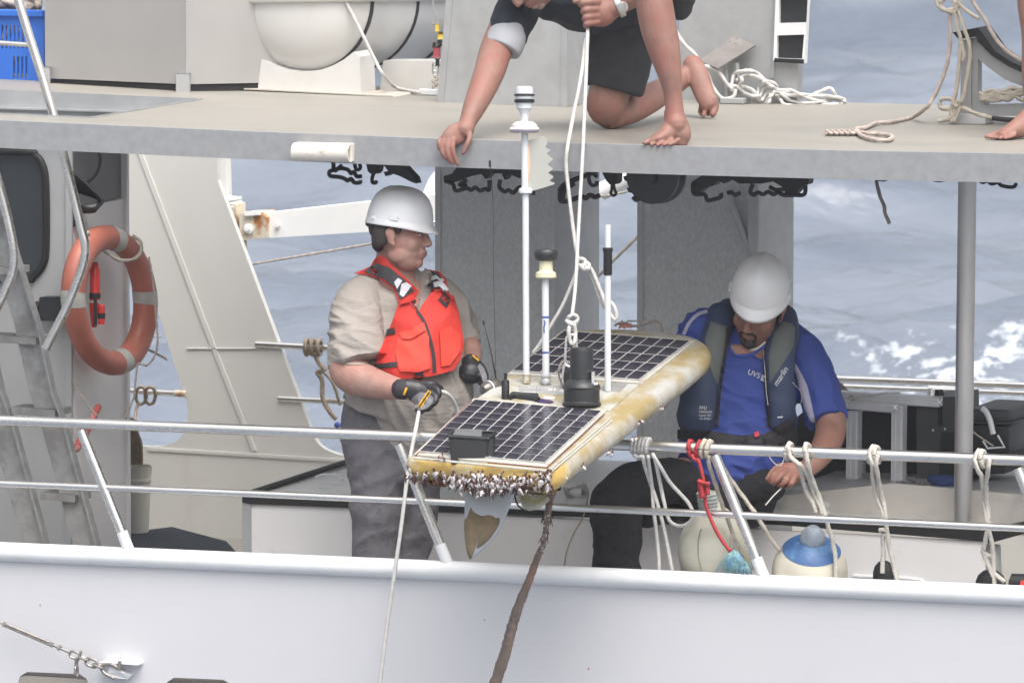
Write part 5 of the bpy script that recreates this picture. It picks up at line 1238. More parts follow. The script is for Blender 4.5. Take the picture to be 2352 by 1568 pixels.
# ------------------------------------------------------------------ D: barefoot person at the right edge of the roof
def personD():
    df = dR(2330, 318); t = thing('person', 'barefoot person in dark shorts standing at the right end of the upper deck', 'person', WR(2400, 318))
    bm = B()
    def leg(o, dd, k):
        chain(bm, [(2430+o, -330, dd, 66), (2395+o, -100, dd, 58), (2380+o, 0, dd, 44), (2388+o, 80, dd, 42), (2378+o, 160, dd, 32), (2374+o, 230, dd, 23), (2376+o, 270, dd, 24), (2382+o, 300, dd, 24)])
        chain(bm, [(2372+o, 262, dd, 24, 20), (2350+o, 288, dd-.01, 26, 22), (2318+o, 303, dd-.02, 18, 26), (2296+o, 311, dd-.03, 11, 30)])
        for i, (u, v, r) in enumerate(((2270, 314, 8), (2279, 316, 6), (2290, 317, 5.5), (2300, 318, 5.5), (2312, 318, 5))): fing(bm, ((u+20+o, v-9, dd-.02-.01*i), (u+8+o, v-3, dd-.03-.01*i), (u-4+o, v, dd-.04-.01*i)), r)
    leg(0, df, 0); leg(150, df+.25, 0)
    chain(bm, [(2480, -330, df+.1, 90, 70), (2480, -520, df+.1, 100, 70), (2480, -640, df+.1, 110, 66), (2480, -690, df+.1, 50, 50)])
    A = axes((-RT*.9-UP*.3-LK*.3).normalized(), UP); hc = V(2470, -790, df+.08); headmesh(bm, hc, A, 1)
    for s, dd in ((-1, df-.05), (1, df+.25)): 
        chain(bm, [(2480+s*90, -650, dd, 40), (2480+s*100, -520, dd, 34), (2460+s*80, -420, dd-.05, 26), (2440+s*70, -330, dd-.08, 18)])
        chain(bm, [(2440+s*70, -322, dd-.08, 20, 12), (2434+s*70, -296, dd-.08, 24, 12)])
        for i in range(4): fing(bm, ((2420+s*70+i*10, -290, dd-.08), (2418+s*70+i*10, -266, dd-.09), (2422+s*70+i*10, -250, dd-.08)), 6)
        fing(bm, ((2420+s*70, -310, dd-.08), (2408+s*70, -290, dd-.1), (2406+s*70, -276, dd-.1)), 7)
    organic('body', bm, .0045, skC, t, 3)
    bm = B(); chain(bm, [(2480, -360, df+.12, 108, 84), (2450, -200, df+.1, 112, 90), (2450, -60, df+.1, 104, 92)], 24); organic('shorts', bm, .006, shortm, t, 4)
    bm = B(); chain(bm, [(2480, -380, df+.1, 106, 82), (2480, -520, df+.1, 112, 80), (2480, -660, df+.1, 112, 70)], 24)
    for s, dd in ((-1, df-.0), (1, df+.22)): chain(bm, [(2480+s*84, -655, dd, 50), (2480+s*98, -560, dd, 48)])
    organic('tshirt', bm, .006, navyT, t, 4); face_bits(t, hc, A, 1.0, hairA)
    bm = B(); ell(bm, hc+A[2]*.05-A[1]*.025, .084, .09, .078, A); organic('hair', bm, .005, hairA, t, 3)
personD()
# ================================================================== things on the roof
def roofstuff():
    # steel tank at the left
    z0 = zr(-1.2)+.035; a = Z(104, 180, z0); b = Z(428, 194, z0); c = Z(640, 190, z0); e = a+(c-b)
    t = thing('steel_tank', 'large pale grey steel tank on short feet at the left of the upper deck', 'tank', (b.x-.2, b.y+.1, z0-.035))
    bm = B(); plate(bm, [(p.x, p.y) for p in (a, b, c, e)], [], lambda p: Vector((p[0], p[1], z0)), Vector((0, 0, .75))); obj('shell', bm, tankm, t, smooth=False)
    k_ = (a+b+c+e)/4; bm = B(); plate(bm, [(k_.x+(p.x-k_.x)*.97, k_.y+(p.y-k_.y)*.95) for p in (a, b, c, e)], [], lambda p: Vector((p[0], p[1], z0-.004)), Vector((0, 0, -.04))); obj('gap_shade', bm, black, t, smooth=False)  # inset black slab added to stand for the shade in the gap underneath
    bm = B(); sweep(bm, [b, b+Vector((0, 0, .75))], .0028, 8); obj('weld_seam', bm, alu, t)
    for u0, u1, v0, v1 in ((405, 441, 158, 210), (99, 119, 146, 200)):
        bm = B(); p = Z((u0+u1)/2, 194 if u0 > 200 else 181, z0); h = px(v1-v0); ww = px(u1-u0)/2
        obox(bm, Vector((p.x, p.y-.008, z0-.035+h/2)), RT, Vector((0, 0, 1)), LK, ww, h/2, .018, .003); obj('foot', bm, alu, t)
    # blue crate
    Yc = Z(104, 180, zr(-1.2)+.035).y+.07
    t = thing('plastic_crate', 'blue slotted plastic crate full of rope beside the steel tank', 'crate', W(60, 200, Yc))
    holes = []
    for r0, r1, x0, x1 in ((58, 112, -260, 70), (58, 88, 60, 74), (130, 180, 30, 62), (184, 196, -60, 70)):
        u = x0
        while u < x1: holes.append([(u, r0), (u, r1), (u+4.5, r1), (u+4.5, r0)]); u += 9.4
    holes = [h for h in holes if not (h[0][1] == 58 and h[1][1] == 88)]
    bm = B(); plateY(bm, [(-280, 30), (101, 38), (101, 200), (-280, 190)], holes, Yc, .006); obj('front_wall', bm, bluep, t, smooth=False)
    bm = B(); x = W(101, 100, Yc).x; q = W(101, 200, Yc).z; q2 = W(101, 38, Yc).z; box(bm, (x-.006, Yc+.0065, q), (x, Yc+.3, q2)); box(bm, (W(-280, 100, Yc).x, Yc+.3, q), (x, Yc+.306, q2)); obj('side_wall', bm, bluep, t, smooth=False)
    bm = B(); pa, pb = W(-280, 20, Yc), W(103, 28, Yc); obox(bm, (pa+pb)/2+Vector((0, -.006, -.006)), (pb-pa).normalized(), Vector((0, 1, 0)), Vector((0, 0, 1)), (pb-pa).length/2, .012, px(9), .004); obj('rim', bm, bluep, t)
    rr = random.Random(3); bm = B()
    for i in range(9):
        P = [W(rr.uniform(-120, 100), rr.uniform(-8, 18), Yc+.04+.1*rr.random()) for _ in range(4)]; ropeb(bm, P, px(10))
    for i in range(5):
        P = [W(rr.uniform(-120, 90), rr.uniform(45, 170), Yc+.06+.1*rr.random()) for _ in range(4)]; ropeb(bm, P, px(9))
    obj('rope', bm, rope_p, None, 'thick pinkish brown rope piled up inside the blue crate', 'rope', auto=0)
    # liferaft canister
    d0 = dR(700, 212); cc = V(697, -3, d0+.05); ax = (V(812, -3, d0+.48)-cc).normalized(); R = px(168, d0)
    t = thing('liferaft_canister', 'big white barrel-shaped liferaft canister with black straps on a white cradle', 'liferaft', WR(730, 214))
    bm = B(); lathe(bm, cc, ax, [(R*.02, -.11), (R*.35, -.105), (R*.62, -.09), (R*.82, -.062), (R*.94, -.03), (R, 0), (R*1.0, .42), (R*1.012, .43), (R*1.012, .47), (R, .48), (R, .95), (R*.9, 1.03), (R*.5, 1.1), (R*.05, 1.12)], 56); obj('shell', bm, raftm, t, auto=20)
    bm = B(); g = UP; 
    for k, hh in enumerate((0,)):
        P = []
        s_ = ax.cross(UP).normalized()
        for a_ in range(-90, 91, 10): a2 = math.radians(a_); P.append(cc-ax*(.115*math.cos(a2)**.8 if abs(a_) < 90 else 0)+s_*(-math.sin(a2))*R*1.03)
        P = [cc+ax*1.0+s_*R*1.03*1]+[p for p in P]+[cc+ax*1.0-s_*R*1.03]
        sweep(bm, P, px(11), 8)
    obj('seam_flange', bm, raftm, t)
    for o in (.0, .43, .80):
        bm = B(); s2, u2 = frame(ax); N = 40; rr_ = []
        for dx, dr_ in ((0, .002), (.022, .002), (.022, .007), (0, .007)):
            rr_.append([bm.verts.new(cc+ax*(o+dx)+(s2*math.cos(2*math.pi*k/N)+u2*math.sin(2*math.pi*k/N))*(R+dr_)) for k in range(N)])
        for i in range(4):
            for k in range(N): bm.faces.new((rr_[i][k], rr_[i][(k+1) % N], rr_[(i+1) % 4][(k+1) % N], rr_[(i+1) % 4][k]))
        obj('strap', bm, webb, t)
    bm = B(); lathe(bm, V(798, -2, d0-.03), -LK, [(px(24), 0), (px(24), .008), (px(20), .012)], 20); obj('cap', bm, raftm, t)
    Yk = WR(700, 212).y-.005
    tc_ = thing('raft_cradle', 'white curved cradle bolted to the deck carrying the liferaft canister', 'cradle', WR(730, 214))
    arc = [(x, -3+math.sqrt(max(0, 168**2-(x-697)**2))) for x in (812, 790, 765, 740, 715, 690, 660, 635, 612)]
    bm = B(); plateY(bm, [(592, 206), (829, 218), (826, 131)]+arc+[(600, 138)], [], Yk, .14); obj('saddle', bm, raftm, tc_, smooth=False)
    bm = B(); plateY(bm, [(560, 203), (900, 220), (905, 223), (560, 206)], [], Yk-.03, .2); obj('base_sheet', bm, mat('rusty_edge', (.48, .44, .39), .7), tc_, smooth=False)
    bm = B(); 
    for u, v in ((700, 212), (822, 218)): lathe(bm, W(u, v, Yk-.012), Vector((0, 0, 1)), [(px(4), -.004), (px(4), .004)], 8)
    obj('bolt', bm, steel, tc_)
    bm = B(); Y2 = WR(900, 209).y+.05; plateY(bm, [(872, 212), (1010, 214), (1010, 140), (880, 140)], [], Y2, .12); obj('rear_saddle', bm, raftm, tc_, smooth=False)
    rope('cable', [V(787, -30, d0-.1), V(796, 6, d0-.1), V(815, 45, d0-.1), V(840, 95, d0-.1), V(862, 140, d0-.1), V(882, 175, d0-.1), WR(912, 208)+Vector((0, 0, .01)), WR(962, 219)+Vector((0, 0, .01))], 4.5, rope_w, 'white hose drooping from the liferaft canister to the deck', 'hose', laid=False)
    bm = B(); p = WR(984, 219); obox(bm, p+Vector((0, 0, .012)), Vector((1, 0, 0)), Vector((0, 1, 0)), Vector((0, 0, 1)), px(24), .01, .011, .003); obj('conduit_block', bm, whitep, None, 'short white conduit block where the hose meets the deck', 'conduit')
    # lashing hardware
    d = d0-.05; t = thing('lashing_tackle', 'wire lashing with yellow hook and red buckle hanging beside the canister', 'tackle', V(1000, 205, d))
    bm = B(); sweep(bm, [V(994, -60, d), V(996, 28, d)], px(2.2), 8); sweep(bm, [V(996, 28, d), V(1000, 40, d), V(994, 56, d), V(1003, 62, d), V(1008, 52, d)], px(2.6), 8); obj('wire_hook', bm, steelp, t)
    bm = B(); obox(bm, V(1004, 64, d), RT, UP, LK, px(5), px(9), .006, .002); obox(bm, V(1013, 83, d), RT, UP, LK, px(8), px(8), .008, .003); obj('yellow_tag', bm, mat('yellow_tag', (.7, .5, .06), .5), t)
    bm = B(); obox(bm, V(1013, 76, d-.001), RT, UP, LK, px(8), px(2.5), .0085, .001); obox(bm, V(1012, 97, d), RT, UP, LK, px(8), px(4), .008, .002); obj('black_clip', bm, black, t)
    bm = B(); obox(bm, V(1003, 121, d), RT, UP, LK, px(9), px(13), .012, .003); obj('red_buckle', bm, mat('dull_red', (.33, .06, .07), .5, var=.2), t)
    bm = B(); obox(bm, V(1005, 144, d), RT, UP, LK, px(5), px(9), .012, .003); sweep(bm, [V(998, 98, d), V(996, 112, d)], px(4), 8); obj('black_buckle', bm, blackp, t)
    bm = B(); link_loop(bm, V(1000, 158, d), UP, RT, px(17), px(7), px(2)); link_loop(bm, V(1000, 170, d), UP, RT, px(8), px(5), px(2)); obj('shackle', bm, steel, t)
    rope('rope', [V(1000, 172, d), V(1004, 182, d), V(994, 186, d), V(1003, 192, d), V(996, 200, d), V(1003, 208, d)], 4.5, rope_c, 'short beige rope tail knotted under the lashing tackle')
    # grey plate on bracket
    dp = dR(1690, 234)-.05; t = thing('mounting_plate', 'bare grey metal plate tilted on a bracket on the upper deck', 'plate', WR(1690, 234))
    bm = B(); q = [V(1688, 85, dp+.06), V(1736, 107, dp), V(1650, 160, dp-.06), V(1605, 142, dp+.0)]; n_ = (q[1]-q[0]).cross(q[2]-q[0]).normalized()
    f = [bm.verts.new(x) for x in q]+[bm.verts.new(x-n_*.006) for x in q]
    for k in ((0, 1, 2, 3), (7, 6, 5, 4), (0, 4, 5, 1), (1, 5, 6, 2), (2, 6, 7, 3), (3, 7, 4, 0)): bm.faces.new([f[i] for i in k])
    obj('plate', bm, mat('weathered_plate', (.24, .22, .21), .45, .4, var=.2, scale=14, col2=(.15, .14, .13), s2=18, lo=.58, hi=.66), t, smooth=False)
    bm = B(); c0 = (q[0]+q[1]+q[2]+q[3])/4+n_*.003
    for a_, b_ in ((.25, .55), (.42, .6)): lathe(bm, c0+(q[0]-q[3])*(a_)+(q[1]-q[0])*(b_-.55)*1.2, n_, [(.004, 0), (.004, .002)], 8)
    obox(bm, c0-(q[0]-q[3])*.2, (q[0]-q[3]).normalized(), (q[1]-q[0]).normalized(), n_, .014, .006, .006, .002); obj('slot', bm, black, t)
    bm = B(); sweep(bm, [V(1665, 150, dp), V(1672, 232, dp)], px(6), 4); sweep(bm, [V(1690, 145, dp), V(1696, 232, dp)], px(8), 4); g = WR(1690, 236); box(bm, (g.x-.04, g.y-.06, g.z), (g.x+.05, g.y+.03, g.z+.02), .002); obj('bracket', bm, alu, t)
    # white rope pile with a knot
    q4 = lambda *l: [((1519+x*.25), y*.25) for x, y in l]; dq = dR(1780, 236)-.04
    def R4(l, lift=.012): return [V(u, v, dq+.02*math.sin(i*2.1)) for i, (u, v) in enumerate(q4(*l))]
    bm = B()
    for l in (((640, 800), (670, 690), (740, 655), (840, 655), (910, 700), (970, 760), (1020, 800)), ((650, 790), (760, 800), (840, 830), (880, 900), (930, 950), (990, 940), (1000, 860)), ((690, 740), (760, 700), (860, 700), (940, 740), (990, 770)),
              ((700, 800), (760, 850), (830, 880), (900, 880)), ((640, 830), (700, 800), (740, 740), (720, 700)), ((880, 880), (900, 800), (960, 750), (1040, 770), (1060, 820), (1010, 880), (960, 940)), ((900, 900), (940, 820), (1000, 790), (1050, 830), (1000, 900)), ((920, 930), (980, 850), (1040, 850)),
              ((1000, 850), (1080, 900), (1130, 960), (1260, 975), (1400, 970), (1540, 965), (1660, 950), (1690, 930), (1640, 900), (1480, 880), (1330, 880)), ((1040, 820), (1200, 850), (1340, 900), (1480, 940), (1660, 970)), ((1050, 840), (1200, 880), (1350, 890), (1440, 850), (1540, 815), (1580, 840), (1600, 890)),
              ((1030, 870), (1150, 880), (1300, 870), (1500, 890), (1640, 920), (1660, 960)), ((1060, 830), (1180, 830), (1280, 870), (1420, 930), (1520, 960)), ((1090, 860), (1200, 930), (1340, 950), (1480, 930), (1600, 910), (1690, 935))):
        ropeb(bm, R4(l), px(4.6))
    obj('rope', bm, rope_w, None, 'bundle of white rope with a big knot lying at the rear of the roof', 'rope', auto=0)
    rope('rope', [V(1548, 60, dq), V(1567, 96, dq), V(1600, 130, dq), V(1622, 165, dq), V(1640, 205, dq), V(1662, 227, dq), V(1684, 222, dq), V(1690, 205, dq)], 4.6, rope_w, 'white line running down behind the kneeling man to the rope bundle')
    rope('rope', [V(1598, 150, dq), V(1625, 153, dq), V(1650, 165, dq), V(1668, 190, dq), V(1684, 205, dq)], 4.6, rope_w, 'short white line from the metal plate to the rope bundle')
    # boat chock at the right with rope
    z5 = lambda x, y: (1878+x*.3333, y*.3333); g = WR(2230, 283); Yg = g.y; dg_ = D(g)
    t = thing('boat_chock', 'aluminium boat chock with black rubber pad at the right of the upper deck', 'chock', g)
    top = [z5(*p) for p in ((930, 225), (1105, 190), (1150, 250), (1220, 350), (1330, 425), (1421, 465), (1600, 520), (1900, 560), (1900, 600), (1600, 560), (1421, 500), (1310, 450), (1200, 385), (1120, 290), (1090, 255), (970, 272))]
    bm = B(); plateY(bm, top, [], Yg-.03, .14); obj('rubber_pad', bm, black, t, smooth=False)
    bm = B(); plateY(bm, [z5(*p) for p in ((1100, 285), (1200, 385), (1310, 455), (1421, 505), (1600, 565), (1900, 600), (1900, 690), (1600, 660), (1421, 600), (1290, 550), (1180, 470), (1105, 405))], [], Yg, .05); obj('curved_beam', bm, alu, t, smooth=False)
    bm = B(); plateY(bm, [z5(*p) for p in ((985, 280), (1104, 255), (1100, 800), (985, 800))], [], Yg+.005, .05); plateY(bm, [z5(*p) for p in ((1040, 262), (1060, 262), (1056, 800), (1036, 800))], [], Yg-.004, .0085); obj('post', bm, alu, t, smooth=False)
    bm = B(); plateY(bm, [z5(*p) for p in ((905, 790), (1155, 790), (1155, 856), (905, 852))], [], Yg-.03, .1); obj('base', bm, alup, t, smooth=False)
    bm = B(); plateY(bm, [z5(*p) for p in ((1100, 640), (1150, 640), (1150, 725), (1900, 705), (1900, 800), (1100, 800))], [], Yg-.01, .06); obj('base_beam', bm, alu, t, smooth=False)
    Yr_ = Yg-.05
    R5 = lambda l, y=Yr_: [W(*z5(*p), y) for p in l]
    rope('rope', R5(((912, 85), (915, 240), (900, 400), (860, 540), (800, 670), (740, 750)), Yr_-.02)+[WR(*z5(*p))+Vector((0, 0, .008)) for p in ((650, 825), (500, 855), (400, 865), (330, 895), (265, 905), (300, 950), (400, 980), (490, 980), (508, 955), (430, 940), (330, 935), (270, 920))], 4.8, rope_p, 'pinkish rope trailing from the chock along the roof to a spliced eye')
    bm = B()
    for k in range(3): ropeb(bm, [WR(*z5(60+i*20, 930+7*math.sin(i*1.1+k*2.1)))+Vector((0, 0, .010+.004*math.cos(i*1.1+k*2.1))) for i in range(11)], px(3.6))
    obj('rope_splice', bm, rope_p, None, 'thick braided splice at the end of the pinkish rope', 'rope splice', auto=0)
    bm = B()
    for l in (((820, -60), (820, 20), (870, 70), (940, 60), (980, 20), (960, -40)), ((880, -30), (850, 40), (900, 80), (960, 70), (940, 20)), ((945, 80), (965, 200), (985, 290), (960, 600), (935, 700), (960, 740)), ((970, 75), (1010, 200), (1035, 270), (1050, 400), (1010, 640), (990, 710)), ((990, 290), (1010, 380), (1000, 420)),
              ((960, 10), (1020, 70), (1110, 130)), ((840, 20), (900, -20), (960, 30))): ropeb(bm, R5(l, Yr_-.03), px(4.8))
    obj('rope', bm, rope_c, None, 'cream rope knotted over the top of the boat chock', 'rope', auto=0)
    bm = B()
    for l in (((840, 690), (880, 680), (940, 690), (960, 730), (900, 750), (845, 740), (840, 700)), ((830, 835), (900, 820), (950, 780), (990, 740), (1080, 780), (1200, 815)), ((900, 760), (940, 720), (990, 700), (960, 800), (920, 840)), ((960, 700), (920, 760), (950, 840))): ropeb(bm, R5(l, Yr_-.02), px(5.2))
    obj('rope', bm, rope_c, None, 'cream rope lashed round the foot of the boat chock', 'rope', auto=0)
    rr = random.Random(8); bm = B()
    for i in range(7): ropeb(bm, R5([(1110+rr.uniform(0, 30), 650+rr.uniform(-30, 40)), (1200+rr.uniform(-20, 40), 640+rr.uniform(-20, 60)), (1300+rr.uniform(0, 40), 620+rr.uniform(-20, 80)), (1420, 620+rr.uniform(-20, 70)), (1560, 640+rr.uniform(-30, 40))], Yg-.025), px(5.5))
    obj('rope', bm, rope_c, None, 'tangled cream rope heaped behind the post of the boat chock', 'rope', auto=0)
    rope('rope', R5(((1040, -60), (1080, 30), (1150, 130), (1210, 240), (1290, 340), (1421, 425), (1600, 480)), Yr_-.02), 4.6, rope_p, 'pinkish rope slanting down past the chock to the right edge')
    bm = B(); sweep(bm, R5(((1205, 815), (1300, 825), (1400, 830), (1600, 835)), Yr_-.02), px(6), 8); obj('strap', bm, webb, None, 'black strap lying on the roof beside the bare foot', 'strap')
tankm = mat('brushed_tank', (.42, .41, .40), .45, .35, var=.04, scale=4, bump=.0004, bscale=150, detail=4)
bluep = mat('blue_plastic', (.03, .14, .55), .4, var=.08, scale=8)
raftm = mat('raft_gelcoat', (.62, .61, .59), .35, var=.04, scale=4, coat=.2, col2=(.53, .49, .41), s2=3, lo=.55, hi=.8)
roofstuff()
# ================================================================== left side: ladder, buoy, ropes
def leftstuff():
    t = thing('ladder', 'steep grey aluminium ladder with serrated treads leading up through the roof hatch', 'ladder', W(160, 1250, 1.0))
    RE = [(36, 582), (87, 746), (120, 898), (150, 984), (223, 1251), (300, 1520)]
    for off, Yl in ((0, 1.0), (-117, 1.0)):
        bm = B(); plateY(bm, [(-62+off, 430)]+[(-10+off, 430)]+[(u+off, v) for u, v in RE]+[(u-54+off, v) for u, v in RE[::-1]], [], Yl, .012); plateY(bm, [(-10+off, 430)]+[(u+off, v) for u, v in RE]+[(u-5+off, v) for u, v in RE[::-1]]+[(-15+off, 430)], [], Yl-.035, .0345); obj('stringer', bm, laddm, t, smooth=False)
    for u0, u1, v in ((-60, 82, 770), (26, 126, 936), (92, 172, 1132), (-120, 30, 610), (140, 250, 1330)):
        bm = B(); p0 = W(u0, v, .97); p1 = W(u1, v+6, .97); obox(bm, (p0+p1)/2+Vector((0, .07, -.012)), (p1-p0).normalized(), Vector((0, 1, 0)), Vector((0, 0, 1)), (p1-p0).length/2, .07, .012)
        n = int((u1-u0)/6)
        for i in range(n): q = W(u0+i*6+3, v+i*6/(u1-u0)*6-2, .985); obox(bm, q+Vector((0, .05, -.003)), Vector((1, 0, 0)), Vector((0, 1, 0)), Vector((0, 0, 1)), px(1.2), .05, px(2.5))
        obj('tread', bm, laddm, t, smooth=False)
    t = thing('ladder_handrail', 'polished steel handrail bent beside the cabin and rising through the hatch', 'handrail', W(105, 800, .72))
    bm = B(); pipe(bm, [W(*p, .72) for p in ((15, -110), (36, -20), (60, 60), (98, 180), (122, 262), (145, 350), (165, 430), (186, 520), (196, 565), (190, 610), (160, 690), (132, 748), (105, 800))], px(11), 18, 5); obj('tube', bm, steel, t)
    bm = B(); pipe(bm, [W(-100, 92, .72), W(72, 104, .72)], px(6), 12); obj('cross_rung', bm, steel, t)
    t = thing('ladder_handrail', 'second steel handrail cut off by the left edge of the picture', 'handrail', W(-10, 710, .72))
    bm = B(); pipe(bm, [W(*p, .70) for p in ((-60, 250), (-30, 340), (0, 430), (20, 510), (31, 570), (31, 615), (16, 660), (-14, 720), (-40, 770))], px(11), 18, 5); obj('tube', bm, steel, t)
    # lifebuoy, facing along the ship
    xc = W(165, 700, YB).x; c = W(256, 676, YB+.36); c.x = xc+.085; 
    c = Vector((xc+.085, YB+.36, W(256, 676, YB+.36).z))
    # slide along y until it projects to u=256
    for _ in range(12): c.y += (252-uv(c)[0])/249*.9
    e1 = Vector((.13, 1, .03)).normalized(); e2 = (Vector((0, 0, 1))+Vector((0, -.26, 0))).normalized(); R_, r_ = px(161, 1), px(31, 1)
    t = thing('lifebuoy', 'faded orange lifebuoy with white reflective bands hung on the cabin side', 'lifebuoy', c-Vector((0, 0, .28)))
    exa = e1.cross(e2).normalized()
    def tor(bm, a0, a1, r, n=60, sq=.95):
        full = a1-a0 >= 360; N = n if full else n+1; rg = []
        for i in range(N):
            a = math.radians(a0+(a1-a0)*i/n); e = e1*math.cos(a)+e2*math.sin(a)
            rg.append([bm.verts.new(c+e*(R_+r*math.cos(2*math.pi*k/18))+exa*(r*sq*math.sin(2*math.pi*k/18))) for k in range(18)])
        for a, b in list(zip(rg, rg[1:]))+([(rg[-1], rg[0])] if full else []):
            for k in range(18): bm.faces.new((a[k], a[(k+1) % 18], b[(k+1) % 18], b[k]))
    bm = B(); tor(bm, 0, 360, r_, 72); obj('ring', bm, buoym, t, auto=0)
    for a in (72, -4, -84, 172): bm = B(); tor(bm, a-6.5, a+6.5, r_*1.03, 8); obj('reflective_band', bm, refb, t, auto=0)
    ex = lambda a, k=1.0, o=.0: c+(e1*math.cos(math.radians(a))+e2*math.sin(math.radians(a)))*(R_*k)+Vector((o, 0, 0))
    rope('rope', [W(196, 530, .74)+Vector((0, .8, 0)) if 0 else V(200, 533, D(c)-.2), V(228, 565, D(c)-.12), V(252, 585, D(c)-.08), V(275, 597, D(c)-.06), V(305, 596, D(c)-.03), V(323, 580, D(c)), V(322, 555, D(c)+.02), V(305, 542, D(c)+.03)], 4.5, rope_c, 'grey strap line looped across the top of the lifebuoy')
    rope('rope', [V(*p, D(c)+.05) for p in ((342, 590), (352, 650), (358, 720), (362, 780), (356, 815), (338, 838), (318, 835), (314, 850), (310, 890), (308, 910), (296, 940), (285, 965))], 2.6, rope_p, 'thin grab line trailing from the right side of the lifebuoy')
    rope('rope', [V(*p, D(c)+.3) for p in ((335, 800), (360, 812), (384, 826))], 3, rope_p, 'thin rope end across the bulwark cutout')
    # smoke float / rescue light
    dl = D(W(205, 700, YB+.0))+.05; t = thing('rescue_light', 'red tubular rescue light strapped in black inside the lifebuoy', 'rescue light', V(220, 760, dl))
    redm = mat('signal_red', (.60, .035, .03), .35, var=.08, scale=10, coat=.3)
    bm = B(); lathe(bm, V(218, 690, dl), UP, [(px(13), 0), (px(13), px(78)), (px(9), px(84)), (px(9), px(92)), (px(6), px(96))], 20); lathe(bm, V(216, 752, dl), UP, [(px(6), 0), (px(8), px(10)), (px(13), px(62))], 16); obj('tube', bm, redm, t)
    bm = B(); lathe(bm, V(233, 745, dl-.02), UP, [(px(8), 0), (px(9), px(6)), (px(9), px(46)), (px(6), px(50))], 16); obj('side_float', bm, redm, t)
    bm = B(); lathe(bm, V(218, 686, dl), UP, [(px(14), 0), (px(14.5), px(14))], 20); lathe(bm, V(233, 732, dl-.02), UP, [(px(9), 0), (px(10), px(14))], 16); obox(bm, V(219, 716, dl-.012), RT, UP, LK, px(4), px(34), .012, .002); obj('strap', bm, webb, t)
    # cables
    bm = B(); rr = random.Random(4); dc = D(W(200, 430, YB))+.0
    for i in range(9): sweep(bm, [V(*p[:2], dc+.03*i/3) for p in cr([(166, 396+i*5), (185+i*3, 410+i*5), (215+i*2, 438+i*3), (236-i*2, 462+i*2), (215, 478+i), (185-i, 470+i*2), (168, 440+i*5)], 4)], px(4), 7)
    sweep(bm, [V(*p, dc+.08) for p in cr([(222, 340), (230, 365), (224, 395), (205, 416), (180, 425)], 5)], px(4), 8)
    sweep(bm, [V(*p, dc+.05) for p in cr([(166, 455), (166, 490), (172, 520)], 4)], px(7), 8)
    obj('cable_bundle', bm, black, None, 'black cables coiled up in the cabin recess above the lifebuoy', 'cables')
    dk = D(W(200, 980, YB))+.03
    bm = B(); limb(bm, [(V(225, 935, dk), px(9), px(9)), (V(205, 978, dk-.05), px(10), px(9)), (V(175, 1030, dk-.12), px(10), px(9))], 12); obj('float_stick', bm, mat('worn_red_foam', (.42, .08, .08), .8, var=.2, scale=30, col2=(.55, .28, .25), s2=40, lo=.5, hi=.6), None, 'worn red foam grip leaning on the cabin behind the railing', 'stick')
    rope('cord', [V(*p, dk-.03) for p in ((160, 820), (165, 870), (185, 905), (205, 935), (225, 955))], 2.2, rope_c, 'thin pale cord running down the cabin side to the red grip', 'cord')
    # bucket with rope hank
    Yk = 2.45; t = thing('bucket', 'cream plastic bucket hanging below a hank of rope behind the railing', 'bucket', W(305, 1245, Yk))
    top = W(309, 1062, Yk); bm = B(); k = px(1, 2.4)
    lathe(bm, W(309, 1250, Yk), Vector((0, 0, 1)), [(k*33, 0), (k*36, k*100), (k*39, k*150), (k*42, k*152), (k*42, k*158), (k*40, k*160), (k*43, k*186), (k*44, k*188), (k*41, k*188), (k*33, k*8)], 32); obj('body', bm, mat('cream_bucket', (.66, .63, .56), .5, var=.04), t)
    bm = B(); rr = random.Random(6)
    for i in range(9): x = 275+i*6; ropeb(bm, [W(x+2, 1066, Yk-.02), W(x, 1020+rr.uniform(-6, 6), Yk-.03), W(296+(i-4)*4, 985, Yk-.02), W(298+(i-4)*3, 965, Yk)], px(4.2, 2))
    for i in range(3): ropeb(bm, [W(284, 966+i*4, Yk-.02), W(298, 962+i*4, Yk-.05), W(312, 968+i*4, Yk-.02)], px(4.2, 2))
    obj('rope', bm, rope_b, None, 'brown hank of rope hanging into the cream bucket', 'rope', auto=0)
    bm = B()
    for x in (324, 345):
        ropeb(bm, [W(x+12*math.cos(a), 908+20*math.sin(a), YF-.03+.04*math.sin(a*1)) for a in [i*math.pi/5 for i in range(12)]], px(4, 3))
    ropeb(bm, [W(318, 925, YF-.03), W(312, 945, YF-.05), W(310, 965, YF-.1)], px(4, 3)); ropeb(bm, [W(275, 900, YF-.03), W(282, 935, YF-.06), W(288, 965, YF-.1)], px(3.4, 3))
    obj('rope', bm, rope_b, None, 'brown rope hitched twice round the short rail in the bulwark cutout', 'rope', auto=0)
    z0 = W(395, 1212, 2.6).z; bm = B(); P = [Z(90, 1262, z0), Z(140, 1240, z0), Z(395, 1209, z0), Z(520, 1242, z0), Z(600, 1330, z0), Z(90, 1330, z0)]
    plate(bm, [(p.x, p.y) for p in P], [], lambda p: Vector((p[0], p[1], z0)), Vector((0, 0, ZD-z0))); obj('dark_mat', bm, navyd, None, 'dark navy padded cover on the deck behind the bulwark at left', 'cover', smooth=False)
    # crane boom at the far side
    Yb = 4.1; t = thing('crane_boom', 'white crane boom with rusty hinge lying along the far side', 'crane', W(700, 600, Yb))
    bm = B(); plateY(bm, [(595, 491), (855, 462), (1010, 445), (1010, 505), (855, 532), (612, 547)], [], Yb, .09); obj('boom', bm, boomw, t, smooth=False)
    bm = B(); plateY(bm, [(550, 490), (596, 488), (612, 500), (612, 546), (550, 553)], [], Yb-.03, .15); obj('hinge_cheek', bm, rusty, t, smooth=False)
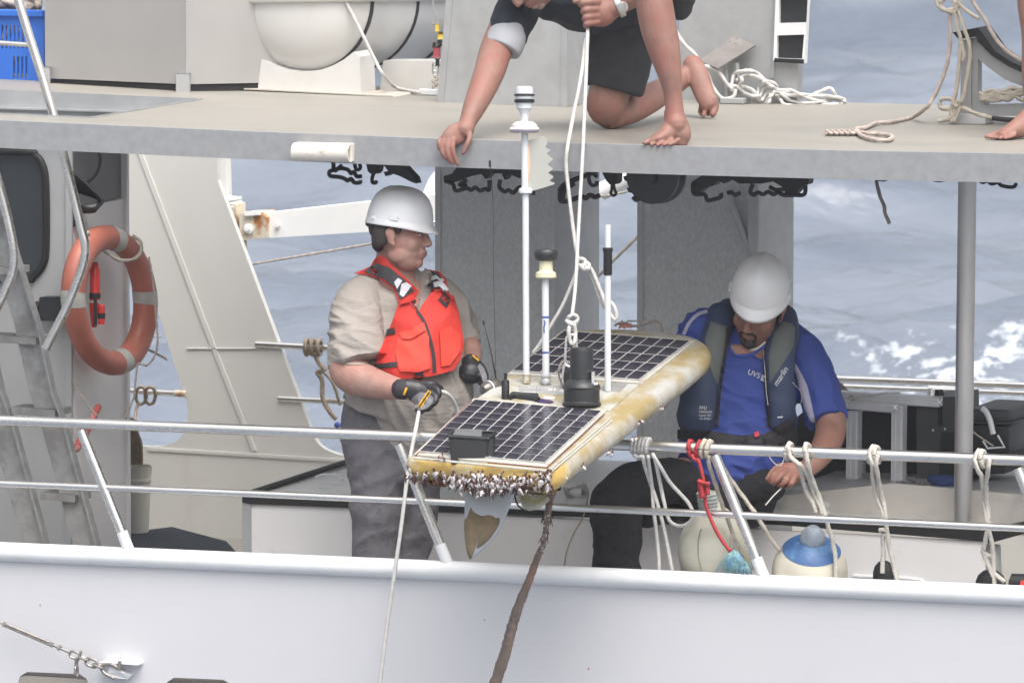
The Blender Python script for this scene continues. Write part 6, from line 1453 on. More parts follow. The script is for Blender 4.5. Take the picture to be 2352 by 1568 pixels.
    bm = B(); plateY(bm, [(560, 486), (593, 485), (596, 494), (562, 496)], [], Yb-.045, .014); obj('hinge_lug', bm, boomw, t, smooth=False)
    bm = B(); lathe(bm, W(572, 525, Yb-.031), Vector((0, -1, 0)), [(px(14), 0), (px(14), .008), (px(6), .010), (px(6), .02)], 20); lathe(bm, W(638, 516, Yb-.005), Vector((0, -1, 0)), [(px(8), 0), (px(7), .012)], 12); obj('pivot_pin', bm, boomw, t)
    bm = B(); 
    plateY(bm, [(499, 470), (520, 462), (541, 470), (545, 590), (530, 600), (512, 590), (512, 480)], [], Yb-.03, .1); obj('swivel_housing', bm, rusty, t, smooth=False)
    bm = B()
    for v in (455, 463, 471): plateY(bm, [(497, v), (528, v+2), (528, v+7), (497, v+6)], [], Yb-.06+.001*v/455, .12)
    obj('swivel_flange', bm, boomw, t, smooth=False)
    bm = B(); plateY(bm, [(515, 500), (530, 500), (530, 572), (515, 566)], [], Yb-.04, .009); obj('housing_panel', bm, boomw, t, smooth=False)
    bm = B(); plateY(bm, [(497, 355), (518, 362), (522, 460), (500, 520), (497, 420)], [], Yb+.05, .05); obj('mast_stub', bm, cream, t, smooth=False)
    bm = B(); plateY(bm, [(1008, 380), (1008, 470), (975, 480), (960, 470), (985, 410)], [], Yb+.1, .06); obj('strut', bm, boomw, t, smooth=False)
    bm = B(); pipe(bm, [W(1382, 440, Yb), W(1450, 405, Yb), W(1520, 372, Yb)], px(22, 3), 16); obj('outer_boom', bm, boomw, t)
    bm = B(); sweep(bm, [W(985, 495, Yb-.1), W(992, 508, Yb-.1), W(1003, 512, Yb-.1)], px(3), 8); obj('hook', bm, steel, t)
    rope('rope', [(536, 614, Yb), (700, 586, Yb), (870, 556, Yb), (1010, 524, Yb)], 3.2, rope_p, 'taut thin rope running below the white crane boom')
    rope('rope', [(1368, 640, 2.9), (1405, 602, 2.9), (1470, 538, 2.9)], 4.2, rope_c, 'yellowish twisted rope between the two grey casings')
    rope('rope', [(1380, 452, 3.1), (1410, 446, 3.1), (1440, 440, 3.1), (1470, 425, 3.1)], 3, rope_c, 'thin cream rope under the white boom between the casings')
    bm = B()
    for x in (705, 718, 733): ropeb(bm, [W(x+5*math.cos(a), 797+17*math.sin(a), YF-.02+.04*math.cos(a)) for a in [i*math.pi/4 for i in range(10)]], px(5, 3))
    ropeb(bm, [W(722, 812, YF-.03), W(734, 835, YF-.04), W(746, 850, YF-.04), W(728, 855, YF-.04), (W(740, 872, YF-.04)), W(740, 905, YF-.04), W(750, 935, YF-.04), W(772, 962, YF-.04)], px(5.5, 3)); ropeb(bm, [W(740, 850, YF-.04), W(765, 880, YF-.05), W(782, 930, YF-.03)], px(4, 3))
    obj('rope', bm, rope_b, None, 'brown rope knotted round the far railing behind the standing man', 'rope', auto=0)
    bm = B(); ell(bm, W(775, 976, YF-.05), px(8, 3), px(8, 3), px(8, 3)); obj('small_float', bm, mat('blue_knob', (.05, .09, .35), .5), None, 'small blue float at the end of the far rope', 'float')
laddm = mat('ladder_aluminium', (.34, .34, .34), .5, .35, var=.15, scale=30, bump=.0006, bscale=100, col2=(.25, .245, .24), s2=6)
buoym = mat('faded_orange', (.47, .15, .105), .5, var=.1, scale=5, bump=.0008, bscale=60, col2=(.56, .20, .15), s2=4, lo=.45, hi=.7, coat=.1)
refb = mat('worn_reflective_band', (.50, .50, .47), .5, var=.12, scale=30)
leftstuff()
# ================================================================== under the roof edge
def hanging():
    Yh = .42; z = lambda x, y: (718.7+x*.3333, 326.7+y*.3333); z6 = lambda x, y: (1388+x*.2917, 359+y*.2917)
    def strokes(f, l, r): 
        bm = B()
        for s in l: sweep(bm, [W(*f(*p), Yh) for p in cr(s, 4)], px(r), 8)
        return bm
    def gear(label, bms, m=black):
        t = thing('lashing_gear', label, 'lashing gear', (0, 0, 0), 'black lashing gear hung under the roof edge')
        first = None; pr = []
        for nm, b in bms: pr.append((nm, b))
        co = [v.co.copy() for v in pr[0][1].verts]; c = sum(co, Vector())/len(co); t.location = c; EL[t.name] = c.copy()
        for nm, b in pr: obj(nm, b, m, t)
    def poly(f, l, th=.05, y=0): bm = B(); plateY(bm, [f(*p) for p in l], [], Yh+y, th); return bm
    gear('black hooks and ridged clips hanging left of the standing man helmet', [('ridged_clip', strokes(z, [[(140, 120), (140, 190), (115, 200), (118, 232), (180, 240), (215, 250), (240, 265), (262, 252), (285, 278), (325, 278), (325, 262)], [(135, 195), (190, 180), (240, 190), (262, 215), (285, 205), (300, 235), (335, 235)], [(150, 200), (200, 160)]], 5)), ('hook', strokes(z, [[(285, 130), (295, 180), (312, 190), (328, 175), (320, 150)], [(420, 210), (408, 250), (412, 278), (432, 280), (438, 265)]], 4.5)), ('block', poly(z, [(360, 120), (460, 120), (445, 205), (430, 220), (395, 218), (378, 200)]))])
    gear('black curved bracket sweeping down just over the standing man helmet', [('bracket', poly(z, [(455, 120), (590, 120), (640, 180), (700, 245), (712, 285), (680, 275), (600, 235), (545, 215), (500, 235), (486, 205), (520, 200)]))])
    gear('tangle of black clips against the left grey casing', [('band', poly(z, [(900, 235), (960, 215), (1020, 130), (1430, 140), (1430, 250), (1400, 240), (1345, 215), (1320, 260), (1300, 215), (1230, 215), (1190, 255), (1160, 220), (1060, 240), (980, 275), (905, 285)])), ('ridged_clip', strokes(z, [[(920, 270), (965, 290), (985, 335), (1060, 318), (1090, 330), (1120, 312), (1150, 335), (1190, 322), (1215, 330), (1215, 260)], [(1060, 300), (1010, 295), (1060, 262)], [(1290, 260), (1285, 310), (1320, 340), (1350, 330), (1380, 350), (1410, 320), (1440, 310), (1500, 345), (1530, 350)]], 5))])
    gear('black clip strip behind the lifting line', [('ridged_clip', strokes(z, [[(1705, 345), (1710, 405), (1780, 398), (1850, 375), (1880, 385), (1910, 365), (1945, 378), (1975, 365)], [(1700, 340), (1725, 300), (1800, 260), (1880, 230), (1960, 200)], [(1720, 390), (1735, 330), (1800, 285)]], 6)), ('hook', strokes(z, [[(1900, 220), (1905, 270), (1925, 298), (1955, 290), (1955, 268)], [(1930, 215), (1960, 240)]], 4.5))])
    gear('black tapered block with an eye, just left of the round reel', [('block', poly(z, [(1975, 180), (2100, 180), (2096, 275), (2080, 292), (2045, 292), (2020, 265), (2000, 225)])), ('eye', strokes(z, [[(2062, 285), (2058, 330), (2052, 352), (2072, 368), (2090, 352), (2080, 330), (2072, 285)]], 3.5))])
    bm = B(); c = W(1506, 404, Yh+.03); lathe(bm, c+Vector((0, .05, 0)), Vector((0, -1, 0)), [(px(58), 0), (px(66), .004), (px(66), .02), (px(56), .03), (px(56), .06), (px(64), .07), (px(64), .085), (px(50), .09), (px(18), .095), (px(14), .115)], 36)
    t = thing('cable_reel', 'round black reel hanging under the roof between the casings', 'reel', c); EL[t.name] = c.copy(); obj('drum', bm, blackp, t)
    obj('spoke', strokes(z6, [[(330, 280), (400, 230), (460, 200)], [(300, 190), (400, 230), (500, 260)]], 4), black, t)
    obj('hook', strokes(z6, [[(165, 155), (175, 180), (205, 178), (215, 160)], [(190, 245), (205, 270), (235, 270)], [(225, 320), (250, 345), (285, 330)]], 5), black, t)
    gear('long black clip rack against the right grey casing', [('band', poly(z6, [(690, 200), (760, 155), (800, 120), (1620, 130), (1605, 220), (1560, 235), (1500, 300), (1430, 300), (1400, 240), (1330, 200), (1240, 215), (1150, 215), (1060, 215), (1000, 180), (940, 215), (900, 190), (860, 230), (790, 250), (740, 290), (700, 290)])), ('ridged_clip', strokes(z6, [[(700, 210), (705, 295), (790, 300), (810, 345), (860, 340), (920, 320), (915, 290)], [(970, 290), (1000, 285), (1030, 305), (1070, 290)], [(1170, 220), (1150, 280), (1180, 305), (1210, 285), (1250, 300), (1290, 280), (1330, 300), (1370, 285), (1410, 305), (1500, 305), (1575, 300), (1585, 230)], [(1300, 240), (1350, 265), (1420, 260)]], 5))])
    gear('short black clip strip at the far right, past the steel post', [('ridged_clip', strokes(lambda x, y: (1878+x*.3333, y*.3333), [[(1110, 1240), (1140, 1258), (1170, 1248), (1200, 1268), (1240, 1258), (1270, 1280), (1330, 1290), (1362, 1280), (1365, 1245)]], 4.5))])
    gear('thin black strip left of the steel post', [('ridged_clip', strokes(lambda x, y: (1878+x*.3333, y*.3333), [[(780, 1235), (830, 1245), (880, 1240)], [(400, 1232), (450, 1240), (475, 1236)]], 4))])
    rope('rope', [(2012, 405, .45), (2018, 440, .45), (2030, 472, .45), (2034, 492, .45), (2043, 514, .45)], 4.2, mat('grey_brown_rope', (.20, .175, .165), .9, var=.2, scale=60), 'short grey brown rope end dangling under the roof at right')
    # plastic pipe offcut on the fascia
    t = thing('pipe_offcut', 'yellowed white plastic pipe offcut fixed to the roof fascia', 'pipe', W(745, 372, YR)); Yp = YR-.042
    a, b = W(676, 349, Yp), W(806, 352, Yp); ax = (b-a).normalized(); r0 = px(21.5)
    bm = B(); L_ = (b-a).length; lathe(bm, a, ax, [(r0, 0), (r0, L_), (r0*.80, L_), (r0*.80, L_*.1)], 32); obj('tube', bm, pvcm, t)
    bm = B(); obox(bm, b+Vector((-L_*.5, .022, 0)), ax, Vector((0, 1, 0)), Vector((0, 0, 1)), L_*.5, .018, r0, .003); obj('backing', bm, pvcm, t)
pvcm = mat('yellowed_pvc', (.68, .64, .58), .45, var=.06, scale=12, col2=(.38, .30, .22), s2=14, lo=.58, hi=.68, stretch=(.5, 1, 1))
hanging()
# ================================================================== lines
def lines():
    ra = dR(1400, 296)-.34; dm = -.13
    rope('lifting_line', [V(1350, 66, ra-.03), V(1346, 180, ra*.5), V(1342, 270, .12), V(1339, 340, .06), V(1330, 500, .0), V(1322, 650, -.08), V(1314, 725, dm)], 4.3, rope_w, 'taut white line from the kneeling man fist down to the float', laid=False)
    rope('slack_line', [V(1346, 90, ra-.02), V(1334, 180, ra*.5), V(1318, 260, .16), V(1304, 335, .08), V(1300, 375, .08), V(1305, 430, .08), V(1316, 520, .06), V(1326, 585, .02), V(1334, 602, .0)], 4.6, rope_w, 'slack white line beside the lifting line, bending at the roof edge', laid=False)
    bm = B(); dk = .0
    for l in (((1324, 604), (1336, 594), (1346, 602), (1338, 612), (1328, 608)), ((1334, 596), (1342, 606), (1348, 616), (1340, 620), (1334, 608)), ((1340, 600), (1352, 606), (1352, 618), (1344, 614))): ropeb(bm, [V(*p, dk-.01*i) for i, p in enumerate(l)], px(5), laid=False)
    ropeb(bm, [V(*p, dk) for p in ((1346, 608), (1360, 622), (1378, 665), (1392, 702), (1404, 726), (1414, 735), (1416, 722), (1408, 700), (1396, 690))], px(4.8), laid=False)
    ropeb(bm, [V(*p, dk+.015) for p in ((1348, 614), (1362, 640), (1376, 680), (1390, 708))], px(4.4), laid=False)
    obj('rope', bm, rope_w, None, 'white rope loop with a knot hanging beside the rod antenna', 'rope', auto=0)
    rope('rope', [V(*p, .05) for p in ((1330, 606), (1312, 655), (1290, 705), (1262, 752), (1238, 792), (1222, 812))], 4, rope_w, 'white rope slanting down left from the knot to the float edge', laid=False)
    bm = B()
    for l in (((1304, 730), (1318, 722), (1328, 732), (1318, 742), (1306, 738)), ((1300, 735), (1312, 745), (1326, 740)), ((1312, 740), (1306, 760), (1310, 785), (1318, 790), (1322, 765), (1318, 742))): ropeb(bm, [V(*p, dm-.01*(i % 2)) for i, p in enumerate(l)], px(4.6), laid=False)
    obj('bowline_knot', bm, rope_w, None, 'white bowline knot joining the lifting line to the steel shackle', 'knot', auto=0)
    t = thing('carabiner', 'long steel carabiner and shackle between the lifting line and the float', 'carabiner', V(1312, 860, dm))
    bm = B(); link_loop(bm, V(1311, 805, dm), (UP+RT*.05).normalized(), RT, px(37), px(12), px(3)); obj('body', bm, steel, t)
    bm = B(); sweep(bm, [V(1320, 778, dm), V(1327, 800, dm), V(1325, 826, dm)], px(2.4), 8); obj('gate', bm, steel, t)
    bm = B(); sweep(bm, [V(*p, dm-.005) for p in cr([(1298, 835), (1294, 850), (1292, 872), (1296, 885)], 4)], px(2.4), 8); sweep(bm, [V(*p, dm-.005) for p in cr([(1300, 838), (1312, 842), (1326, 836)], 4)], px(2.6), 8); obj('shackle', bm, steel, t)
    # tag line held by the standing man
    dg_ = .31
    rope('tag_line', [V(968, 925, dg_), V(962, 948, dg_-.05), W(955, 985, -.03), W(946, 1030, -.06), W(936, 1090, -.09), W(924, 1190, -.11), W(910, 1290, -.13), W(890, 1430, -.15), W(872, 1575, -.17), W(850, 1760, -.19)], 4.6, rope_w, 'white braided tag line from the black glove down over the hull', laid=False)
    rope('tag_line_tail', [V(1000, 900, dg_-.01), V(1014, 899, dg_-.02), V(1032, 908, dg_), V(1046, 930, dg_+.04), V(1052, 952, dg_+.06)], 4.8, rope_w, 'free tail of the tag line curving out of the black glove', laid=False)
    # weed covered umbilical
    rr = random.Random(2); P = [V(1272, 1108, D(L3(.25, .1, -.1)))]; R = [px(14)]
    for u, v, r in ((1264, 1140, 9), (1258, 1180, 8), (1252, 1225, 6.5), (1245, 1255, 6.5), (1235, 1278, 8), (1214, 1335, 9), (1191, 1392, 11), (1176, 1440, 12), (1163, 1489, 12.5), (1138, 1568, 13.5), (1100, 1680, 14)): P.append(V(u, v, D(W(u, v, -.42)))); R.append(px(r))
    Q = cr([tuple(p)+(r,) for p, r in zip(P, R)], 14); bm = B()
    sweep(bm, [Vector(q[:3])+Vector((rr.uniform(-.001, .001), 0, 0)) for q in Q], [q[3]*(1+rr.uniform(-.09, .09)) for q in Q], 10)
    kelpm = mat('weedy_umbilical', (.165, .125, .105), .75, var=.25, scale=30, bump=.003, bscale=90, stretch=(1, 1, .3), col2=(.26, .13, .09), s2=14, lo=.55, hi=.7)
    t = thing('umbilical', 'thick brown weed covered cable hanging from under the float down the hull', 'cable', P[4]); obj('cable', bm, kelpm, t, auto=0)
    bm = B()
    for i in range(60):
        q = Q[int(rr.random()*len(Q)*.38)]; p = Vector(q[:3])+RT*rr.uniform(-1, 1)*q[3]; sweep(bm, [p, p+Vector((rr.uniform(-.012, .012), -.008, -rr.uniform(.01, .03)))], [.003, .001], 5)
    obj('weed_growth', bm, stalk, t, kind='stuff')
    bm = B()
    for i in range(26): q = Q[int((.18+.27*rr.random())*len(Q))]; ell(bm, Vector(q[:3])+RT*rr.uniform(-1, 1)*q[3]-LK*q[3]*.8, .0028, .0028, .0035, None, 6, 4)
    obj('shell_growth', bm, shell, t, kind='stuff')
    # coil on the locker, thin line
    rr = random.Random(5); bm = B(); dk = D(W(1320, 1135, 1.1))
    for i in range(5): a0 = rr.random()*6; ropeb(bm, [V(1322+rr.uniform(-6, 6)+(26-i*2)*math.cos(a0+a), 1126+rr.uniform(-3, 3)+(15-i)*math.sin(a0+a), dk+.05*math.sin(a0+a)) for a in [j*math.pi/4 for j in range(9)]], px(3.8))
    obj('rope_coil', bm, rope_w, None, 'small coil of white rope lying on the locker behind the float', 'rope', auto=0)
    rope('cord', [V(1352, 1130, .55), V(1342, 1180, .5), V(1318, 1225, .46), V(1303, 1262, .44), V(1296, 1300, .44)], 1.8, rope_b, 'thin brown cord dangling in front of the white locker', 'cord', laid=False)
    rope('cord', [V(1795, 1120, .33), V(1775, 1140, .30), V(1758, 1160, .28)], 1.8, rope_w, 'thin white cord pinched in the seated man fingers', 'cord', laid=False)
    rope('cord', [V(1762, 1024, .28), V(1768, 1050, .28), V(1782, 1066, .3), V(1794, 1068, .3), V(1802, 1050, .3)], 1.4, rope_w, 'thin white cord looping below the seated man belt', 'cord', laid=False)
lines()
# ================================================================== ropes and fenders on the front rail
def railropes():
    z8 = lambda x, y: (1323+x*.25, 963.7+y*.25); z1 = lambda x, y: (1715+x*.2708, 963.7+y*.2708)
    def P(f, l, Y=-.03):
        o = []
        for p in l:
            u, v = f(*p[:2]); y = p[2] if len(p) > 2 else Y
            if Y > -.0305: k = min(1, max(0, (v-(1050+(u-1450)*.04))/60)); y = y*(1-k)+.045*k
            o.append(W(u, v, y))
        return o
    def wrap(bm, u, v, r, tilt=0, n=1, w_=8):
        c = W(u, v, 0); R_ = px(13)+px(r)*.9
        for k in range(n):
            ropeb(bm, [c+Vector(((px(w_*k)+px(tilt)*math.sin(a)), -math.cos(a)*R_, math.sin(a)*R_)) for a in [i*math.pi/5 for i in range(11)]], px(r))
    bm = B(); wrap(bm, 1456, 1022, 4.2, 2, 5, 8.6)
    for l in (((610, 330), (640, 450), (690, 600), (740, 740), (770, 850), (800, 960), (840, 1150), (890, 1420)), ((660, 330), (680, 480), (700, 640), (712, 820), (735, 1000), (760, 1250), (765, 1420)), ((700, 310), (780, 440), (860, 570), (950, 670), (1030, 760), (1073, 850), (1060, 920), (990, 970), (910, 965), (850, 910), (815, 780), (780, 620), (745, 450), (715, 330)), ((530, 320), (560, 345), (610, 330))):
        ropeb(bm, P(z8, l, -.028), px(4.4), laid=False)
    obj('rope', bm, rope_w, None, 'white braided rope wound five times round the top rail, loops hanging', 'rope', auto=0)
    bm = B(); wrap(bm, 1587, 1030, 5, -2); wrap(bm, 1605, 1031, 5, 3)
    ropeb(bm, P(z8, ((1060, 320), (1090, 365), (1130, 370))), px(4.8)); ropeb(bm, P(z8, ((1125, 365), (1145, 440), (1165, 520), (1175, 600), (1180, 680), (1195, 790), (1225, 880), (1270, 980), (1330, 1090), (1420, 1212)), -.031), px(4.3), laid=False)
    ropeb(bm, P(z8, ((1150, 560), (1155, 640), (1165, 720)), -.04), px(8)); ropeb(bm, P(z8, ((1120, 560), (1170, 580), (1228, 590)), -.05), px(5)); ropeb(bm, P(z8, ((1200, 590), (1205, 640), (1215, 690)), -.04), px(6)); ropeb(bm, P(z8, ((1130, 555), (1135, 600), (1150, 630)), -.045), px(5))
    obj('rope', bm, rope_r, None, 'red rope hitched to the top rail and knotted above the cream fender', 'rope', auto=0)
    bm = B(); wrap(bm, 1616, 1030, 5.6, 3); wrap(bm, 1628, 1031, 5.6, 3)
    for l in (((1215, 330), (1225, 420), (1260, 530), (1310, 680), (1335, 760), (1380, 880), (1425, 1000), (1440, 1080), (1432, 1200)), ((1360, 450), (1430, 560), (1510, 670), (1640, 850), (1720, 980), (1790, 1090), (1875, 1200)), ((1435, 1040), (1480, 1130), (1540, 1260))): ropeb(bm, P(z8, l, -.012 if l[0][0] < 1300 else .04), px(4.8))
    obj('rope', bm, rope_c, None, 'cream laid rope wound on the top rail beside the red rope', 'rope', auto=0)
    # cream pear fender
    Yf = .16; t = thing('fender', 'large cream pear-shaped fender with grey collar under the red rope', 'fender', W(1655, 1380, Yf), 'fenders hanging inside the bulwark')
    k = px(1); c = W(1656, 1262, Yf)
    bm = B(); lathe(bm, W(1656, 1368, Yf), (Vector((0, 0, 1))+RT*-.10).normalized(), [(k*20, 0), (k*60, k*20), (k*84, k*62), (k*90, k*105), (k*84, k*142), (k*66, k*172), (k*44, k*190), (k*26, k*206), (k*20, k*228), (k*17, k*240)], 40); obj('body', bm, mat('grubby_cream_vinyl', (.46, .45, .38), .5, var=.06, scale=8, bump=.002, bscale=14, col2=(.42, .41, .30), s2=9, lo=.52, hi=.72), t, auto=60)
    bm = B(); rr = random.Random(1)
    for i in range(6): a0 = rr.random()*6; ropeb(bm, [W(1624+20*math.cos(a0+a)+i, 1134+i*8+5*math.sin(a0+a), Yf-.02-.03*math.sin(a0+a)) for a in [j*math.pi/4 for j in range(9)]], px(5))
    obj('collar', bm, mat('grey_lashing', (.33, .35, .34), .8, var=.2, scale=60), t, auto=0)
    bm = B(); sweep(bm, [W(*z8(*p), Yf-.135) for p in cr([(1150, 1000), (1125, 1100), (1125, 1250), (1155, 1400)], 4)], px(1.6), 6); obj('mould_seam', bm, mat('seam_olive', (.25, .24, .17), .7), t)
    bm = B()
    for i in range(70):
        x = rr.gauss(0, 1); u = 1686+x*5; sweep(bm, [W(u, 1262+abs(x)*3, .0), W(u+x*5, 1288, -.01), W(u+x*11+rr.uniform(-3, 3), 1314+rr.uniform(-5, 5), .0)], [.0018, .0022, .001], 5)
    for i in range(50):
        x = rr.gauss(0, 1); u = 1706+x*4; sweep(bm, [W(u, 1288, .0), W(u+x*8+rr.uniform(-2, 4), 1316+rr.uniform(-4, 4), -.01)], [.002, .001], 5)
    obj('frayed_rope_end', bm, mat('teal_fibre', (.20, .36, .38), .8, var=.4, scale=90, col2=(.12, .25, .45), s2=40), None, 'frayed teal and blue rope ends hanging before the cream fender', 'rope end', auto=0)
    # round buoy fender, blue top
    Yf = .12; ax = (Vector((0, 0, 1))+RT*.06-LK*.48).normalized(); c = W(1860, 1312, Yf); r = px(87)
    t = thing('fender', 'round cream buoy fender with a blue top and grey neck', 'fender', c-Vector((0, 0, r)), 'fenders hanging inside the bulwark')
    sp = lambda a0, a1, q, n=14: [(r*q*math.sin(math.radians(a0+(a1-a0)*i/n)), -r*q*math.cos(math.radians(a0+(a1-a0)*i/n))) for i in range(n+1)]
    bm = B(); lathe(bm, c, ax, sp(3, 137, 1), 44); obj('body', bm, mat('yellowed_cream_vinyl', (.52, .49, .41), .45, var=.05, scale=8, bump=.001, bscale=20, col2=(.36, .28, .22), s2=14, lo=.66, hi=.72), t, auto=60)
    bm = B(); lathe(bm, c, ax, sp(130, 164, 1.012), 44); obj('blue_top', bm, mat('blue_vinyl', (.04, .11, .27), .5, var=.15, scale=14, col2=(.09, .19, .33), s2=10), t, auto=60)
    bm = B(); lathe(bm, c+ax*(r*.93), ax, [(px(28), 0), (px(30), px(6)), (px(27), px(20)), (px(20), px(30)), (px(12), px(38))], 28); obj('neck', bm, mat('grey_vinyl', (.27, .31, .36), .45, var=.2, scale=30, col2=(.10, .16, .35), s2=20, lo=.62, hi=.66), t, auto=60)
    for i, (f_u, label, loops, strands) in enumerate(((1, 'flecked grey rope looped over the top rail down to the round fender', (1811, 1855), (((350, 230), (370, 310), (430, 370), (455, 420), (480, 520), (510, 620), (560, 700), (590, 790)), ((505, 260), (520, 380), (555, 500), (610, 640), (660, 790), (700, 930), (735, 1060), (755, 1200), (755, 1380)), ((440, 370), (490, 420), (530, 500), (570, 620), (620, 720), (640, 800)))),
                        (2, 'flecked rope looped over the rail to the left black block', (2002, 2014), (((1040, 300), (1065, 380), (1070, 500), (1100, 640), (1150, 780), (1185, 900), (1205, 1050), (1245, 1220), (1280, 1390)), ((1110, 300), (1100, 400), (1125, 540), (1150, 660), (1175, 790), (1180, 880)), ((1125, 940), (1160, 935), (1190, 960), (1150, 990)), ((1155, 980), (1158, 1120), (1150, 1300)))),
                        (3, 'flecked rope looped over the rail to the right black block', (2245, 2258), (((1930, 330), (1960, 420), (1995, 500), (2010, 680), (2040, 860), (2060, 960), (2090, 1120), (2100, 1420)), ((2060, 330), (2050, 420), (2030, 560), (2040, 720), (2052, 860), (2030, 1000), (2010, 1120), (2050, 1230), (2110, 1310), (2190, 1375)), ((1990, 1110), (2030, 1140), (2080, 1160)), ((2030, 1150), (2060, 1250), (2090, 1330)))))):
        bm = B()
        for u in loops: wrap(bm, u, 1036+(u-1811)*.039, 5.6, 3 if u == loops[0] else -3)
        for l in strands: ropeb(bm, P(z1, l, -.03), px(5.2))
        obj('rope', bm, rope_bl, None, label, 'rope', 'flecked ropes looped over the top rail', auto=0)
    for lab, c_, r1, r2 in (('black rounded fender block under the left flecked rope', (2030, 1330), 25, 46), ('black fender blocks under the right flecked rope', (2275, 1345), 34, 40)):
        t = thing('fender_block', lab, 'fender', W(c_[0], c_[1]+30, .1), 'fenders hanging inside the bulwark')
        bm = B(); lathe(bm, W(c_[0], c_[1]+30, .12), Vector((0, 0, 1)), [(px(r1), 0), (px(r1), px(r2)), (px(r1*.85), px(r2+14)), (px(r1*.5), px(r2+24)), (px(4), px(r2+28))], 28); obj('body', bm, black, t)
        bm = B(); link_loop(bm, W(c_[0], c_[1]-r2+34, .1), Vector((0, 0, 1)), Vector((1, 0, 0)), px(12), px(7), px(3)); obj('eye', bm, black, t)
    t = thing('fender_block', 'black cylindrical fender lying at the right edge of the picture', 'fender', W(2340, 1370, .2), 'fenders hanging inside the bulwark')
    bm = B(); lathe(bm, W(2318, 1340, .25), Vector((1, .1, 0)), [(px(10), 0), (px(24), px(6)), (px(24), px(120)), (px(10), px(126))], 24); obj('body', bm, black, t)
    bm = B(); lathe(bm, W(2346, 1352, .2), Vector((1, .1, 0)), [(px(20), 0), (px(20), px(60))], 24); obj('orange_sleeve', bm, vestm, t)
railropes()
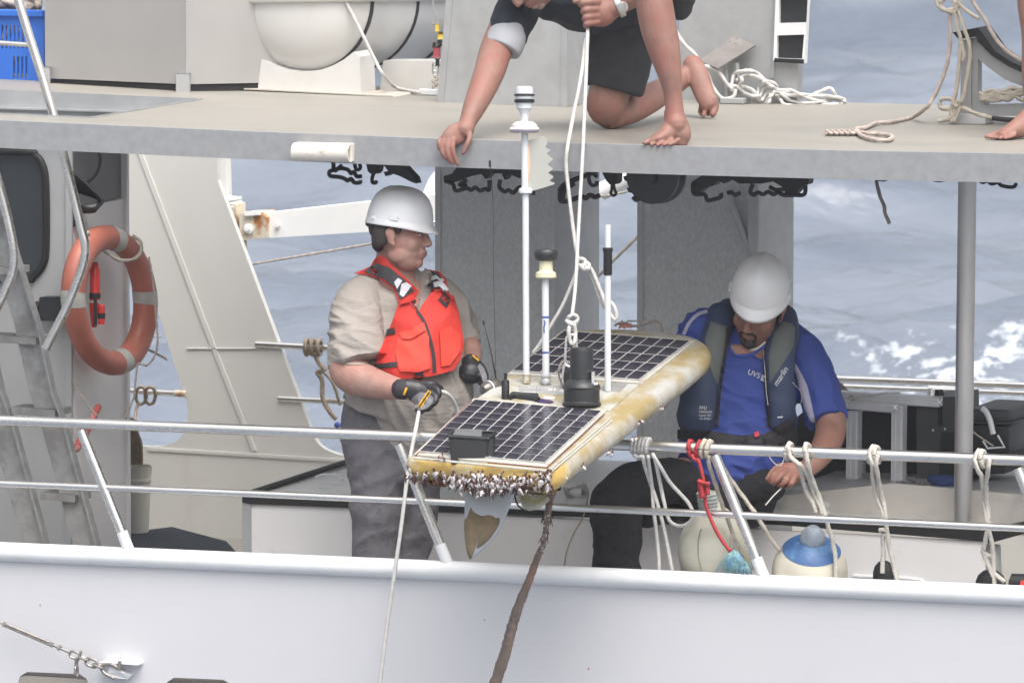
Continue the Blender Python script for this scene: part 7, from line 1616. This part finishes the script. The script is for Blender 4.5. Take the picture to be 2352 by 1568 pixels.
# ================================================================== equipment on the tray at right
def kit():
    f = lambda x, y: (1796.7+x*.2605, 816.7+y*.2605); Ye = 1.5
    t = thing('profile_frame', 'frame of slotted aluminium profiles standing on the grey tray', 'frame', W(2010, 1140, Ye))
    def prof(a, b, w_, name, Y=Ye, dd=.04):
        pa, pb = W(*f(*a), Y), W(*f(*b), Y); t_ = (pb-pa).normalized(); s = t_.cross(Vector((0, 1, 0))).normalized(); bm = B(); w2 = px(w_)*.5
        obox(bm, (pa+pb)/2, t_, Vector((0, 1, 0)), s, (pb-pa).length/2, dd/2, w2, .002)
        for k in (-.5, .5): obox(bm, (pa+pb)/2+s*w2*k+Vector((0, -dd/2-.001, 0)), t_, Vector((0, 1, 0)), s, (pb-pa).length/2-.002, .002, w2*.22)
        return obj(name, bm, aluprof, t, smooth=False)
    prof((380, 345), (1400, 405), 24, 'top_profile', Ye, .05); prof((470, 420), (1010, 465), 20, 'inner_profile', Ye-.06)
    prof((637, 490), (628, 1215), 29, 'upright', Ye-.06); prof((1033, 440), (1026, 1130), 29, 'upright', Ye-.06); prof((710, 900), (710, 1180), 7, 'rear_upright', Ye+.1)
    bm = B()
    for x, y in ((1388, 408), (995, 455)):
        c = W(*f(x, y), Ye-.10)
        for a in (.8, -.8): obox(bm, c, (RT*math.cos(a)+UP*math.sin(a)), -LK, (UP*math.cos(a)-RT*math.sin(a)), px(9), .004, px(1.4))
        obox(bm, c, RT, -LK, UP, px(3), .005, px(3))
    obj('profile_end', bm, mat('bright_cut_aluminium', (.7, .71, .72), .3, .3), t, smooth=False)
    bm = B(); q = W(*f(1385, 350), Ye); lathe(bm, q, Vector((0, 0, 1)), [(px(13), 0), (px(9), px(14))], 16); obj('rubber_foot', bm, black, t)
    t = thing('black_panel_box', 'large black boxes standing behind the aluminium profile frame', 'box', W(1980, 1130, Ye+.2))
    bm = B(); plateY(bm, [f(*p) for p in ((60, 600), (200, 480), (1180, 440), (1180, 1150), (60, 1110))], [], Ye+.12, .35); obj('body', bm, mat('matt_black_panel', (.02, .022, .026), .6, var=.2, scale=12), t, smooth=False)
    t = thing('black_case', 'tall dark grey equipment case between the profile frame and the post', 'case', W(2150, 1110, Ye+.1))
    bm = B(); plateY(bm, [f(*p) for p in ((1185, 480), (1260, 370), (1540, 360), (1560, 1100), (1185, 1140))], [], Ye+.02, .25); obj('body', bm, cased, t, smooth=False)
    bm = B(); plateY(bm, [f(*p) for p in ((1375, 445), (1405, 445), (1405, 615), (1370, 615))], [], Ye+.012, .007); plateY(bm, [f(*p) for p in ((1400, 680), (1530, 670), (1530, 1090), (1380, 1090))], [], Ye+.012, .007); obj('recess', bm, black, t, smooth=False)
    bm = B(); 
    for x, y in ((1330, 655), (1435, 645)): ell(bm, W(*f(x, y), Ye+.008), px(2.5), .003, px(3.5))
    obj('rivet', bm, steel, t)
    t = thing('latched_case', 'black moulded case with a large grey strap latch right of the post', 'case', W(2280, 1100, Ye+.1))
    bm = B(); a = W(*f(1640, 600), Ye-.05); b = W(*f(2000, 870), Ye-.05); box(bm, (a.x, Ye-.05, b.z), (b.x, Ye+.25, a.z), .012, 2); obj('body', bm, blackp, t)
    bm = B(); a = W(*f(1630, 460), Ye-.06); b = W(*f(2015, 600), Ye-.06); box(bm, (a.x, Ye-.065, b.z), (b.x, Ye+.26, a.z), .02, 3); obj('lid', bm, cased, t)
    bm = B(); a = W(*f(1620, 570), Ye-.08); b = W(*f(2035, 615), Ye-.08); box(bm, (a.x, Ye-.08, b.z), (b.x, Ye+.27, a.z), .005, 2); obj('lid_rim', bm, blackp, t)
    bm = B(); sweep(bm, [W(*f(*p), Ye-.10) for p in cr([(1760, 462), (1800, 500), (1835, 580), (1860, 690)], 4)], px(7), 8); obj('strap_latch', bm, aluprof, t)
    bm = B(); sweep(bm, [W(*f(*p), Ye-.10) for p in ((1770, 750), (1810, 815), (1960, 805), (1900, 700))], px(3), 8); obj('wire_bail', bm, aluprof, t)
    bm = B(); plateY(bm, [f(*p) for p in ((1560, 860), (1985, 870), (1960, 1040), (1500, 1060))], [], Ye+.0, .25); obj('base', bm, black, t, smooth=False)
    rope('rope', [(1880, 838, 2.0), (1905, 862, 1.9), (1935, 890, 1.7), (1958, 914, 1.45)], 6.5, rope_p, 'thick pinkish rope slanting from the seated man shoulder to the frame')
    rope('cord', [W(*f(*p), Ye-.12) for p in ((560, 480), (575, 410), (620, 375), (760, 355), (900, 330), (1040, 330))], 2.2, rope_w, 'thin pale cord draped over the aluminium frame', 'cord')
    rope('cord', [W(*f(*p), Ye-.12) for p in ((1640, 640), (1750, 720), (1860, 795))], 2.2, rope_c, 'thin cream cord running from the post to the latched case', 'cord')
    # clutter on the tray
    rr = random.Random(9); bm = B(); z = W(2100, 1140, 1.02).z
    for i in range(6): p = Z(2110+rr.uniform(-30, 30), 1115+rr.uniform(-5, 6), z+.02); ropeb(bm, [p+Vector((rr.uniform(-.06, .06), rr.uniform(-.05, .05), rr.uniform(-.01, .02))) for _ in range(5)], px(3))
    obj('cable_tangle', bm, mat('grey_cable', (.16, .15, .15), .7), None, 'grey tangle of cable on the tray at the foot of the frame', 'cables', auto=0)
    bm = B(); c = Z(2170, 1108, z+.01); limb(bm, [(c+Vector((-.05, 0, .01)), .015, .02), (c, .028, .03), (c+Vector((.05, 0, .01)), .015, .02)], 12); obj('blue_bag', bm, mat('dark_blue_cloth', (.03, .05, .16), .8), None, 'small dark blue bag lying on the tray beside the black case', 'bag')
cased = mat('dark_grey_case', (.055, .058, .064), .5, var=.12, scale=14, bump=.0005, bscale=200)
kit()
# ================================================================== turnbuckle and chain on the hull
chn = mat('galvanised_chain', (.30, .28, .26), .35, .7, var=.3, scale=60, col2=(.30, .17, .10), s2=40, lo=.6, hi=.66)
def chainstuff():
    f = lambda x, y: (x*.25, 1225+y*.25); Yc = YH-.06
    t = thing('turnbuckle', 'steel turnbuckle and chain shackled to a white pad eye on the hull', 'turnbuckle', W(150, 1520, Yc))
    q = lambda x, y, y_=Yc: W(*f(x, y), y_)
    bm = B(); sweep(bm, [q(-300, 690), q(0, 815), q(40, 835)], px(2.5), 10); lathe(bm, q(30, 828), (q(60, 842)-q(30, 828)).normalized(), [(px(6), 0), (px(6), .012)], 6); obj('wire', bm, chn, t)
    bm = B(); sweep(bm, [q(55, 832), q(465, 1003)], px(3.4), 10); sweep(bm, [q(50, 848), q(458, 1022)], px(3.0), 10); lathe(bm, q(450, 1005), (q(500, 1030)-q(450, 1005)).normalized(), [(px(6), 0), (px(6), .018)], 6); obj('barrel', bm, chn, t)
    bm = B(); sweep(bm, [q(465, 1012), q(560, 1055), q(640, 1090)], px(3), 10); lathe(bm, q(535, 1040), (q(560, 1055)-q(535, 1040)).normalized(), [(px(7), 0), (px(7), .010)], 6); obj('threaded_rod', bm, chn, t)
    dn = (q(900, 1190)-q(640, 1090)).normalized(); sd_ = Vector((0, 1, 0)).cross(dn).normalized()
    def lk(x, y, dirv, flat, hl=30, hw=15, r=2.2):
        bm = B(); link_loop(bm, q(x, y), dirv, sd_ if flat else Vector((0, 1, 0)), px(hl*.25), px(hw*.25), px(r)); return obj('chain_link', bm, chn, t)
    lk(685, 1115, dn, True, 52, 32, 3); lk(730, 1120, (UP+RT*.4).normalized(), True, 38, 26, 3); lk(770, 1145, dn, False, 50, 28, 3); lk(840, 1185, dn, True, 62, 36, 3.2); lk(905, 1215, dn, False, 52, 30, 3)
    lk(702, 1195, Vector((0, 0, 1)), True, 48, 30, 3); lk(702, 1265, Vector((0, 0, 1)), False, 52, 30, 3)
    bm = B(); sweep(bm, [q(*p) for p in cr([(1050, 1330), (960, 1280), (930, 1230), (960, 1200), (1020, 1200), (1100, 1240)], 5)], px(4), 10); obj('shackle_bow', bm, chn, t)
    bm = B(); sweep(bm, [q(1095, 1190), q(1090, 1250)], px(4.5), 10); lathe(bm, q(1100, 1185), Vector((0, 0, 1)), [(px(5), 0), (px(5), .006)], 6); obj('shackle_pin', bm, chn, t)
    tp = thing('pad_eye', 'white pad eye with a top plate welded to the hull side', 'pad eye', W(285, 1560, YH))
    bm = B(); a, b = q(968, 1155, YH), q(1320, 1175, YH); box(bm, (a.x, YH-.05, a.z-.006), (b.x, YH-.001, a.z), .001); obj('top_plate', bm, whitep, tp, smooth=False)
    bm = B(); a = q(1000, 1240, YH-.05); P = [q(1000, 1230, YH-.05), q(1110, 1270, YH-.05), q(1210, 1300, YH-.03), q(1170, 1335, YH-.03), q(1040, 1320, YH-.05), q(985, 1280, YH-.05)]
    g = [bm.verts.new(p) for p in P]; h = [bm.verts.new(p+Vector((0, .035, 0))) for p in P]; bm.faces.new(g); bm.faces.new(h[::-1])
    for i in range(6): bm.faces.new((g[i], g[(i+1) % 6], h[(i+1) % 6], h[i]))
    obj('lug', bm, whitep, tp, smooth=False)
    bm = B(); plateY(bm, [f(975, 1165), f(1310, 1185), f(1310, 1500), f(975, 1500)], [], YH-.004, .0035); obj('back_plate', bm, white, tp, smooth=False)
    bm = B()
    for u, v, r in ((92, 1389, 2), (1895, 1367, 2.6), (1352, 1535, 2.5), (278, 1508, 1.5), (1113, 1423, 2)): lathe(bm, W(u, v, YH), Vector((0, -1, 0)), [(px(r), -.001), (px(r*.8), .0012)], 10)
    obj('rust_spot', bm, mat('rust_stain', (.30, .10, .05), .8, var=.2), None, 'tiny rust chips scattered over the white hull plating', 'rust', kind='stuff')
chainstuff()
